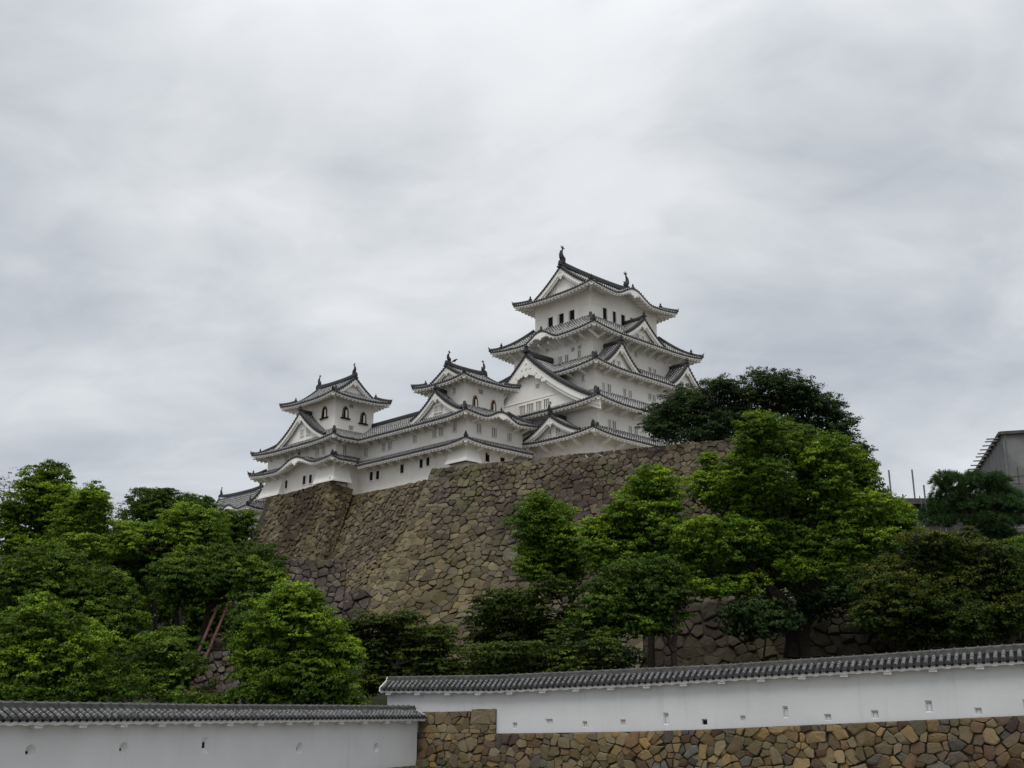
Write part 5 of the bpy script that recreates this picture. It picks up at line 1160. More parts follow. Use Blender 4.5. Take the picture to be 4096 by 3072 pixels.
TREES = {
    'camphor_a': ([(-34.65, 79.21, 15.55, 1.52, 1.41, 1.3), (-35.49, 78.81, 14.66, 1.3, 1.34, 1.38), (-34.03, 79.69, 14.61, 1.3, 1.35, 1.39), (-34.64, 78.96, 13.77, 2.16, 1.85, 1.55), (-35.44, 78.7, 13.02, 1.3, 1.42, 1.55), (-33.94, 79.7, 12.98, 1.59, 1.57, 1.55), (-35.46, 81.25, 12.61, 2.22, 1.81, 1.41), (-35.46, 80.9, 11.33, 2.2, 1.89, 1.58), (-36.41, 80.8, 11.11, 1.03, 1.04, 1.06), (-37.32, 79.17, 12.79, 1.31, 1.14, 0.96), (-36.92, 80.11, 12.74, 1.03, 1.13, 1.23), (-37.45, 79.33, 11.71, 1.17, 1.28, 1.4), (-36.63, 79.02, 10.27, 1.74, 1.65, 1.56), (-34.4, 78.82, 9.85, 2.0, 1.68, 1.37), (-33.45, 79.14, 10.68, 1.29, 1.33, 1.37)],
        [[(-33.17, 80.0, -0.42), (-34.14, 80.0, 7.22), (-34.95, 80.0, 12.72)], [(-34.19, 80.0, 7.71), (-35.95, 80.0, 10.19), (-37.54, 80.0, 12.42)]]),
    'camphor_b': ([(-31.19, 77.28, 12.98, 1.67, 1.46, 1.25), (-31.77, 76.99, 12.24, 1.53, 1.51, 1.49), (-30.37, 76.92, 12.13, 1.38, 1.35, 1.32), (-30.22, 76.9, 13.51, 0.97, 1.1, 1.24), (-30.1, 75.08, 13.38, 0.61, 0.63, 0.65), (-29.09, 75.43, 12.57, 0.81, 0.97, 1.13), (-29.32, 76.38, 11.85, 0.82, 1.06, 1.3), (-30.76, 76.7, 11.12, 1.93, 1.7, 1.48), (-29.9, 77.06, 10.89, 0.96, 1.14, 1.32), (-31.65, 77.14, 10.6, 1.39, 1.36, 1.33), (-29.76, 74.76, 9.71, 1.6, 1.36, 1.12), (-29.32, 76.32, 9.82, 1.22, 1.1, 0.97)],
        [[(-29.13, 76.0, 0.49), (-29.78, 76.0, 6.86), (-30.5, 76.0, 12.08)], [(-29.88, 76.0, 7.79), (-29.57, 76.0, 10.64), (-29.56, 76.0, 12.76)]]),
    'camphor_c': ([(-30.42, 70.52, 8.02, 1.74, 1.56, 1.38), (-29.05, 70.02, 7.87, 1.57, 1.47, 1.37), (-30.38, 69.03, 7.08, 1.99, 1.76, 1.53), (-29.44, 69.92, 7.0, 2.28, 1.83, 1.37), (-31.65, 68.77, 6.54, 1.71, 1.62, 1.53), (-32.11, 71.3, 6.09, 2.06, 1.73, 1.41), (-29.17, 71.1, 6.68, 1.73, 1.56, 1.38), (-28.05, 70.14, 6.33, 1.42, 1.3, 1.19), (-29.42, 69.4, 5.75, 1.98, 1.67, 1.36), (-27.28, 71.23, 6.78, 1.58, 1.39, 1.2), (-25.99, 70.22, 6.34, 1.69, 1.48, 1.26), (-26.79, 71.15, 5.72, 2.29, 1.83, 1.37), (-25.53, 71.04, 5.89, 1.56, 1.54, 1.53), (-27.37, 70.03, 5.29, 1.98, 1.75, 1.52), (-24.65, 69.74, 5.1, 1.11, 1.14, 1.16), (-25.85, 70.3, 4.72, 2.39, 1.87, 1.35), (-26.83, 69.79, 4.35, 1.97, 1.65, 1.34), (-24.61, 68.98, 3.88, 1.65, 1.4, 1.15)],
        [[(-24.54, 70.0, -0.29), (-24.78, 70.0, 2.1), (-25.08, 70.0, 4.19), (-25.69, 70.0, 5.89)], [(-25.04, 70.0, 3.77), (-24.36, 70.0, 4.78), (-23.73, 70.0, 5.38)], [(-25.17, 70.0, 4.19), (-27.57, 70.0, 5.63), (-29.32, 70.0, 7.18)]]),
    'camphor_d': ([(-27.53, 63.42, 4.72, 0.91, 0.92, 0.93), (-28.74, 64.94, 4.12, 1.2, 1.16, 1.12), (-26.87, 62.63, 3.97, 1.15, 1.19, 1.22), (-25.66, 62.64, 3.52, 1.4, 1.15, 0.91), (-26.71, 64.38, 3.08, 1.7, 1.4, 1.09), (-27.85, 63.34, 3.18, 1.95, 1.59, 1.24), (-29.07, 64.1, 2.68, 1.58, 1.58, 1.58), (-27.23, 63.91, 2.45, 2.21, 1.73, 1.25), (-25.66, 63.53, 2.43, 1.67, 1.45, 1.23), (-25.23, 65.49, 3.05, 1.32, 1.29, 1.26), (-24.37, 63.09, 2.11, 1.65, 1.51, 1.36), (-28.62, 63.74, 1.68, 1.96, 1.77, 1.57), (-26.77, 63.11, 1.44, 2.57, 1.98, 1.38), (-25.57, 64.4, 1.32, 2.34, 1.87, 1.4), (-29.18, 63.33, 3.26, 0.78, 1.1, 1.41), (-29.25, 63.57, 2.36, 0.79, 1.02, 1.26), (-28.55, 64.74, 0.72, 2.65, 1.96, 1.27), (-25.88, 63.46, 0.55, 2.83, 2.03, 1.23), (-24.3, 64.18, 0.56, 2.19, 1.63, 1.08)],
        [[(-26.93, 64.0, -0.34), (-27.2, 64.0, 1.92), (-27.56, 64.0, 4.22)]]),
    'evergreen_a': ([(-31.36, 93.21, 15.89, 2.05, 1.81, 1.56), (-31.29, 90.8, 14.79, 1.64, 1.69, 1.74), (-29.62, 90.68, 15.81, 1.09, 1.09, 1.08), (-29.92, 91.19, 14.85, 2.0, 1.98, 1.96), (-31.4, 92.8, 13.93, 2.41, 2.2, 2.0), (-29.73, 92.35, 13.86, 1.65, 1.7, 1.76)],
        [[(-29.65, 92.0, 2.76), (-30.26, 92.0, 9.44), (-30.77, 92.0, 14.98)]]),
    'camphor_e': ([(-24.81, 83.21, 12.7, 1.88, 1.68, 1.47), (-25.93, 83.49, 12.53, 1.6, 1.5, 1.39), (-23.77, 83.03, 12.25, 1.58, 1.48, 1.38), (-26.8, 83.88, 11.53, 1.76, 1.58, 1.4), (-24.52, 82.63, 11.26, 2.15, 1.85, 1.54), (-23.6, 84.59, 11.42, 1.31, 1.36, 1.4), (-26.48, 85.19, 10.64, 2.52, 1.97, 1.42), (-24.61, 85.36, 10.66, 2.21, 1.72, 1.24), (-28.33, 84.7, 11.43, 1.63, 1.62, 1.6), (-29.9, 85.38, 12.06, 1.05, 1.07, 1.08), (-29.23, 82.55, 10.73, 1.31, 1.35, 1.39), (-30.44, 83.37, 11.67, 1.33, 1.28, 1.24), (-31.19, 85.4, 10.99, 1.36, 1.31, 1.26)],
        [[(-25.22, 84.0, 2.52), (-25.58, 84.0, 6.04), (-25.64, 84.0, 8.61), (-25.2, 84.0, 12.18)]]),
    'camphor_f': ([(-20.41, 74.83, 8.88, 1.46, 1.34, 1.22), (-19.34, 73.73, 8.29, 1.58, 1.31, 1.03), (-18.66, 75.33, 8.94, 1.46, 1.34, 1.23), (-17.36, 74.36, 8.36, 1.58, 1.48, 1.38), (-16.81, 74.95, 7.87, 1.16, 1.27, 1.38), (-17.65, 73.38, 7.71, 2.13, 1.75, 1.36), (-16.52, 73.07, 6.95, 1.55, 1.45, 1.35), (-18.53, 73.83, 7.03, 2.01, 1.69, 1.37), (-17.17, 72.91, 6.31, 1.83, 1.51, 1.18), (-20.38, 73.64, 7.73, 1.58, 1.48, 1.38), (-20.05, 75.39, 7.17, 1.61, 1.42, 1.23), (-21.64, 73.49, 7.99, 2.02, 1.7, 1.38), (-22.42, 72.53, 7.62, 1.57, 1.47, 1.37), (-21.85, 72.63, 6.91, 2.43, 1.9, 1.37), (-20.87, 73.01, 6.95, 1.43, 1.48, 1.54), (-23.22, 74.85, 6.66, 1.33, 1.28, 1.23), (-21.71, 73.59, 6.19, 2.02, 1.53, 1.03)],
        [[(-21.38, 74.0, -0.3), (-20.9, 74.0, 2.66), (-20.63, 74.0, 5.05), (-20.35, 74.0, 6.13), (-19.29, 74.0, 6.68)], [(-20.58, 74.0, 5.59), (-19.78, 74.0, 5.95), (-18.35, 74.0, 6.5)], [(-22.16, 74.0, 0.47), (-22.58, 74.0, 5.32), (-22.09, 74.0, 7.13)]]),
    'camphor_n': ([(-16.17, 66.37, 4.05, 1.15, 1.11, 1.07), (-15.41, 65.79, 4.41, 1.27, 1.24, 1.21), (-15.79, 68.45, 3.52, 1.45, 1.43, 1.42), (-16.18, 66.77, 2.79, 1.16, 1.12, 1.08), (-14.48, 66.12, 3.96, 1.14, 1.18, 1.22), (-14.47, 65.68, 2.75, 1.39, 1.37, 1.36), (-15.46, 65.67, 1.97, 1.52, 1.29, 1.06)],
        [[(-16.02, 67.0, -0.35), (-16.18, 67.0, 2.01), (-16.38, 67.0, 3.61)]]),
    'evergreen_b': ([(-28.89, 96.01, 16.49, 1.1, 1.0, 0.9), (-27.97, 97.53, 16.51, 0.97, 0.98, 1.0), (-28.44, 95.95, 15.62, 1.23, 1.11, 0.98), (-24.63, 95.62, 14.6, 1.48, 1.38, 1.29), (-24.18, 96.97, 13.82, 1.36, 1.33, 1.3), (-25.44, 96.25, 13.6, 1.49, 1.48, 1.46), (-25.23, 98.49, 13.04, 1.66, 1.49, 1.32), (-23.62, 95.87, 14.88, 0.81, 0.89, 0.97), (-26.24, 97.09, 14.82, 1.1, 1.12, 1.15), (-27.23, 97.82, 15.55, 0.83, 0.91, 0.99)],
        [[(-24.8, 97.0, 8.75), (-25.13, 97.0, 11.63), (-25.06, 97.0, 14.07)], [(-25.09, 97.0, 11.15), (-26.73, 97.0, 13.58), (-28.65, 97.0, 16.04)]]),
    'camphor_m': ([(-32.17, 87.73, 10.3, 1.94, 1.81, 1.69), (-31.66, 89.46, 10.28, 2.15, 1.93, 1.71), (-29.64, 87.93, 9.67, 2.45, 2.16, 1.88), (-28.11, 87.23, 9.7, 1.9, 1.78, 1.65), (-31.51, 87.73, 9.21, 2.11, 1.79, 1.47), (-29.42, 86.61, 8.46, 2.24, 1.74, 1.24), (-28.61, 87.76, 8.57, 1.56, 1.4, 1.25)],
        [[(-29.76, 88.0, 2.64), (-30.01, 88.0, 6.33), (-30.21, 88.0, 9.57)]]),
    'bush_left': ([(-20.96, 65.25, 2.11, 2.06, 1.64, 1.23), (-22.01, 67.17, 1.54, 1.32, 1.3, 1.27), (-20.48, 66.99, 2.48, 1.58, 1.49, 1.41), (-20.57, 66.0, 1.35, 2.33, 1.71, 1.08), (-20.93, 64.59, 0.64, 1.4, 1.23, 1.07), (-20.27, 65.26, 0.57, 2.56, 1.74, 0.92)],
        [[(-20.98, 66.0, -0.35), (-21.08, 66.0, 0.81), (-21.11, 66.0, 1.98)]]),
    'bush_a': ([(-12.02, 61.38, 5.03, 1.29, 1.21, 1.12), (-12.74, 61.3, 4.73, 1.29, 1.21, 1.13), (-11.44, 61.36, 4.36, 1.06, 1.16, 1.26), (-12.72, 62.89, 4.09, 2.05, 1.67, 1.3), (-13.01, 61.14, 3.46, 1.41, 1.55, 1.68), (-11.39, 60.92, 3.44, 1.51, 1.38, 1.25), (-10.7, 63.03, 3.56, 1.02, 0.94, 0.86), (-10.67, 62.16, 2.84, 1.54, 1.33, 1.13), (-12.16, 63.18, 2.81, 1.93, 1.61, 1.3), (-13.01, 61.77, 2.38, 1.42, 1.49, 1.56), (-9.86, 62.96, 2.35, 1.31, 1.09, 0.86), (-10.28, 62.37, 1.89, 1.78, 1.46, 1.13), (-9.11, 62.7, 1.97, 0.95, 0.83, 0.71), (-11.61, 62.59, 1.75, 2.15, 1.72, 1.28), (-12.76, 61.99, 1.29, 1.78, 1.53, 1.28), (-11.86, 61.02, 0.77, 2.1, 1.61, 1.11), (-10.51, 61.31, 0.99, 1.75, 1.43, 1.12), (-9.63, 62.9, 0.94, 0.72, 0.86, 1.0), (-12.74, 62.96, 0.2, 1.93, 1.54, 1.15), (-11.22, 63.02, 0.05, 2.16, 1.65, 1.15), (-9.69, 61.61, 0.05, 1.29, 1.2, 1.12), (-14.32, 62.38, 3.0, 1.32, 1.38, 1.44), (-14.64, 62.72, 2.05, 1.45, 1.52, 1.59), (-14.04, 62.34, 1.15, 1.44, 1.36, 1.29), (-14.31, 62.76, 0.35, 1.57, 1.43, 1.3)],
        [[(-11.59, 62.0, -0.81), (-11.68, 62.0, 0.78), (-11.87, 62.0, 2.98)], [(-11.68, 62.0, 0.78), (-12.92, 62.0, 2.61), (-13.21, 62.0, 3.73)]]),
    'maple_a': ([(-9.06, 70.08, 4.38, 1.46, 1.05, 0.63), (-10.31, 70.46, 3.98, 1.2, 0.92, 0.64), (-8.07, 70.56, 4.07, 1.6, 1.12, 0.64), (-6.74, 69.3, 4.5, 1.44, 0.99, 0.55), (-9.71, 71.27, 3.52, 1.75, 1.2, 0.65), (-6.56, 71.37, 3.69, 2.29, 1.51, 0.72), (-5.05, 68.72, 3.47, 1.68, 1.19, 0.7), (-7.87, 71.41, 3.27, 2.02, 1.33, 0.64), (-6.11, 71.39, 2.92, 2.69, 1.71, 0.72), (-8.88, 70.51, 2.72, 1.73, 1.19, 0.64), (-4.44, 68.63, 2.73, 1.16, 0.89, 0.62), (-7.39, 71.2, 2.41, 2.01, 1.33, 0.64), (-5.2, 68.88, 2.17, 1.68, 1.15, 0.62), (-8.44, 71.41, 1.91, 1.62, 1.13, 0.64), (-9.93, 70.5, 3.06, 1.2, 0.92, 0.64), (-4.75, 68.68, 1.43, 2.06, 1.34, 0.62), (-3.76, 69.0, 1.35, 1.42, 0.94, 0.46), (-8.47, 70.41, 1.13, 1.2, 1.07, 0.95), (-8.93, 70.21, 0.39, 1.33, 1.14, 0.95), (-7.31, 70.74, 1.55, 1.47, 1.05, 0.64), (-6.24, 71.28, 1.65, 1.48, 1.02, 0.56)],
        [[(-7.35, 70.0, -0.27), (-7.32, 70.0, 1.54), (-7.02, 70.0, 2.95), (-6.45, 70.0, 3.96)], [(-7.28, 70.0, 1.54), (-8.47, 70.0, 2.7), (-9.21, 70.0, 4.04)], [(-7.24, 70.0, 1.7), (-5.55, 70.0, 2.28), (-4.44, 70.0, 2.78)]]),
    'maple_b': ([(-0.03, 73.16, 6.18, 2.06, 1.36, 0.66), (-1.37, 72.51, 5.59, 1.64, 1.14, 0.65), (1.19, 75.27, 6.08, 1.84, 1.26, 0.68), (-1.91, 72.54, 4.8, 1.23, 0.98, 0.73), (-0.4, 75.13, 5.25, 2.4, 1.58, 0.76), (1.33, 72.85, 5.0, 1.78, 1.26, 0.74), (0.53, 74.93, 4.42, 2.67, 1.71, 0.76), (-1.32, 74.85, 4.32, 1.69, 1.22, 0.76), (2.29, 75.13, 4.34, 1.69, 1.27, 0.84), (-0.66, 74.15, 3.66, 2.37, 1.52, 0.67), (1.64, 75.14, 3.62, 1.97, 1.37, 0.76), (3.13, 73.11, 3.96, 1.24, 0.99, 0.74), (-1.95, 74.51, 3.59, 1.4, 1.03, 0.67), (2.63, 73.49, 6.66, 1.52, 1.26, 0.99), (3.81, 75.18, 6.72, 1.27, 1.15, 1.02), (4.88, 74.82, 5.31, 1.41, 1.04, 0.67), (5.54, 73.91, 4.62, 1.25, 1.04, 0.83), (3.91, 74.08, 4.9, 1.25, 1.04, 0.83)],
        [[(2.58, 74.0, 0.41), (2.42, 74.0, 2.24), (1.34, 74.0, 3.21), (0.25, 74.0, 4.63)], [(2.46, 74.0, 2.15), (3.16, 74.0, 3.56), (4.09, 74.0, 4.9)]]),
    'shrub_a': ([(-1.17, 62.58, 2.04, 2.0, 1.31, 0.63), (0.21, 62.6, 2.27, 1.76, 1.23, 0.7), (-1.51, 64.28, 1.41, 1.81, 1.23, 0.65), (0.06, 63.97, 1.56, 2.28, 1.5, 0.72), (1.65, 65.09, 1.89, 1.59, 1.23, 0.88), (2.73, 64.32, 2.1, 1.57, 1.36, 1.15), (3.28, 62.92, 1.38, 1.77, 1.31, 0.85), (4.72, 63.59, 1.85, 1.43, 1.29, 1.14), (1.64, 64.8, 1.12, 1.82, 1.2, 0.58), (-1.19, 64.07, 0.88, 2.28, 1.36, 0.43), (5.26, 62.53, 2.26, 1.06, 1.09, 1.13), (3.89, 65.01, 2.97, 0.98, 0.93, 0.88), (5.01, 64.98, 3.05, 1.1, 0.99, 0.88)],
        [[(0.99, 64.0, 0.35), (1.07, 64.0, 1.18), (1.0, 64.0, 2.01)]]),
    'camphor_g': ([(1.92, 76.76, 12.92, 1.09, 1.11, 1.13), (2.55, 78.13, 12.65, 1.63, 1.53, 1.42), (1.25, 77.64, 12.07, 1.33, 1.37, 1.41), (3.27, 78.86, 11.96, 1.5, 1.46, 1.43), (2.03, 77.43, 11.35, 2.2, 1.89, 1.58), (1.14, 77.2, 10.93, 1.02, 1.04, 1.05), (3.61, 77.96, 11.04, 1.18, 1.12, 1.06), (1.77, 79.4, 10.44, 1.35, 1.21, 1.08), (3.16, 76.79, 9.91, 1.6, 1.32, 1.04), (4.14, 76.84, 10.49, 1.02, 1.12, 1.22), (2.43, 78.36, 9.42, 1.92, 1.58, 1.24), (1.16, 79.16, 9.22, 1.12, 1.27, 1.43), (3.59, 78.04, 8.99, 2.06, 1.65, 1.23), (1.53, 77.8, 8.29, 1.47, 1.35, 1.23), (3.03, 79.07, 8.23, 2.24, 1.74, 1.25), (4.21, 78.83, 8.21, 1.64, 1.35, 1.07), (4.69, 76.7, 9.32, 0.87, 1.13, 1.39)],
        [[(5.47, 78.0, 0.43), (4.87, 78.0, 3.94), (4.14, 78.0, 6.78), (3.19, 78.0, 8.51), (2.44, 78.0, 11.44)]]),
    'camphor_h': ([(9.71, 73.14, 14.01, 1.55, 1.28, 1.01), (8.69, 71.09, 13.15, 1.09, 1.2, 1.31), (10.18, 71.41, 13.12, 1.24, 1.36, 1.48), (9.64, 73.01, 12.75, 1.96, 1.73, 1.51), (10.28, 71.77, 12.08, 1.24, 1.36, 1.48), (8.96, 72.9, 12.08, 1.26, 1.38, 1.5), (9.51, 71.0, 11.04, 2.04, 1.67, 1.3), (7.79, 73.12, 12.49, 0.98, 0.99, 1.0), (7.09, 71.03, 11.41, 1.08, 1.11, 1.13), (7.8, 70.95, 11.21, 1.22, 1.18, 1.13), (6.89, 71.98, 10.65, 1.51, 1.24, 0.98), (5.3, 71.52, 10.31, 0.88, 0.93, 0.97), (6.16, 72.13, 10.12, 1.51, 1.33, 1.15), (7.46, 73.21, 10.46, 1.53, 1.35, 1.17), (8.5, 72.63, 10.37, 1.8, 1.56, 1.32), (9.93, 70.52, 9.81, 1.75, 1.52, 1.29), (10.9, 71.44, 10.47, 1.09, 1.04, 0.98), (10.59, 72.13, 9.31, 1.38, 1.27, 1.15), (9.11, 71.96, 9.19, 1.78, 1.46, 1.15), (6.83, 72.65, 9.37, 2.21, 1.76, 1.32), (5.5, 71.95, 9.37, 1.09, 1.28, 1.47), (5.56, 70.73, 8.24, 1.34, 1.39, 1.44), (7.03, 71.24, 8.3, 1.62, 1.46, 1.29), (8.3, 73.04, 8.42, 1.53, 1.26, 0.99)],
        [[(8.89, 72.0, 0.4), (9.02, 72.0, 2.78), (9.06, 72.0, 5.2), (9.28, 72.0, 8.75), (9.5, 72.0, 12.39)], [(9.06, 72.0, 5.2), (7.9, 72.0, 7.85), (6.6, 72.0, 9.83)]]),
    'camphor_i': ([(8.01, 65.57, 6.99, 1.37, 1.21, 1.04), (9.0, 66.8, 7.28, 1.14, 1.03, 0.91), (7.38, 67.46, 6.86, 1.15, 1.03, 0.92), (8.33, 66.38, 6.42, 2.14, 1.67, 1.2), (9.59, 66.53, 6.43, 1.39, 1.38, 1.36), (7.07, 66.33, 6.01, 1.38, 1.22, 1.05), (6.22, 65.44, 5.13, 1.11, 1.07, 1.03), (7.4, 67.24, 5.27, 1.65, 1.43, 1.22), (8.56, 65.9, 5.32, 2.0, 1.67, 1.34), (9.9, 67.23, 5.43, 1.41, 1.39, 1.37), (6.29, 65.42, 4.57, 1.23, 0.99, 0.74), (7.86, 67.1, 4.52, 1.9, 1.41, 0.91), (9.15, 66.86, 4.51, 1.65, 1.28, 0.91), (6.01, 66.34, 6.42, 1.13, 1.16, 1.2), (5.38, 65.83, 5.72, 1.12, 1.15, 1.19), (5.04, 64.92, 4.69, 1.22, 1.12, 1.02), (5.99, 66.81, 3.86, 1.64, 1.27, 0.9), (7.33, 65.59, 3.71, 1.86, 1.37, 0.89), (9.07, 66.49, 3.76, 1.26, 1.01, 0.75), (4.38, 64.9, 3.9, 1.22, 1.12, 1.02)],
        [[(9.56, 66.0, 0.36), (9.69, 66.0, 2.7), (9.8, 66.0, 4.37), (9.58, 66.0, 5.98)], [(9.68, 66.0, 2.39), (9.31, 66.0, 3.26), (8.61, 66.0, 4.13)]]),
    'camphor_big': ([(16.32, 67.5, 16.58, 1.62, 1.29, 0.97), (15.5, 67.86, 16.13, 1.25, 1.14, 1.04), (18.27, 71.85, 16.98, 1.33, 1.22, 1.11), (16.39, 68.07, 15.54, 2.12, 1.66, 1.2), (16.28, 72.41, 16.06, 1.19, 1.31, 1.42), (17.71, 69.23, 15.35, 1.27, 1.25, 1.22), (19.35, 70.46, 16.37, 1.17, 1.06, 0.94), (19.28, 69.1, 15.33, 1.28, 1.25, 1.22), (21.01, 70.72, 15.68, 1.31, 1.21, 1.1), (20.94, 67.56, 14.98, 1.13, 1.02, 0.9), (22.0, 69.42, 14.76, 1.42, 1.33, 1.24), (22.05, 72.62, 15.06, 1.62, 1.45, 1.29), (19.63, 68.08, 14.2, 1.39, 1.3, 1.2), (19.18, 70.93, 14.89, 1.18, 1.13, 1.09), (14.89, 68.96, 13.85, 1.38, 1.36, 1.35), (15.85, 68.8, 14.17, 1.13, 1.09, 1.05), (16.3, 67.14, 13.48, 1.1, 0.99, 0.88), (16.69, 67.12, 12.87, 1.47, 1.4, 1.32), (16.84, 72.7, 13.65, 1.59, 1.5, 1.42), (14.94, 71.98, 13.7, 1.43, 1.34, 1.25), (20.27, 71.81, 14.23, 1.32, 1.22, 1.11), (20.79, 71.84, 13.59, 1.72, 1.57, 1.43), (19.73, 72.72, 13.66, 1.33, 1.39, 1.44), (20.7, 67.95, 12.76, 1.38, 1.37, 1.35), (23.18, 70.51, 14.16, 1.19, 1.14, 1.1), (23.13, 69.97, 13.5, 1.04, 1.07, 1.09), (23.12, 70.44, 12.68, 1.57, 1.49, 1.41), (23.09, 72.63, 13.08, 1.35, 1.4, 1.45), (24.44, 71.56, 12.42, 1.07, 1.01, 0.96), (25.45, 72.81, 11.9, 1.22, 1.1, 0.98), (23.05, 67.7, 10.97, 1.64, 1.5, 1.36), (25.36, 70.91, 11.04, 1.33, 1.3, 1.27), (25.82, 71.05, 10.61, 1.2, 1.08, 0.95), (24.78, 71.47, 10.59, 1.73, 1.5, 1.27), (23.1, 70.71, 11.64, 1.71, 1.48, 1.26), (22.35, 71.99, 12.04, 1.46, 1.45, 1.43), (20.18, 68.82, 11.95, 1.52, 1.37, 1.21), (19.61, 72.57, 12.51, 1.73, 1.58, 1.43), (17.35, 69.44, 12.06, 1.64, 1.5, 1.36), (16.11, 70.59, 12.17, 1.66, 1.52, 1.38), (15.14, 72.38, 12.57, 1.7, 1.55, 1.41), (15.17, 71.22, 10.82, 1.67, 1.45, 1.23), (14.1, 68.86, 9.68, 1.48, 1.41, 1.33), (15.11, 68.38, 9.35, 1.6, 1.39, 1.18), (16.91, 68.96, 9.78, 1.12, 1.01, 0.9), (16.98, 70.76, 11.11, 1.67, 1.52, 1.38), (19.25, 72.98, 11.27, 1.73, 1.58, 1.43), (20.24, 72.39, 10.54, 1.72, 1.41, 1.11), (20.6, 69.4, 10.81, 1.66, 1.52, 1.37), (18.22, 69.4, 9.49, 1.89, 1.55, 1.21), (20.49, 71.9, 9.56, 1.97, 1.61, 1.26), (21.57, 68.7, 10.26, 1.65, 1.51, 1.36), (22.99, 69.47, 9.76, 1.54, 1.39, 1.23), (23.18, 67.08, 9.09, 1.25, 1.07, 0.89), (20.78, 68.1, 9.14, 1.75, 1.55, 1.35), (16.8, 70.24, 8.9, 1.9, 1.63, 1.36), (15.3, 71.16, 8.66, 1.92, 1.65, 1.37), (22.77, 70.69, 8.96, 1.83, 1.54, 1.25), (18.08, 69.19, 8.33, 2.01, 1.68, 1.35), (20.8, 72.71, 8.49, 2.12, 1.7, 1.27), (16.49, 70.74, 7.82, 1.91, 1.56, 1.22), (20.96, 67.94, 7.76, 1.75, 1.47, 1.19), (17.88, 67.41, 7.11, 1.59, 1.23, 0.88), (15.41, 72.84, 7.78, 1.7, 1.39, 1.09), (18.02, 72.93, 7.07, 1.97, 1.46, 0.94), (20.0, 72.52, 7.03, 1.98, 1.46, 0.94), (10.91, 70.62, 8.24, 1.13, 1.16, 1.2), (10.86, 68.87, 7.01, 1.22, 1.12, 1.02), (12.63, 67.55, 6.05, 1.8, 1.26, 0.72), (14.62, 68.55, 6.31, 1.47, 1.18, 0.88), (11.08, 68.33, 6.29, 1.33, 1.03, 0.72), (13.62, 72.57, 14.57, 0.92, 1.32, 1.73), (12.96, 72.36, 13.21, 1.17, 1.36, 1.56), (13.89, 71.67, 12.35, 1.29, 1.34, 1.39), (11.33, 67.89, 9.45, 1.33, 1.17, 1.01), (12.47, 68.43, 9.79, 1.35, 1.26, 1.17), (11.09, 68.8, 8.72, 1.22, 1.2, 1.17), (13.01, 72.69, 9.39, 1.56, 1.48, 1.4), (13.18, 67.98, 8.61, 1.22, 1.26, 1.31), (12.07, 71.74, 8.19, 1.66, 1.44, 1.22), (13.37, 71.08, 7.94, 1.65, 1.51, 1.36), (12.39, 70.28, 7.07, 1.62, 1.34, 1.05), (14.35, 72.76, 6.96, 1.56, 1.24, 0.93)],
        [[(18.39, 70.0, 2.13), (18.6, 70.0, 4.39), (18.68, 70.0, 6.53), (18.2, 70.0, 9.57), (17.18, 70.0, 14.06)], [(17.66, 70.0, 2.13), (17.73, 70.0, 4.22), (17.38, 70.0, 5.41), (16.2, 70.0, 6.01), (14.65, 70.0, 6.18)], [(18.69, 70.0, 6.1), (20.77, 70.0, 8.69), (23.21, 70.0, 11.35)], [(18.68, 70.0, 6.53), (19.56, 70.0, 10.01), (20.73, 70.0, 13.6)], [(17.38, 70.0, 5.41), (15.45, 70.0, 7.82), (14.37, 70.0, 10.46)]]),
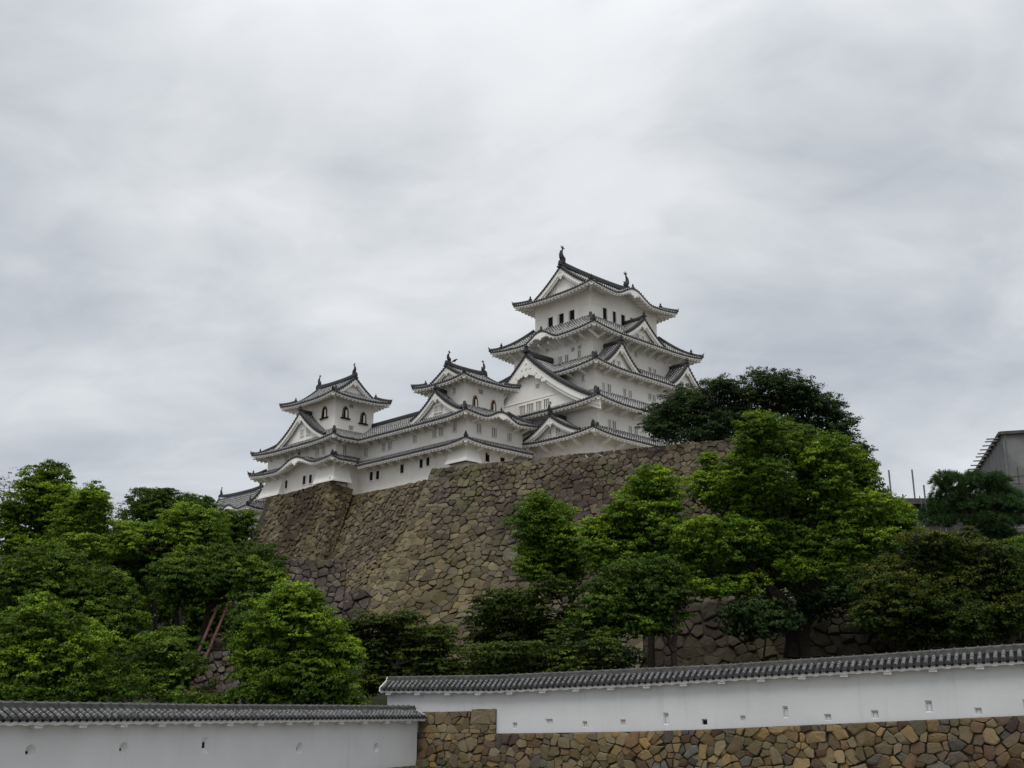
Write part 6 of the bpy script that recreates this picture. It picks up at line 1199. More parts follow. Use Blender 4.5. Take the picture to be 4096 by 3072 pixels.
    'zelkova': ([(25.62, 103.05, 29.77, 1.6, 1.44, 1.28), (24.85, 104.1, 28.94, 1.97, 1.84, 1.71), (26.67, 102.63, 28.81, 1.77, 1.73, 1.69), (28.22, 102.39, 28.74, 1.6, 1.65, 1.7), (29.16, 102.13, 27.98, 1.59, 1.54, 1.48), (22.74, 103.27, 28.43, 1.94, 1.71, 1.48), (21.4, 102.49, 28.77, 1.4, 1.33, 1.26), (20.15, 102.25, 28.98, 1.57, 1.31, 1.04), (28.55, 105.97, 28.31, 2.74, 2.35, 1.97), (30.46, 103.16, 27.28, 1.97, 1.84, 1.71), (26.05, 105.56, 27.63, 2.71, 2.33, 1.95), (23.12, 104.81, 27.15, 2.68, 2.3, 1.92), (20.58, 104.93, 27.75, 2.67, 2.29, 1.92), (18.33, 104.62, 27.67, 2.65, 2.17, 1.69), (16.59, 105.81, 27.41, 2.32, 1.9, 1.49), (17.43, 105.51, 28.76, 1.78, 1.43, 1.07), (14.9, 104.88, 26.33, 1.94, 1.6, 1.26), (32.07, 104.24, 26.72, 1.63, 1.68, 1.73), (32.87, 104.78, 27.99, 0.91, 0.7, 0.48), (28.93, 104.89, 26.05, 3.07, 2.61, 2.16), (31.65, 104.21, 25.04, 2.16, 2.05, 1.94), (23.81, 104.01, 25.55, 2.65, 2.17, 1.69), (20.82, 102.62, 25.21, 2.6, 2.13, 1.66), (18.66, 105.38, 26.17, 2.66, 2.07, 1.49), (15.96, 103.94, 25.53, 2.27, 1.76, 1.25), (32.23, 102.27, 24.31, 1.24, 1.26, 1.27), (33.52, 102.67, 25.5, 0.8, 0.64, 0.47), (33.58, 105.5, 24.09, 1.46, 1.28, 1.09), (34.16, 103.02, 22.44, 1.43, 1.25, 1.07), (34.91, 103.57, 22.97, 0.72, 0.68, 0.65), (34.63, 104.73, 21.85, 1.09, 0.98, 0.87), (31.12, 105.45, 24.22, 2.36, 2.05, 1.74), (27.3, 103.31, 24.01, 2.65, 2.17, 1.69), (35.13, 103.55, 21.06, 0.54, 0.59, 0.64), (13.77, 103.69, 25.47, 1.04, 0.94, 0.83), (14.07, 102.11, 24.54, 1.54, 1.28, 1.02), (16.16, 105.51, 24.79, 1.94, 1.5, 1.06), (17.74, 102.08, 23.85, 2.06, 1.54, 1.02), (20.59, 105.84, 24.73, 2.14, 1.6, 1.07), (21.95, 102.61, 23.98, 2.08, 1.66, 1.24), (15.3, 102.63, 26.86, 1.55, 1.29, 1.03), (25.14, 105.39, 31.17, 1.09, 0.98, 0.87), (27.43, 105.29, 30.56, 1.28, 1.07, 0.87), (20.85, 102.93, 29.6, 1.06, 0.9, 0.74)],
        [[(25.16, 104.0, 19.53), (25.43, 104.0, 23.61), (25.66, 104.0, 27.08)], [(25.43, 104.0, 23.61), (29.89, 104.0, 25.69), (33.06, 104.0, 26.38)], [(25.41, 104.0, 23.34), (21.42, 104.0, 26.38), (17.1, 104.0, 26.66)]]),
    'pine': ([(29.56, 72.11, 13.92, 1.04, 0.96, 0.89), (30.19, 71.95, 13.51, 1.63, 1.35, 1.06), (31.71, 72.44, 13.79, 1.81, 1.44, 1.08), (32.44, 71.37, 13.68, 1.19, 1.04, 0.89), (32.09, 72.65, 13.08, 2.26, 1.67, 1.08), (33.62, 72.99, 13.05, 1.37, 1.23, 1.09), (30.1, 72.41, 12.76, 1.79, 1.43, 1.07), (29.45, 72.84, 11.99, 1.79, 1.38, 0.98), (30.75, 72.87, 12.0, 1.95, 1.51, 1.08), (32.05, 71.76, 12.09, 2.38, 1.73, 1.07), (33.92, 72.7, 12.06, 1.37, 1.23, 1.09), (28.75, 72.67, 11.32, 1.04, 0.96, 0.88), (29.63, 72.17, 11.06, 1.62, 1.21, 0.79), (31.76, 71.21, 10.91, 1.62, 1.25, 0.88), (33.33, 72.24, 11.16, 1.66, 1.32, 0.99), (34.38, 72.82, 11.62, 0.91, 1.0, 1.09), (32.22, 71.61, 10.33, 1.34, 1.02, 0.71), (33.0, 72.29, 9.79, 1.65, 1.36, 1.08), (34.01, 72.79, 9.59, 1.36, 1.23, 1.09), (32.01, 72.2, 9.51, 0.89, 0.8, 0.71)],
        [[(31.42, 72.0, 5.39), (31.31, 72.0, 8.94), (31.08, 72.0, 10.75), (31.57, 72.0, 12.59)], [(31.23, 72.0, 10.48), (32.4, 72.0, 11.85), (33.38, 72.0, 12.41)], [(31.19, 72.0, 10.94), (30.18, 72.0, 11.67), (29.35, 72.0, 12.41)]]),
    'autumn_bush': ([(24.16, 62.61, 8.44, 1.52, 1.1, 0.68), (24.16, 64.4, 8.35, 1.17, 0.97, 0.78), (25.34, 63.27, 8.29, 1.16, 0.96, 0.77), (27.57, 65.07, 8.85, 1.07, 0.93, 0.8), (27.07, 64.49, 7.96, 1.71, 1.33, 0.95), (27.56, 63.42, 7.67, 1.43, 1.18, 0.94), (26.35, 65.19, 7.8, 1.72, 1.34, 0.95), (24.74, 64.38, 7.79, 1.56, 1.25, 0.93), (28.86, 63.52, 7.6, 1.45, 1.16, 0.86), (30.15, 65.0, 7.46, 0.95, 0.96, 0.97), (24.03, 65.17, 7.56, 1.44, 1.19, 0.94), (23.17, 65.18, 7.07, 1.43, 1.26, 1.09), (22.3, 65.15, 6.59, 1.56, 1.32, 1.09), (21.25, 64.48, 6.36, 1.41, 1.24, 1.07), (23.89, 64.6, 6.61, 1.95, 1.52, 1.09), (25.4, 64.31, 6.66, 1.95, 1.52, 1.09), (26.77, 64.08, 6.8, 1.96, 1.53, 1.09), (28.82, 65.46, 6.94, 1.75, 1.44, 1.13), (29.05, 63.56, 6.43, 1.32, 1.29, 1.26), (21.95, 62.74, 5.57, 2.0, 1.6, 1.2), (24.21, 64.64, 5.66, 2.08, 1.66, 1.24), (25.65, 63.99, 5.68, 2.07, 1.66, 1.24), (27.3, 64.14, 5.7, 1.97, 1.61, 1.25), (21.26, 64.29, 5.39, 1.4, 1.23, 1.07), (21.64, 63.25, 4.69, 1.88, 1.47, 1.05), (23.15, 63.1, 4.6, 2.02, 1.61, 1.21), (24.56, 62.71, 4.57, 2.15, 1.68, 1.21), (27.01, 64.84, 4.81, 1.98, 1.54, 1.1), (28.5, 65.23, 5.15, 1.34, 1.23, 1.12), (29.38, 64.59, 5.42, 1.47, 1.45, 1.44), (20.52, 62.85, 4.05, 1.37, 1.13, 0.89), (22.71, 65.44, 3.98, 1.95, 1.44, 0.93), (24.14, 64.98, 3.8, 2.21, 1.57, 0.93), (25.45, 64.03, 3.82, 2.2, 1.64, 1.08), (26.33, 62.5, 3.88, 1.78, 1.42, 1.07), (28.8, 65.03, 4.35, 1.6, 1.44, 1.28), (23.06, 64.37, 3.22, 1.67, 1.22, 0.77), (24.72, 64.37, 3.14, 2.07, 1.42, 0.77), (25.72, 62.55, 3.13, 1.9, 1.33, 0.76), (28.38, 64.7, 3.47, 1.72, 1.34, 0.95), (28.74, 62.6, 4.26, 1.29, 1.34, 1.39), (29.8, 63.93, 5.99, 0.8, 1.03, 1.27)],
        [[(25.0, 64.0, 1.3), (25.06, 64.0, 3.2), (25.16, 64.0, 5.53)], [(25.1, 64.0, 3.2), (27.05, 64.0, 4.75), (28.07, 64.0, 6.63)], [(25.06, 64.0, 3.2), (23.48, 64.0, 4.75), (22.45, 64.0, 6.31)]]),
    'bush_right_edge': ([(30.78, 65.43, 7.64, 0.82, 1.14, 1.47), (31.03, 65.78, 6.54, 0.96, 1.38, 1.8), (31.34, 66.62, 5.31, 1.11, 1.55, 1.98), (30.73, 66.4, 4.57, 1.24, 1.28, 1.31), (30.8, 66.51, 8.59, 0.83, 0.75, 0.66)],
        [[(30.53, 66.0, 2.56), (30.89, 66.0, 4.94), (31.08, 66.0, 7.37)]]),
    'dark_under_right': ([(15.73, 67.39, 3.94, 1.95, 1.44, 0.93), (14.69, 67.67, 3.71, 1.56, 1.32, 1.09), (16.74, 68.31, 4.57, 1.45, 1.2, 0.95), (13.85, 66.6, 4.37, 1.53, 1.22, 0.92), (15.28, 67.74, 4.78, 1.7, 1.32, 0.94), (19.44, 69.42, 4.9, 1.22, 1.01, 0.81), (20.16, 68.76, 5.6, 1.48, 1.22, 0.97), (18.96, 69.09, 5.46, 1.48, 1.22, 0.97), (20.61, 67.4, 5.65, 1.46, 1.2, 0.95)],
        [[(15.45, 68.0, 1.38), (15.56, 68.0, 2.99), (15.55, 68.0, 4.22)]]),
    'bare_left': ([(-47.01, 98.57, 18.2, 1.87, 1.68, 1.49), (-46.41, 98.87, 17.37, 1.87, 1.68, 1.49), (-47.13, 98.61, 17.07, 1.66, 1.57, 1.49), (-45.81, 97.81, 18.32, 1.03, 0.88, 0.74), (-45.83, 97.02, 16.42, 1.83, 1.4, 0.97)],
        [[(-46.01, 98.0, 12.49), (-46.29, 98.0, 15.58), (-46.47, 98.0, 17.97)], [(-46.29, 98.0, 15.58), (-45.73, 98.0, 17.09), (-45.5, 98.0, 18.22)], [(-46.32, 98.0, 15.83), (-46.98, 98.0, 17.09), (-47.51, 98.0, 18.22)], [(-46.38, 98.0, 16.46), (-46.16, 98.0, 17.47), (-46.38, 98.0, 18.73)]]),
    'bare_mid': ([(-36.97, 100.55, 15.35, 1.22, 1.21, 1.21), (-37.21, 103.16, 16.4, 1.04, 1.14, 1.24), (-36.91, 103.3, 16.82, 0.83, 0.91, 0.99), (-37.57, 101.33, 14.7, 1.02, 1.12, 1.22), (-37.33, 102.77, 15.04, 1.24, 1.24, 1.24)],
        [[(-36.61, 102.0, 10.46), (-36.94, 102.0, 13.77), (-36.89, 102.0, 15.83)], [(-36.94, 102.0, 13.77), (-37.57, 102.0, 14.92), (-37.91, 102.0, 15.7)], [(-36.93, 102.0, 14.28), (-36.37, 102.0, 15.83), (-36.15, 102.0, 16.87)]]),
    'fill_l1': ([(-38.33, 95.63, 1.65, 2.02, 1.76, 1.49), (-42.43, 96.48, 4.67, 1.78, 1.55, 1.32), (-41.07, 95.05, 1.0, 1.84, 1.6, 1.36), (-43.67, 97.03, 0.37, 1.91, 1.66, 1.41), (-41.43, 94.37, 0.83, 2.29, 1.99, 1.69), (-41.08, 97.56, 8.44, 2.08, 1.81, 1.53), (-35.77, 95.82, 7.8, 1.96, 1.7, 1.45), (-43.6, 97.37, 0.51, 2.03, 1.77, 1.5), (-38.22, 96.27, 1.08, 1.82, 1.58, 1.34), (-43.3, 97.39, 2.81, 1.8, 1.56, 1.33), (-43.74, 97.07, 7.53, 1.8, 1.56, 1.33), (-40.74, 95.3, 0.4, 2.26, 1.96, 1.67), (-35.63, 95.46, 7.72, 1.92, 1.67, 1.42), (-36.37, 97.82, 3.14, 2.65, 2.3, 1.96), (-35.45, 94.23, 2.84, 2.29, 1.99, 1.69), (-44.6, 97.37, 7.62, 1.89, 1.65, 1.4), (-41.58, 95.92, 9.84, 1.94, 1.69, 1.43), (-39.98, 96.97, 8.99, 1.69, 1.47, 1.25), (-43.32, 94.61, 11.01, 2.08, 1.81, 1.54), (-40.68, 94.78, 10.57, 1.92, 1.67, 1.42), (-39.49, 96.83, 11.48, 1.95, 1.69, 1.44)],
        [[(-39.34, 96.0, -2.62), (-40.08, 96.0, 3.59), (-40.49, 96.0, 8.94)]]),
    'fill_l2': ([(-37.27, 100.93, 11.45, 2.01, 1.75, 1.49), (-32.46, 100.3, 3.39, 2.28, 1.98, 1.68), (-34.61, 97.17, 5.12, 2.11, 1.84, 1.56), (-34.48, 97.56, 7.3, 2.09, 1.82, 1.54), (-37.03, 98.79, 11.18, 2.5, 2.17, 1.85), (-35.3, 99.93, 10.55, 2.09, 1.81, 1.54), (-31.29, 99.23, 7.27, 2.68, 2.33, 1.98), (-36.3, 99.11, 6.11, 2.34, 2.04, 1.73), (-32.95, 99.4, 11.31, 2.2, 1.92, 1.63), (-37.54, 100.2, 11.23, 1.99, 1.73, 1.47), (-34.38, 98.14, 8.63, 2.35, 2.04, 1.74), (-34.55, 97.68, 5.51, 2.26, 1.97, 1.67), (-24.26, 100.83, 6.58, 1.89, 1.64, 1.4), (-26.39, 99.15, 6.06, 2.28, 1.98, 1.68), (-26.57, 97.79, 6.89, 2.26, 1.97, 1.67), (-23.6, 99.38, 6.92, 2.16, 1.88, 1.6), (-29.54, 99.39, 4.38, 2.29, 1.99, 1.69), (-23.25, 97.32, 4.42, 2.03, 1.77, 1.5), (-28.33, 99.18, 7.23, 1.97, 1.71, 1.46), (-28.93, 100.46, 5.74, 1.84, 1.6, 1.36), (-23.69, 99.76, 4.14, 1.83, 1.59, 1.35)],
        [[(-33.11, 99.0, -2.7), (-33.61, 99.0, 3.7), (-34.37, 99.0, 10.34)]]),
    'fill_w': ([(-28.18, 61.67, -0.21, 1.13, 0.98, 0.83), (-28.43, 63.38, -0.1, 0.85, 0.74, 0.63), (-21.2, 61.7, 0.09, 1.13, 0.98, 0.83), (-22.7, 63.82, 0.19, 1.2, 1.04, 0.88), (-21.23, 63.69, 0.43, 0.82, 0.71, 0.61), (-24.03, 61.17, -0.08, 0.82, 0.71, 0.61), (-23.37, 62.56, -0.33, 1.01, 0.88, 0.75), (-23.14, 62.2, 0.35, 0.97, 0.85, 0.72), (-26.86, 60.54, -0.47, 0.9, 0.79, 0.67), (-25.92, 61.36, -0.27, 0.83, 0.73, 0.62), (-27.99, 62.56, -0.72, 0.87, 0.75, 0.64), (-24.56, 63.07, -0.08, 0.93, 0.81, 0.69), (-14.24, 61.44, -0.65, 0.75, 0.65, 0.55), (-15.23, 60.99, -0.37, 0.73, 0.63, 0.54), (-16.28, 62.61, -0.71, 0.77, 0.67, 0.57), (-12.49, 60.78, -0.77, 0.8, 0.69, 0.59), (-17.38, 63.82, -0.52, 0.71, 0.62, 0.52), (-17.91, 61.27, -0.49, 0.65, 0.57, 0.48), (-18.17, 61.94, -0.53, 0.79, 0.69, 0.59), (-13.35, 61.26, -0.86, 0.69, 0.6, 0.51), (-19.56, 63.34, -0.32, 0.91, 0.79, 0.67), (-19.87, 60.13, -0.9, 0.58, 0.5, 0.43), (-16.21, 62.62, -0.42, 0.68, 0.59, 0.5), (-17.89, 63.87, -0.45, 0.75, 0.65, 0.55), (-12.45, 62.93, -0.07, 0.85, 0.74, 0.62), (-13.73, 60.38, 0.02, 0.87, 0.76, 0.64), (-8.74, 61.74, -0.56, 0.88, 0.77, 0.65), (-11.65, 61.37, -0.69, 0.59, 0.51, 0.44), (-8.53, 61.45, -0.58, 0.74, 0.64, 0.54), (-11.44, 63.75, -0.77, 0.73, 0.64, 0.54), (-11.2, 60.35, -0.19, 0.59, 0.51, 0.44), (-13.33, 61.14, -0.45, 0.81, 0.7, 0.6)],
        [[(-19.85, 62.0, -2.34), (-19.97, 62.0, -1.03), (-19.89, 62.0, -0.37)]]),
    'fill_c': ([(-2.18, 91.03, 3.18, 1.56, 1.36, 1.15), (-7.19, 91.56, 1.3, 1.24, 1.07, 0.91), (-2.21, 91.68, 1.09, 1.67, 1.45, 1.23), (-6.75, 90.84, 1.91, 1.68, 1.46, 1.24), (-4.81, 90.3, 1.25, 1.32, 1.15, 0.98), (-10.63, 89.34, 1.38, 1.51, 1.31, 1.11), (-8.79, 90.69, 3.6, 1.44, 1.25, 1.07), (-7.65, 91.51, 2.87, 1.42, 1.23, 1.05), (-9.97, 91.38, 1.45, 1.18, 1.03, 0.87)],
        [[(-5.97, 90.0, -1.5), (-6.02, 90.0, 1.4), (-5.86, 90.0, 3.76)]]),
    'fill_c2': ([(7.62, 88.8, 3.53, 1.56, 1.36, 1.16), (0.61, 87.12, 3.86, 1.27, 1.1, 0.94), (5.37, 88.87, 2.82, 1.7, 1.48, 1.25), (7.91, 89.09, 1.69, 1.67, 1.46, 1.24), (2.95, 88.97, 3.39, 1.57, 1.37, 1.16), (9.16, 89.15, 2.53, 1.53, 1.33, 1.13), (5.92, 87.02, 4.49, 1.48, 1.29, 1.09), (-0.74, 86.7, 1.69, 1.6, 1.39, 1.18), (-0.45, 87.22, 2.2, 1.55, 1.35, 1.15)],
        [[(3.95, 88.0, -1.47), (3.99, 88.0, 1.37), (4.23, 88.0, 4.25)]]),
    'fill_r': ([(31.64, 84.62, 4.12, 1.98, 1.72, 1.46), (27.25, 85.1, 8.88, 1.89, 1.64, 1.4), (31.68, 86.89, 8.05, 2.21, 1.92, 1.63), (30.59, 84.25, 8.11, 1.54, 1.34, 1.14), (31.95, 84.77, 7.88, 1.55, 1.35, 1.15), (29.19, 85.93, 5.8, 2.01, 1.75, 1.49), (33.46, 86.83, 7.33, 2.08, 1.81, 1.54), (28.32, 84.47, 8.62, 2.2, 1.91, 1.62), (31.19, 85.35, 3.92, 1.85, 1.61, 1.37), (28.2, 84.83, 6.24, 1.84, 1.6, 1.36), (28.47, 84.28, 7.57, 2.07, 1.8, 1.53), (28.79, 87.38, 7.09, 2.02, 1.76, 1.49), (28.68, 85.71, 6.57, 1.55, 1.34, 1.14), (25.2, 84.58, 8.34, 2.07, 1.8, 1.53), (29.21, 86.11, 8.86, 1.89, 1.64, 1.4), (27.78, 84.99, 9.13, 1.46, 1.27, 1.08), (27.36, 85.59, 6.71, 1.67, 1.46, 1.24), (29.61, 87.71, 9.9, 2.09, 1.81, 1.54), (24.26, 87.74, 7.72, 1.35, 1.17, 1.0), (22.98, 86.18, 7.72, 1.21, 1.05, 0.89), (23.11, 87.54, 8.81, 1.3, 1.13, 0.96), (22.04, 84.32, 8.45, 1.37, 1.19, 1.01), (23.16, 85.11, 7.36, 1.2, 1.04, 0.88), (29.93, 87.25, 11.17, 1.36, 1.18, 1.0), (28.41, 84.03, 10.12, 0.97, 0.85, 0.72), (30.08, 85.97, 10.86, 1.25, 1.08, 0.92), (29.72, 84.76, 9.5, 0.98, 0.85, 0.73)],
        [[(29.4, 86.0, -0.52), (29.86, 86.0, 4.16), (30.43, 86.0, 8.0)]]),
    'fill_r2': ([(37.91, 89.06, 11.09, 1.79, 1.56, 1.32), (38.42, 88.92, 7.25, 1.72, 1.5, 1.27), (36.71, 86.69, 7.18, 2.22, 1.93, 1.64), (36.55, 87.8, 4.3, 2.15, 1.87, 1.59), (41.14, 89.02, 7.6, 1.83, 1.59, 1.35), (38.59, 86.45, 5.44, 2.28, 1.98, 1.69), (39.08, 89.68, 7.62, 2.42, 2.1, 1.79), (36.61, 86.34, 6.92, 2.04, 1.78, 1.51), (35.87, 88.44, 7.37, 1.75, 1.52, 1.29), (35.82, 87.54, 8.71, 2.09, 1.82, 1.55), (35.63, 87.6, 7.6, 2.13, 1.85, 1.57), (36.29, 87.21, 7.81, 2.14, 1.86, 1.58)],
        [[(37.35, 88.0, -0.53), (37.93, 88.0, 4.25), (38.74, 88.0, 9.19)]]),
}
# ------------------------------------------------------------------ trees: each a trunk with limbs and a crown of leaf clumps
def leaf_mesh(name, clumps, material, seed, size=0.165, dens=46.0, style='round', parent=None, org=(0, 0, 0), lobes=1.0, core=0.42, lsize=0.35, reach=(0.80, 1.02)):
    rng = np.random.default_rng(seed); C = []; N = []; Sz = []; Hue = []
    def rdir(n):
        v = rng.normal(size=(n, 3)); return v/np.linalg.norm(v, axis=1, keepdims=True)
    for (x, y, z, rx, ry, rz) in clumps:
        R = np.array([rx, ry, rz]); Rm = float(np.cbrt(rx*ry*rz)); c0 = np.array([x, y, z]); chue = rng.uniform(0.18, 0.62)
        if style == 'pine':
            nt = max(14, int(60*Rm*Rm)); d = rdir(nt); d[:, 2] = np.abs(d[:, 2])*0.9-0.25; tc = c0+d*R*rng.uniform(0.55, 1.0, (nt, 1))
            for t, dd in zip(tc, d):
                k = 26; nd_ = rdir(k)+np.array([0, 0, 0.55])+dd*0.7; nd_ /= np.linalg.norm(nd_, axis=1, keepdims=True)
                C.append(t+nd_*0.17); N.append(nd_); Sz.append(np.full(k, 1.0)); Hue.append(np.clip(rng.normal(0.45, 0.2, k), 0, 1))
            continue
        ls = lsize*rng.uniform(0.8, 1.25); nl = int(np.clip(lobes*1.5*4*pi*Rm*Rm/(pi*ls*ls)*0.62, 10, 420)); d = rdir(nl)
        d[:, 2] = np.where(d[:, 2] < -0.45, -d[:, 2], d[:, 2])
        # a bumpy dome: slow swellings on the clump, then leaf rosettes on its surface
        ph = rng.uniform(0, 6.28, 3); sw = 1+0.13*np.sin(3.1*d[:, 0]+ph[0])+0.13*np.sin(3.7*d[:, 1]+ph[1])+0.12*np.sin(4.3*d[:, 2]+ph[2])
        lc = c0+d*R*(rng.uniform(reach[0], reach[1], nl)*sw)[:, None]; lr = ls*rng.uniform(0.65, 1.3, nl)
        per = max(6, int(dens*4*pi*ls*ls*0.5)); n = nl*per
        q = rdir(n); q[:, 2] = np.abs(q[:, 2])*0.8-0.12+0.15*q[:, 2]
        if style == 'flat': q[:, 2] *= 0.5
        rep = np.repeat(np.arange(nl), per); rad = rng.uniform(0.45, 1.0, n)
        C.append(lc[rep]+q*(lr[rep]*rad)[:, None]*np.array([1.15, 1.15, 0.85])); N.append(q*0.8+d[rep]*0.35+rng.normal(size=(n, 3))*0.45+np.array([0, 0, 0.8 if style == 'flat' else 0.35]))
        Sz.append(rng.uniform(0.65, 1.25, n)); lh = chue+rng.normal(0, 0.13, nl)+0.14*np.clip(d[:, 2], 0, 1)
        Hue.append(np.clip(lh[rep]+rng.normal(0, 0.08, n)+0.16*np.clip(q[:, 2], 0, 1), 0, 1))  # tops painted brighter, for young growth and for light from above
        n = max(6, int(core*dens*4*pi*Rm*Rm)); q = rdir(n)*rng.uniform(0.1, 0.75, (n, 1)); C.append(c0+q*R); N.append(rdir(n)+np.array([0, 0, .3])); Sz.append(rng.uniform(1.3, 2.3, n)); Hue.append(np.clip(rng.normal(0.3, 0.12, n), 0, 1))  # larger inner leaves coloured darker, deepening the shade inside the crown
    C = np.concatenate(C); N = np.concatenate(N); Sz = np.concatenate(Sz); Hue = np.concatenate(Hue); n = len(C)
    N /= np.linalg.norm(N, axis=1, keepdims=True)+1e-9
    rv = rng.normal(size=(n, 3)); t1 = np.cross(N, rv); t1 /= np.linalg.norm(t1, axis=1, keepdims=True)+1e-9; t2 = np.cross(N, t1)
    if style == 'pine':
        l, w = 0.36, 0.045; a = N*(l/2); b = t1*(w/2); V = np.stack([C-a-b, C-a+b, C+a+b*0.3, C+a-b*0.3], 1)
    else:
        l = (size*Sz)[:, None]; w = l*0.62; bend = N*l*0.12
        V = np.stack([C-t1*l*0.5-bend, C+t2*w*0.5-t1*l*0.06, C+t1*l*0.5-bend, C-t2*w*0.5-t1*l*0.06], 1)
    V = (V.reshape(-1, 3)-np.array(org)).astype(np.float32)
    me = bpy.data.meshes.new(name); me.vertices.add(4*n); me.vertices.foreach_set('co', V.ravel()); me.loops.add(4*n); me.loops.foreach_set('vertex_index', np.arange(4*n, dtype=np.int32))
    me.polygons.add(n); me.polygons.foreach_set('loop_start', np.arange(0, 4*n, 4, dtype=np.int32)); me.polygons.foreach_set('loop_total', np.full(n, 4, np.int32)); me.update(calc_edges=True)
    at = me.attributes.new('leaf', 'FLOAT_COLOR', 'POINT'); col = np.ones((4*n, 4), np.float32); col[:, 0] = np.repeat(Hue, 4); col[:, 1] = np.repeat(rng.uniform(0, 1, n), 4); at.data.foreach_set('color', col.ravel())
    me.materials.append(material); o = bpy.data.objects.new(name, me); COL.objects.link(o)
    if parent is not None: o.parent = parent
    return o
def wiggle(pts, rng, amp):
    out = []
    for k in range(len(pts)-1):
        a, b = Vector(pts[k]), Vector(pts[k+1]); L = (b-a).length; n = max(2, int(L/1.2))
        for q in range(n):
            p = a.lerp(b, q/n)
            if not (k == 0 and q == 0): p += Vector((rng.uniform(-amp, amp), rng.uniform(-amp, amp), rng.uniform(-amp, amp)*0.5))
            out.append(p)
    out.append(Vector(pts[-1])); return out
def tree(key, label, material, r0=0.28, cat='tree', name='broadleaf_tree', group='trees on the slope below the castle', twigs=0.6, **kw):
    clumps, trunks = TREES[key]; rng = random.Random(hash_str(key)); b = trunks[0][0]
    base = (b[0], b[1], hill_z(b[0], b[1])-0.1)
    root = empty(name, base, label, cat, group)
    m = MB()
    for ti, t in enumerate(trunks):
        pts = list(t)
        if ti == 0: pts = [base]+([p for p in pts if p[2] > base[2]+0.5] or [pts[-1]])
        elif pts[0][2] < base[2]+1.0: pts = [(pts[0][0], pts[0][1], hill_z(pts[0][0], pts[0][1])-0.1)]+[p for p in pts[1:] if p[2] > base[2]+0.5]
        w = wiggle(pts, rng, 0.10); ra = r0*(1.0 if ti == 0 else 0.72); n = len(w)
        m.tube(w, [ra*(1.25 if k == 0 else 1)*(1-0.72*k/(n-1)) for k in range(n)], 0, 9)
    allp = [Vector(p) for t in trunks for p in wiggle(t, rng, 0.02)[1:]]
    for c in clumps:
        if rng.random() > twigs: continue
        e = Vector(c[:3]); cand = [p for p in allp if p.z < e.z+0.3] or allp; s = min(cand, key=lambda p: (p-e).length); L = (e-s).length
        if L < 0.3 or L > 9: continue
        mid = s.lerp(e, 0.5)+Vector((rng.uniform(-.2, .2)*L*.4, rng.uniform(-.2, .2)*L*.4, -0.06*L)); r = min(r0*0.35, 0.035+0.018*L)
        m.tube([s, s.lerp(mid, .6), mid, mid.lerp(e, .6), e+Vector((0, 0, c[5]*.4))], [r, r*.8, r*.65, r*.45, r*.15], 0, 6)
    m.build('trunk', M_BARK, root, base)
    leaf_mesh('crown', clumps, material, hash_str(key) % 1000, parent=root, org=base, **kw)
    return root
def hash_str(s):
    h = 7
    for ch in s: h = (h*31+ord(ch)) % 99991
    return h
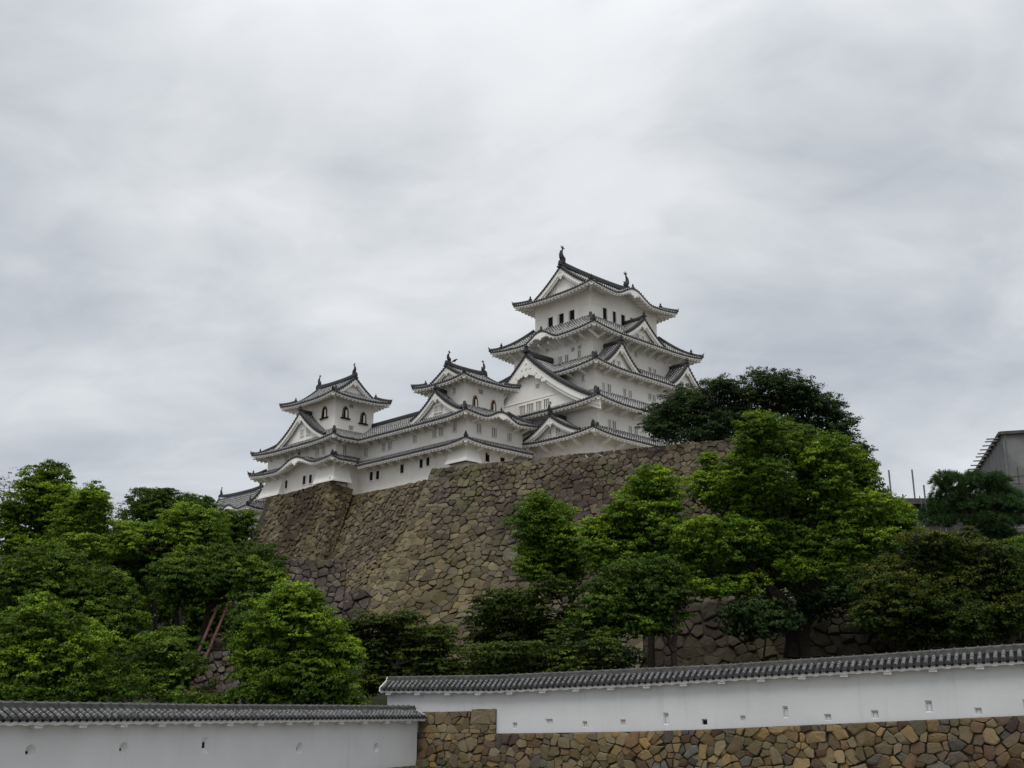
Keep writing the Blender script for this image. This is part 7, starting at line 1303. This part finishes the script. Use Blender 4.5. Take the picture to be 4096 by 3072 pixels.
def build_trees():
    t = tree
    t('camphor_a', 'tallest bright green bushy tree at the far left, its domed top against the sky', M_CAMPHOR, 0.34)
    t('camphor_b', 'bushy green tree with two ragged tops just right of the tallest left tree', M_CAMPHOR, 0.3)
    t('camphor_c', 'broad mid green tree with a straight bare trunk showing above the left boundary wall', M_CAMPHOR2, 0.36)
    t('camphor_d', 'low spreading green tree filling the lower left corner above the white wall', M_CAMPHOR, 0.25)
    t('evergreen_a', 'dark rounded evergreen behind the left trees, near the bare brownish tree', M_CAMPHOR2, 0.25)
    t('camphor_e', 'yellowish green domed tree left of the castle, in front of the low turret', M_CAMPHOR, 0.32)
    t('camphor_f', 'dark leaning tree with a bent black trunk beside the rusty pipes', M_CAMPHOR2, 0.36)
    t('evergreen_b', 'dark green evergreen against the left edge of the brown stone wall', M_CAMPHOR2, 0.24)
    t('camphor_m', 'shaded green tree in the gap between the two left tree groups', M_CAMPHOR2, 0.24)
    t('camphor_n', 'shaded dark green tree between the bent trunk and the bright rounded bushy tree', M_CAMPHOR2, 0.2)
    t('bush_left', 'dark shrub behind the left white wall between two trunks', M_CAMPHOR2, 0.12, 'shrub', 'shrub')
    t('bush_a', 'bright green rounded bushy tree left of centre in front of the stone wall', M_CAMPHOR, 0.22)
    t('maple_a', 'olive green layered maple above the left end of the upper white wall', M_MAPLE, 0.16, 'maple', 'maple_tree', style='flat', size=0.19, dens=34)
    t('maple_b', 'dark layered maple with some reddish leaves below the centre of the stone wall', M_MAPLE, 0.17, 'maple', 'maple_tree', style='flat', size=0.19, dens=28)
    t('shrub_a', 'very dark low shrub just above the upper white wall near the centre', M_MAPLE, 0.10, 'shrub', 'shrub', style='flat', size=0.19, dens=28)
    t('camphor_g', 'slim bright green tree with a rounded top, left of the column shaped tree', M_CAMPHOR, 0.24)
    t('camphor_h', 'tall column shaped green tree left of the biggest camphor, nearly wall high', M_CAMPHOR, 0.28)
    t('camphor_i', 'lower green tree with a forked dark trunk left of the biggest camphor', M_CAMPHOR2, 0.26)
    t('camphor_big', 'biggest and brightest green camphor tree with a thick trunk, right of centre', M_CAMPHOR, 0.62)
    t('zelkova', 'very dark feathery tree on the terrace at the right of the main keep', M_ZELKOVA, 0.45, size=0.19, dens=30, lobes=1.0, core=0.35, lsize=0.45, reach=(0.55, 1.22))
    t('pine', 'dark pine tree with tufted needles in front of the covered scaffold at the right edge', M_PINE, 0.24, 'pine', 'pine_tree', style='pine')
    t('autumn_bush', 'large rounded olive green bush with yellowish tips at the right edge', M_AUTUMN, 0.2, 'bush', 'bush', size=0.16, dens=40)
    t('bush_right_edge', 'dark green shrub cut off by the right edge below the pine', M_CAMPHOR2, 0.12, 'shrub', 'shrub')
    t('dark_under_right', 'dark shrub around the trunk of the biggest camphor', M_ZELKOVA, 0.10, 'shrub', 'shrub', dens=24, size=0.22)
    t('bare_left', 'nearly bare grey tree at the left edge against the sky', M_DRY, 0.12, name='bare_tree', dens=5, size=0.2, twigs=1.0, core=0.0, lobes=0.25, reach=(0.3, 1.15))
    t('bare_mid', 'sparse brownish tree in the gap left of the castle', M_DRY, 0.12, name='bare_tree', dens=7, size=0.2, twigs=1.0, core=0.0, lobes=0.45, reach=(0.3, 1.15))
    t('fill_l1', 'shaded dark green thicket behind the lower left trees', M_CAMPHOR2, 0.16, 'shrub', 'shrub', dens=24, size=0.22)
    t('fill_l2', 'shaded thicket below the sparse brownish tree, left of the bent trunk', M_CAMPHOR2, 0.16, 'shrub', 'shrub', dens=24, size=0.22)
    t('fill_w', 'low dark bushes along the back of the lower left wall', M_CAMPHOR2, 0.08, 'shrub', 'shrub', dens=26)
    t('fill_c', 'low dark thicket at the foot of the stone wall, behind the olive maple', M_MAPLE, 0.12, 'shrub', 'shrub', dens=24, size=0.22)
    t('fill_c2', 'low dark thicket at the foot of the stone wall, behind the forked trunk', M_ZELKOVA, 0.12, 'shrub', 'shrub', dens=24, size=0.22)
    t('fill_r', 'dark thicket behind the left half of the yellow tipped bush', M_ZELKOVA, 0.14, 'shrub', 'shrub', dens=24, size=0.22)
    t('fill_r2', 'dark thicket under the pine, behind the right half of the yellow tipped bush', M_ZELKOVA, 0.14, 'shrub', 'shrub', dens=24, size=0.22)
build_trees()
# ------------------------------------------------------------------ scaffolding, pipes, rail and bird
def build_misc():
    # covered scaffold at the right edge
    root = empty('scaffold_building', (49.0, 104.0, 2.0), 'tall repair scaffold wrapped in grey mesh sheets at the right edge', 'scaffold')
    d = Vector((0.2867, 1, 0)).normalized(); e = Vector((d.y, -d.x, 0)); c0 = Vector((44.4, 95, 0)); H = 22.5; o3 = root.location
    def P(a, b, z): return c0+e*a+d*b+Vector((0, 0, z))
    m = MB()
    for side in (0, 1):
        N = 24 if side == 0 else 22; rows = []
        for zi in range(17):
            z = 1.0+(H-1.0)*zi/16; r = []
            for k in range(N+1):
                s = k/N*(19.5 if side == 0 else 22); w = 0.05*sin(s*2.6+zi*1.7)*(1 if zi % 4 else 0.3)+0.03*sin(s*5.1+zi)
                r.append(P(-w, s, z) if side == 0 else P(s, -w, z))
            rows.append(r)
        m.grid(rows, 0, flip=(side == 1))
    m.poly([P(0, 0, H), P(22, 0, H), P(22, 19.5, H), P(0, 19.5, H)])
    m.poly([P(22, 0, 1), P(22, 19.5, 1), P(22, 19.5, H), P(22, 0, H)]); m.poly([P(0, 19.5, 1), P(22, 19.5, 1), P(22, 19.5, H), P(0, 19.5, H)])
    m.build('mesh_sheet', M_NET, root, o3)
    m = MB()
    for k in range(8): m.tube([P(0.25+k*2.4, -0.18, 1.0), P(0.25+k*2.4, -0.18, H+0.0)], 0.05, 0, 6)
    for z in (6, 10, 14, 18): m.tube([P(-0.2, -0.20, z), P(22, -0.20, z)], 0.05, 0, 6)
    m.build('scaffold_frame', M_POLE, root, o3)
    m = MB(); m.bar([P(-0.1, -0.15, H), P(-0.1, 19.6, H)], 0.3, 0.28, 0, rnd=False); m.bar([P(-0.1, -0.15, H), P(22, -0.15, H)], 0.3, 0.28, 0, rnd=False); m.build('top_edge', M_DECK, root, o3)
    for b in (0.3, 1.4, 3.2, 5.0, 6.8, 8.3, 10.3, 12.6, 14.6, 17.0):
        m = MB(); m.tube([P(1.0, b, H-0.25), P(-1.25, b, H-0.25)], 0.07, 0, 6); m.build('projecting_pole', M_POLE, root, o3)
    for z, L in ((18.5, 0.8), (16.2, 1.3)):
        m = MB(); m.tube([P(0.9-L, -0.6, z), P(0.9+L, -0.2, z+0.15)], 0.05, 0, 6); m.tube([P(0.9, -0.35, z-0.7), P(0.9, -0.35, z+0.9)], 0.05, 0, 6); m.build('diagonal_brace', M_DECK, root, o3)
    # lower open scaffold with a deck
    root = empty('open_scaffold', (36.0, 96.0, 2.0), 'open pole scaffold with a flat deck between the big camphor and the pine', 'scaffold'); o3 = root.location
    m = MB(); m.box(33.0, 44.0, 94.6, 100.0, 16.20, 16.40); m.box(32.9, 44.1, 94.5, 94.75, 16.12, 16.62); m.build('deck', M_DECK, root, o3)
    m = MB(); m.box(34.3, 44.0, 95.6, 99.5, 6.0, 16.1); m.build('dark_boarding', M_DECK, root, o3)
    for x, y, z in ((33.86, 95.0, 19.25), (35.95, 95.0, 19.3), (38.4, 95.0, 19.35), (34.35, 97.0, 18.2), (36.0, 98.0, 17.6), (36.55, 94.2, 17.75)):
        m = MB(); m.tube([(x, y, 3), (x, y, z)], 0.075, 0, 6); m.build('upright_pole', M_POLE, root, o3)
    for a, b in (((36.1, 94.3, 16.8), (36.9, 94.3, 11.0)), ((35.9, 94.3, 14.2), (37.2, 94.3, 12.0)), ((35.6, 94.2, 13.2), (37.6, 94.2, 13.3)), ((35.6, 94.2, 12.1), (37.6, 94.2, 12.2)), ((39.0, 94.3, 16.0), (38.2, 94.3, 15.2)), ((34.6, 94.4, 16.6), (35.0, 94.4, 16.9)), ((37.3, 94.4, 16.6), (37.7, 94.4, 16.9))):
        m = MB(); m.tube([a, b], 0.045, 0, 6); m.build('cross_pole', M_POLE, root, o3)
    # rusty pipes leaning on the slope
    for k, (a, b) in enumerate((((-20.9, 68.6, -0.9), (-19.6, 73.0, 5.6)), ((-20.3, 68.6, -0.9), (-19.0, 73.0, 5.5)))):
        m = MB(); A, B = Vector(a), Vector(b); A = Vector((A.x, A.y, hill_z(A.x, A.y)-0.1)); m.tube([A, A.lerp(B, .5), B], 0.10, 0, 8)
        for q in (0.2, 0.45, 0.7): p = A.lerp(B, q); m.tube([p-(B-A).normalized()*0.1, p+(B-A).normalized()*0.1], 0.125, 0, 8)
        o = m.build('rusty_pipe', M_RUST)
        tag(o, ('left' if k == 0 else 'right')+' one of two rusty red pipes leaning up the slope by the bent trunk', 'pipe', 'rusty pipes')
    # iron rail on the corner of the brown wall
    m = MB(); SC = 0.965
    pts = [castle_pt(u, v, 25.75)*SC for u, v in ((-19.3, 28.15), (-18.4, 28.15), (-17.5, 28.15), (-16.6, 28.15))]
    for p in pts: m.tube([p, p+Vector((0, 0, 1.0))], 0.03, 0, 6)
    for h in (0.5, 0.95): m.tube([p+Vector((0, 0, h)) for p in pts], 0.025, 0, 6)
    o = m.build('iron_rail', M_DECK); tag(o, 'thin iron railing on the corner of the brown stone wall below the leftmost keep', 'railing')
    # crow on the ridge of the middle small keep
    p = castle_pt(-12.3, 12.25, 40.12)*SC; m = MB()
    m.tube([p+Vector((-0.26, 0, 0.18)), p+Vector((-0.1, 0, 0.28)), p+Vector((0.08, 0, 0.36)), p+Vector((0.2, 0, 0.46)), p+Vector((0.30, 0, 0.50)), p+Vector((0.42, 0, 0.46))], [0.03, 0.12, 0.15, 0.09, 0.07, 0.012], 0, 8)
    m.tube([p+Vector((-0.5, 0, 0.06)), p+Vector((-0.26, 0, 0.18)), p+Vector((-0.05, 0, 0.26))], [0.02, 0.06, 0.05], 0, 6)
    for s in (-.06, .06): m.tube([p+Vector((0.04, s, 0.25)), p+Vector((0.05, s, -0.02))], 0.02, 0, 5)
    o = m.build('crow', M_BIRD); tag(o, 'small black crow perched on the roof ridge of the middle keep', 'bird')
build_misc()
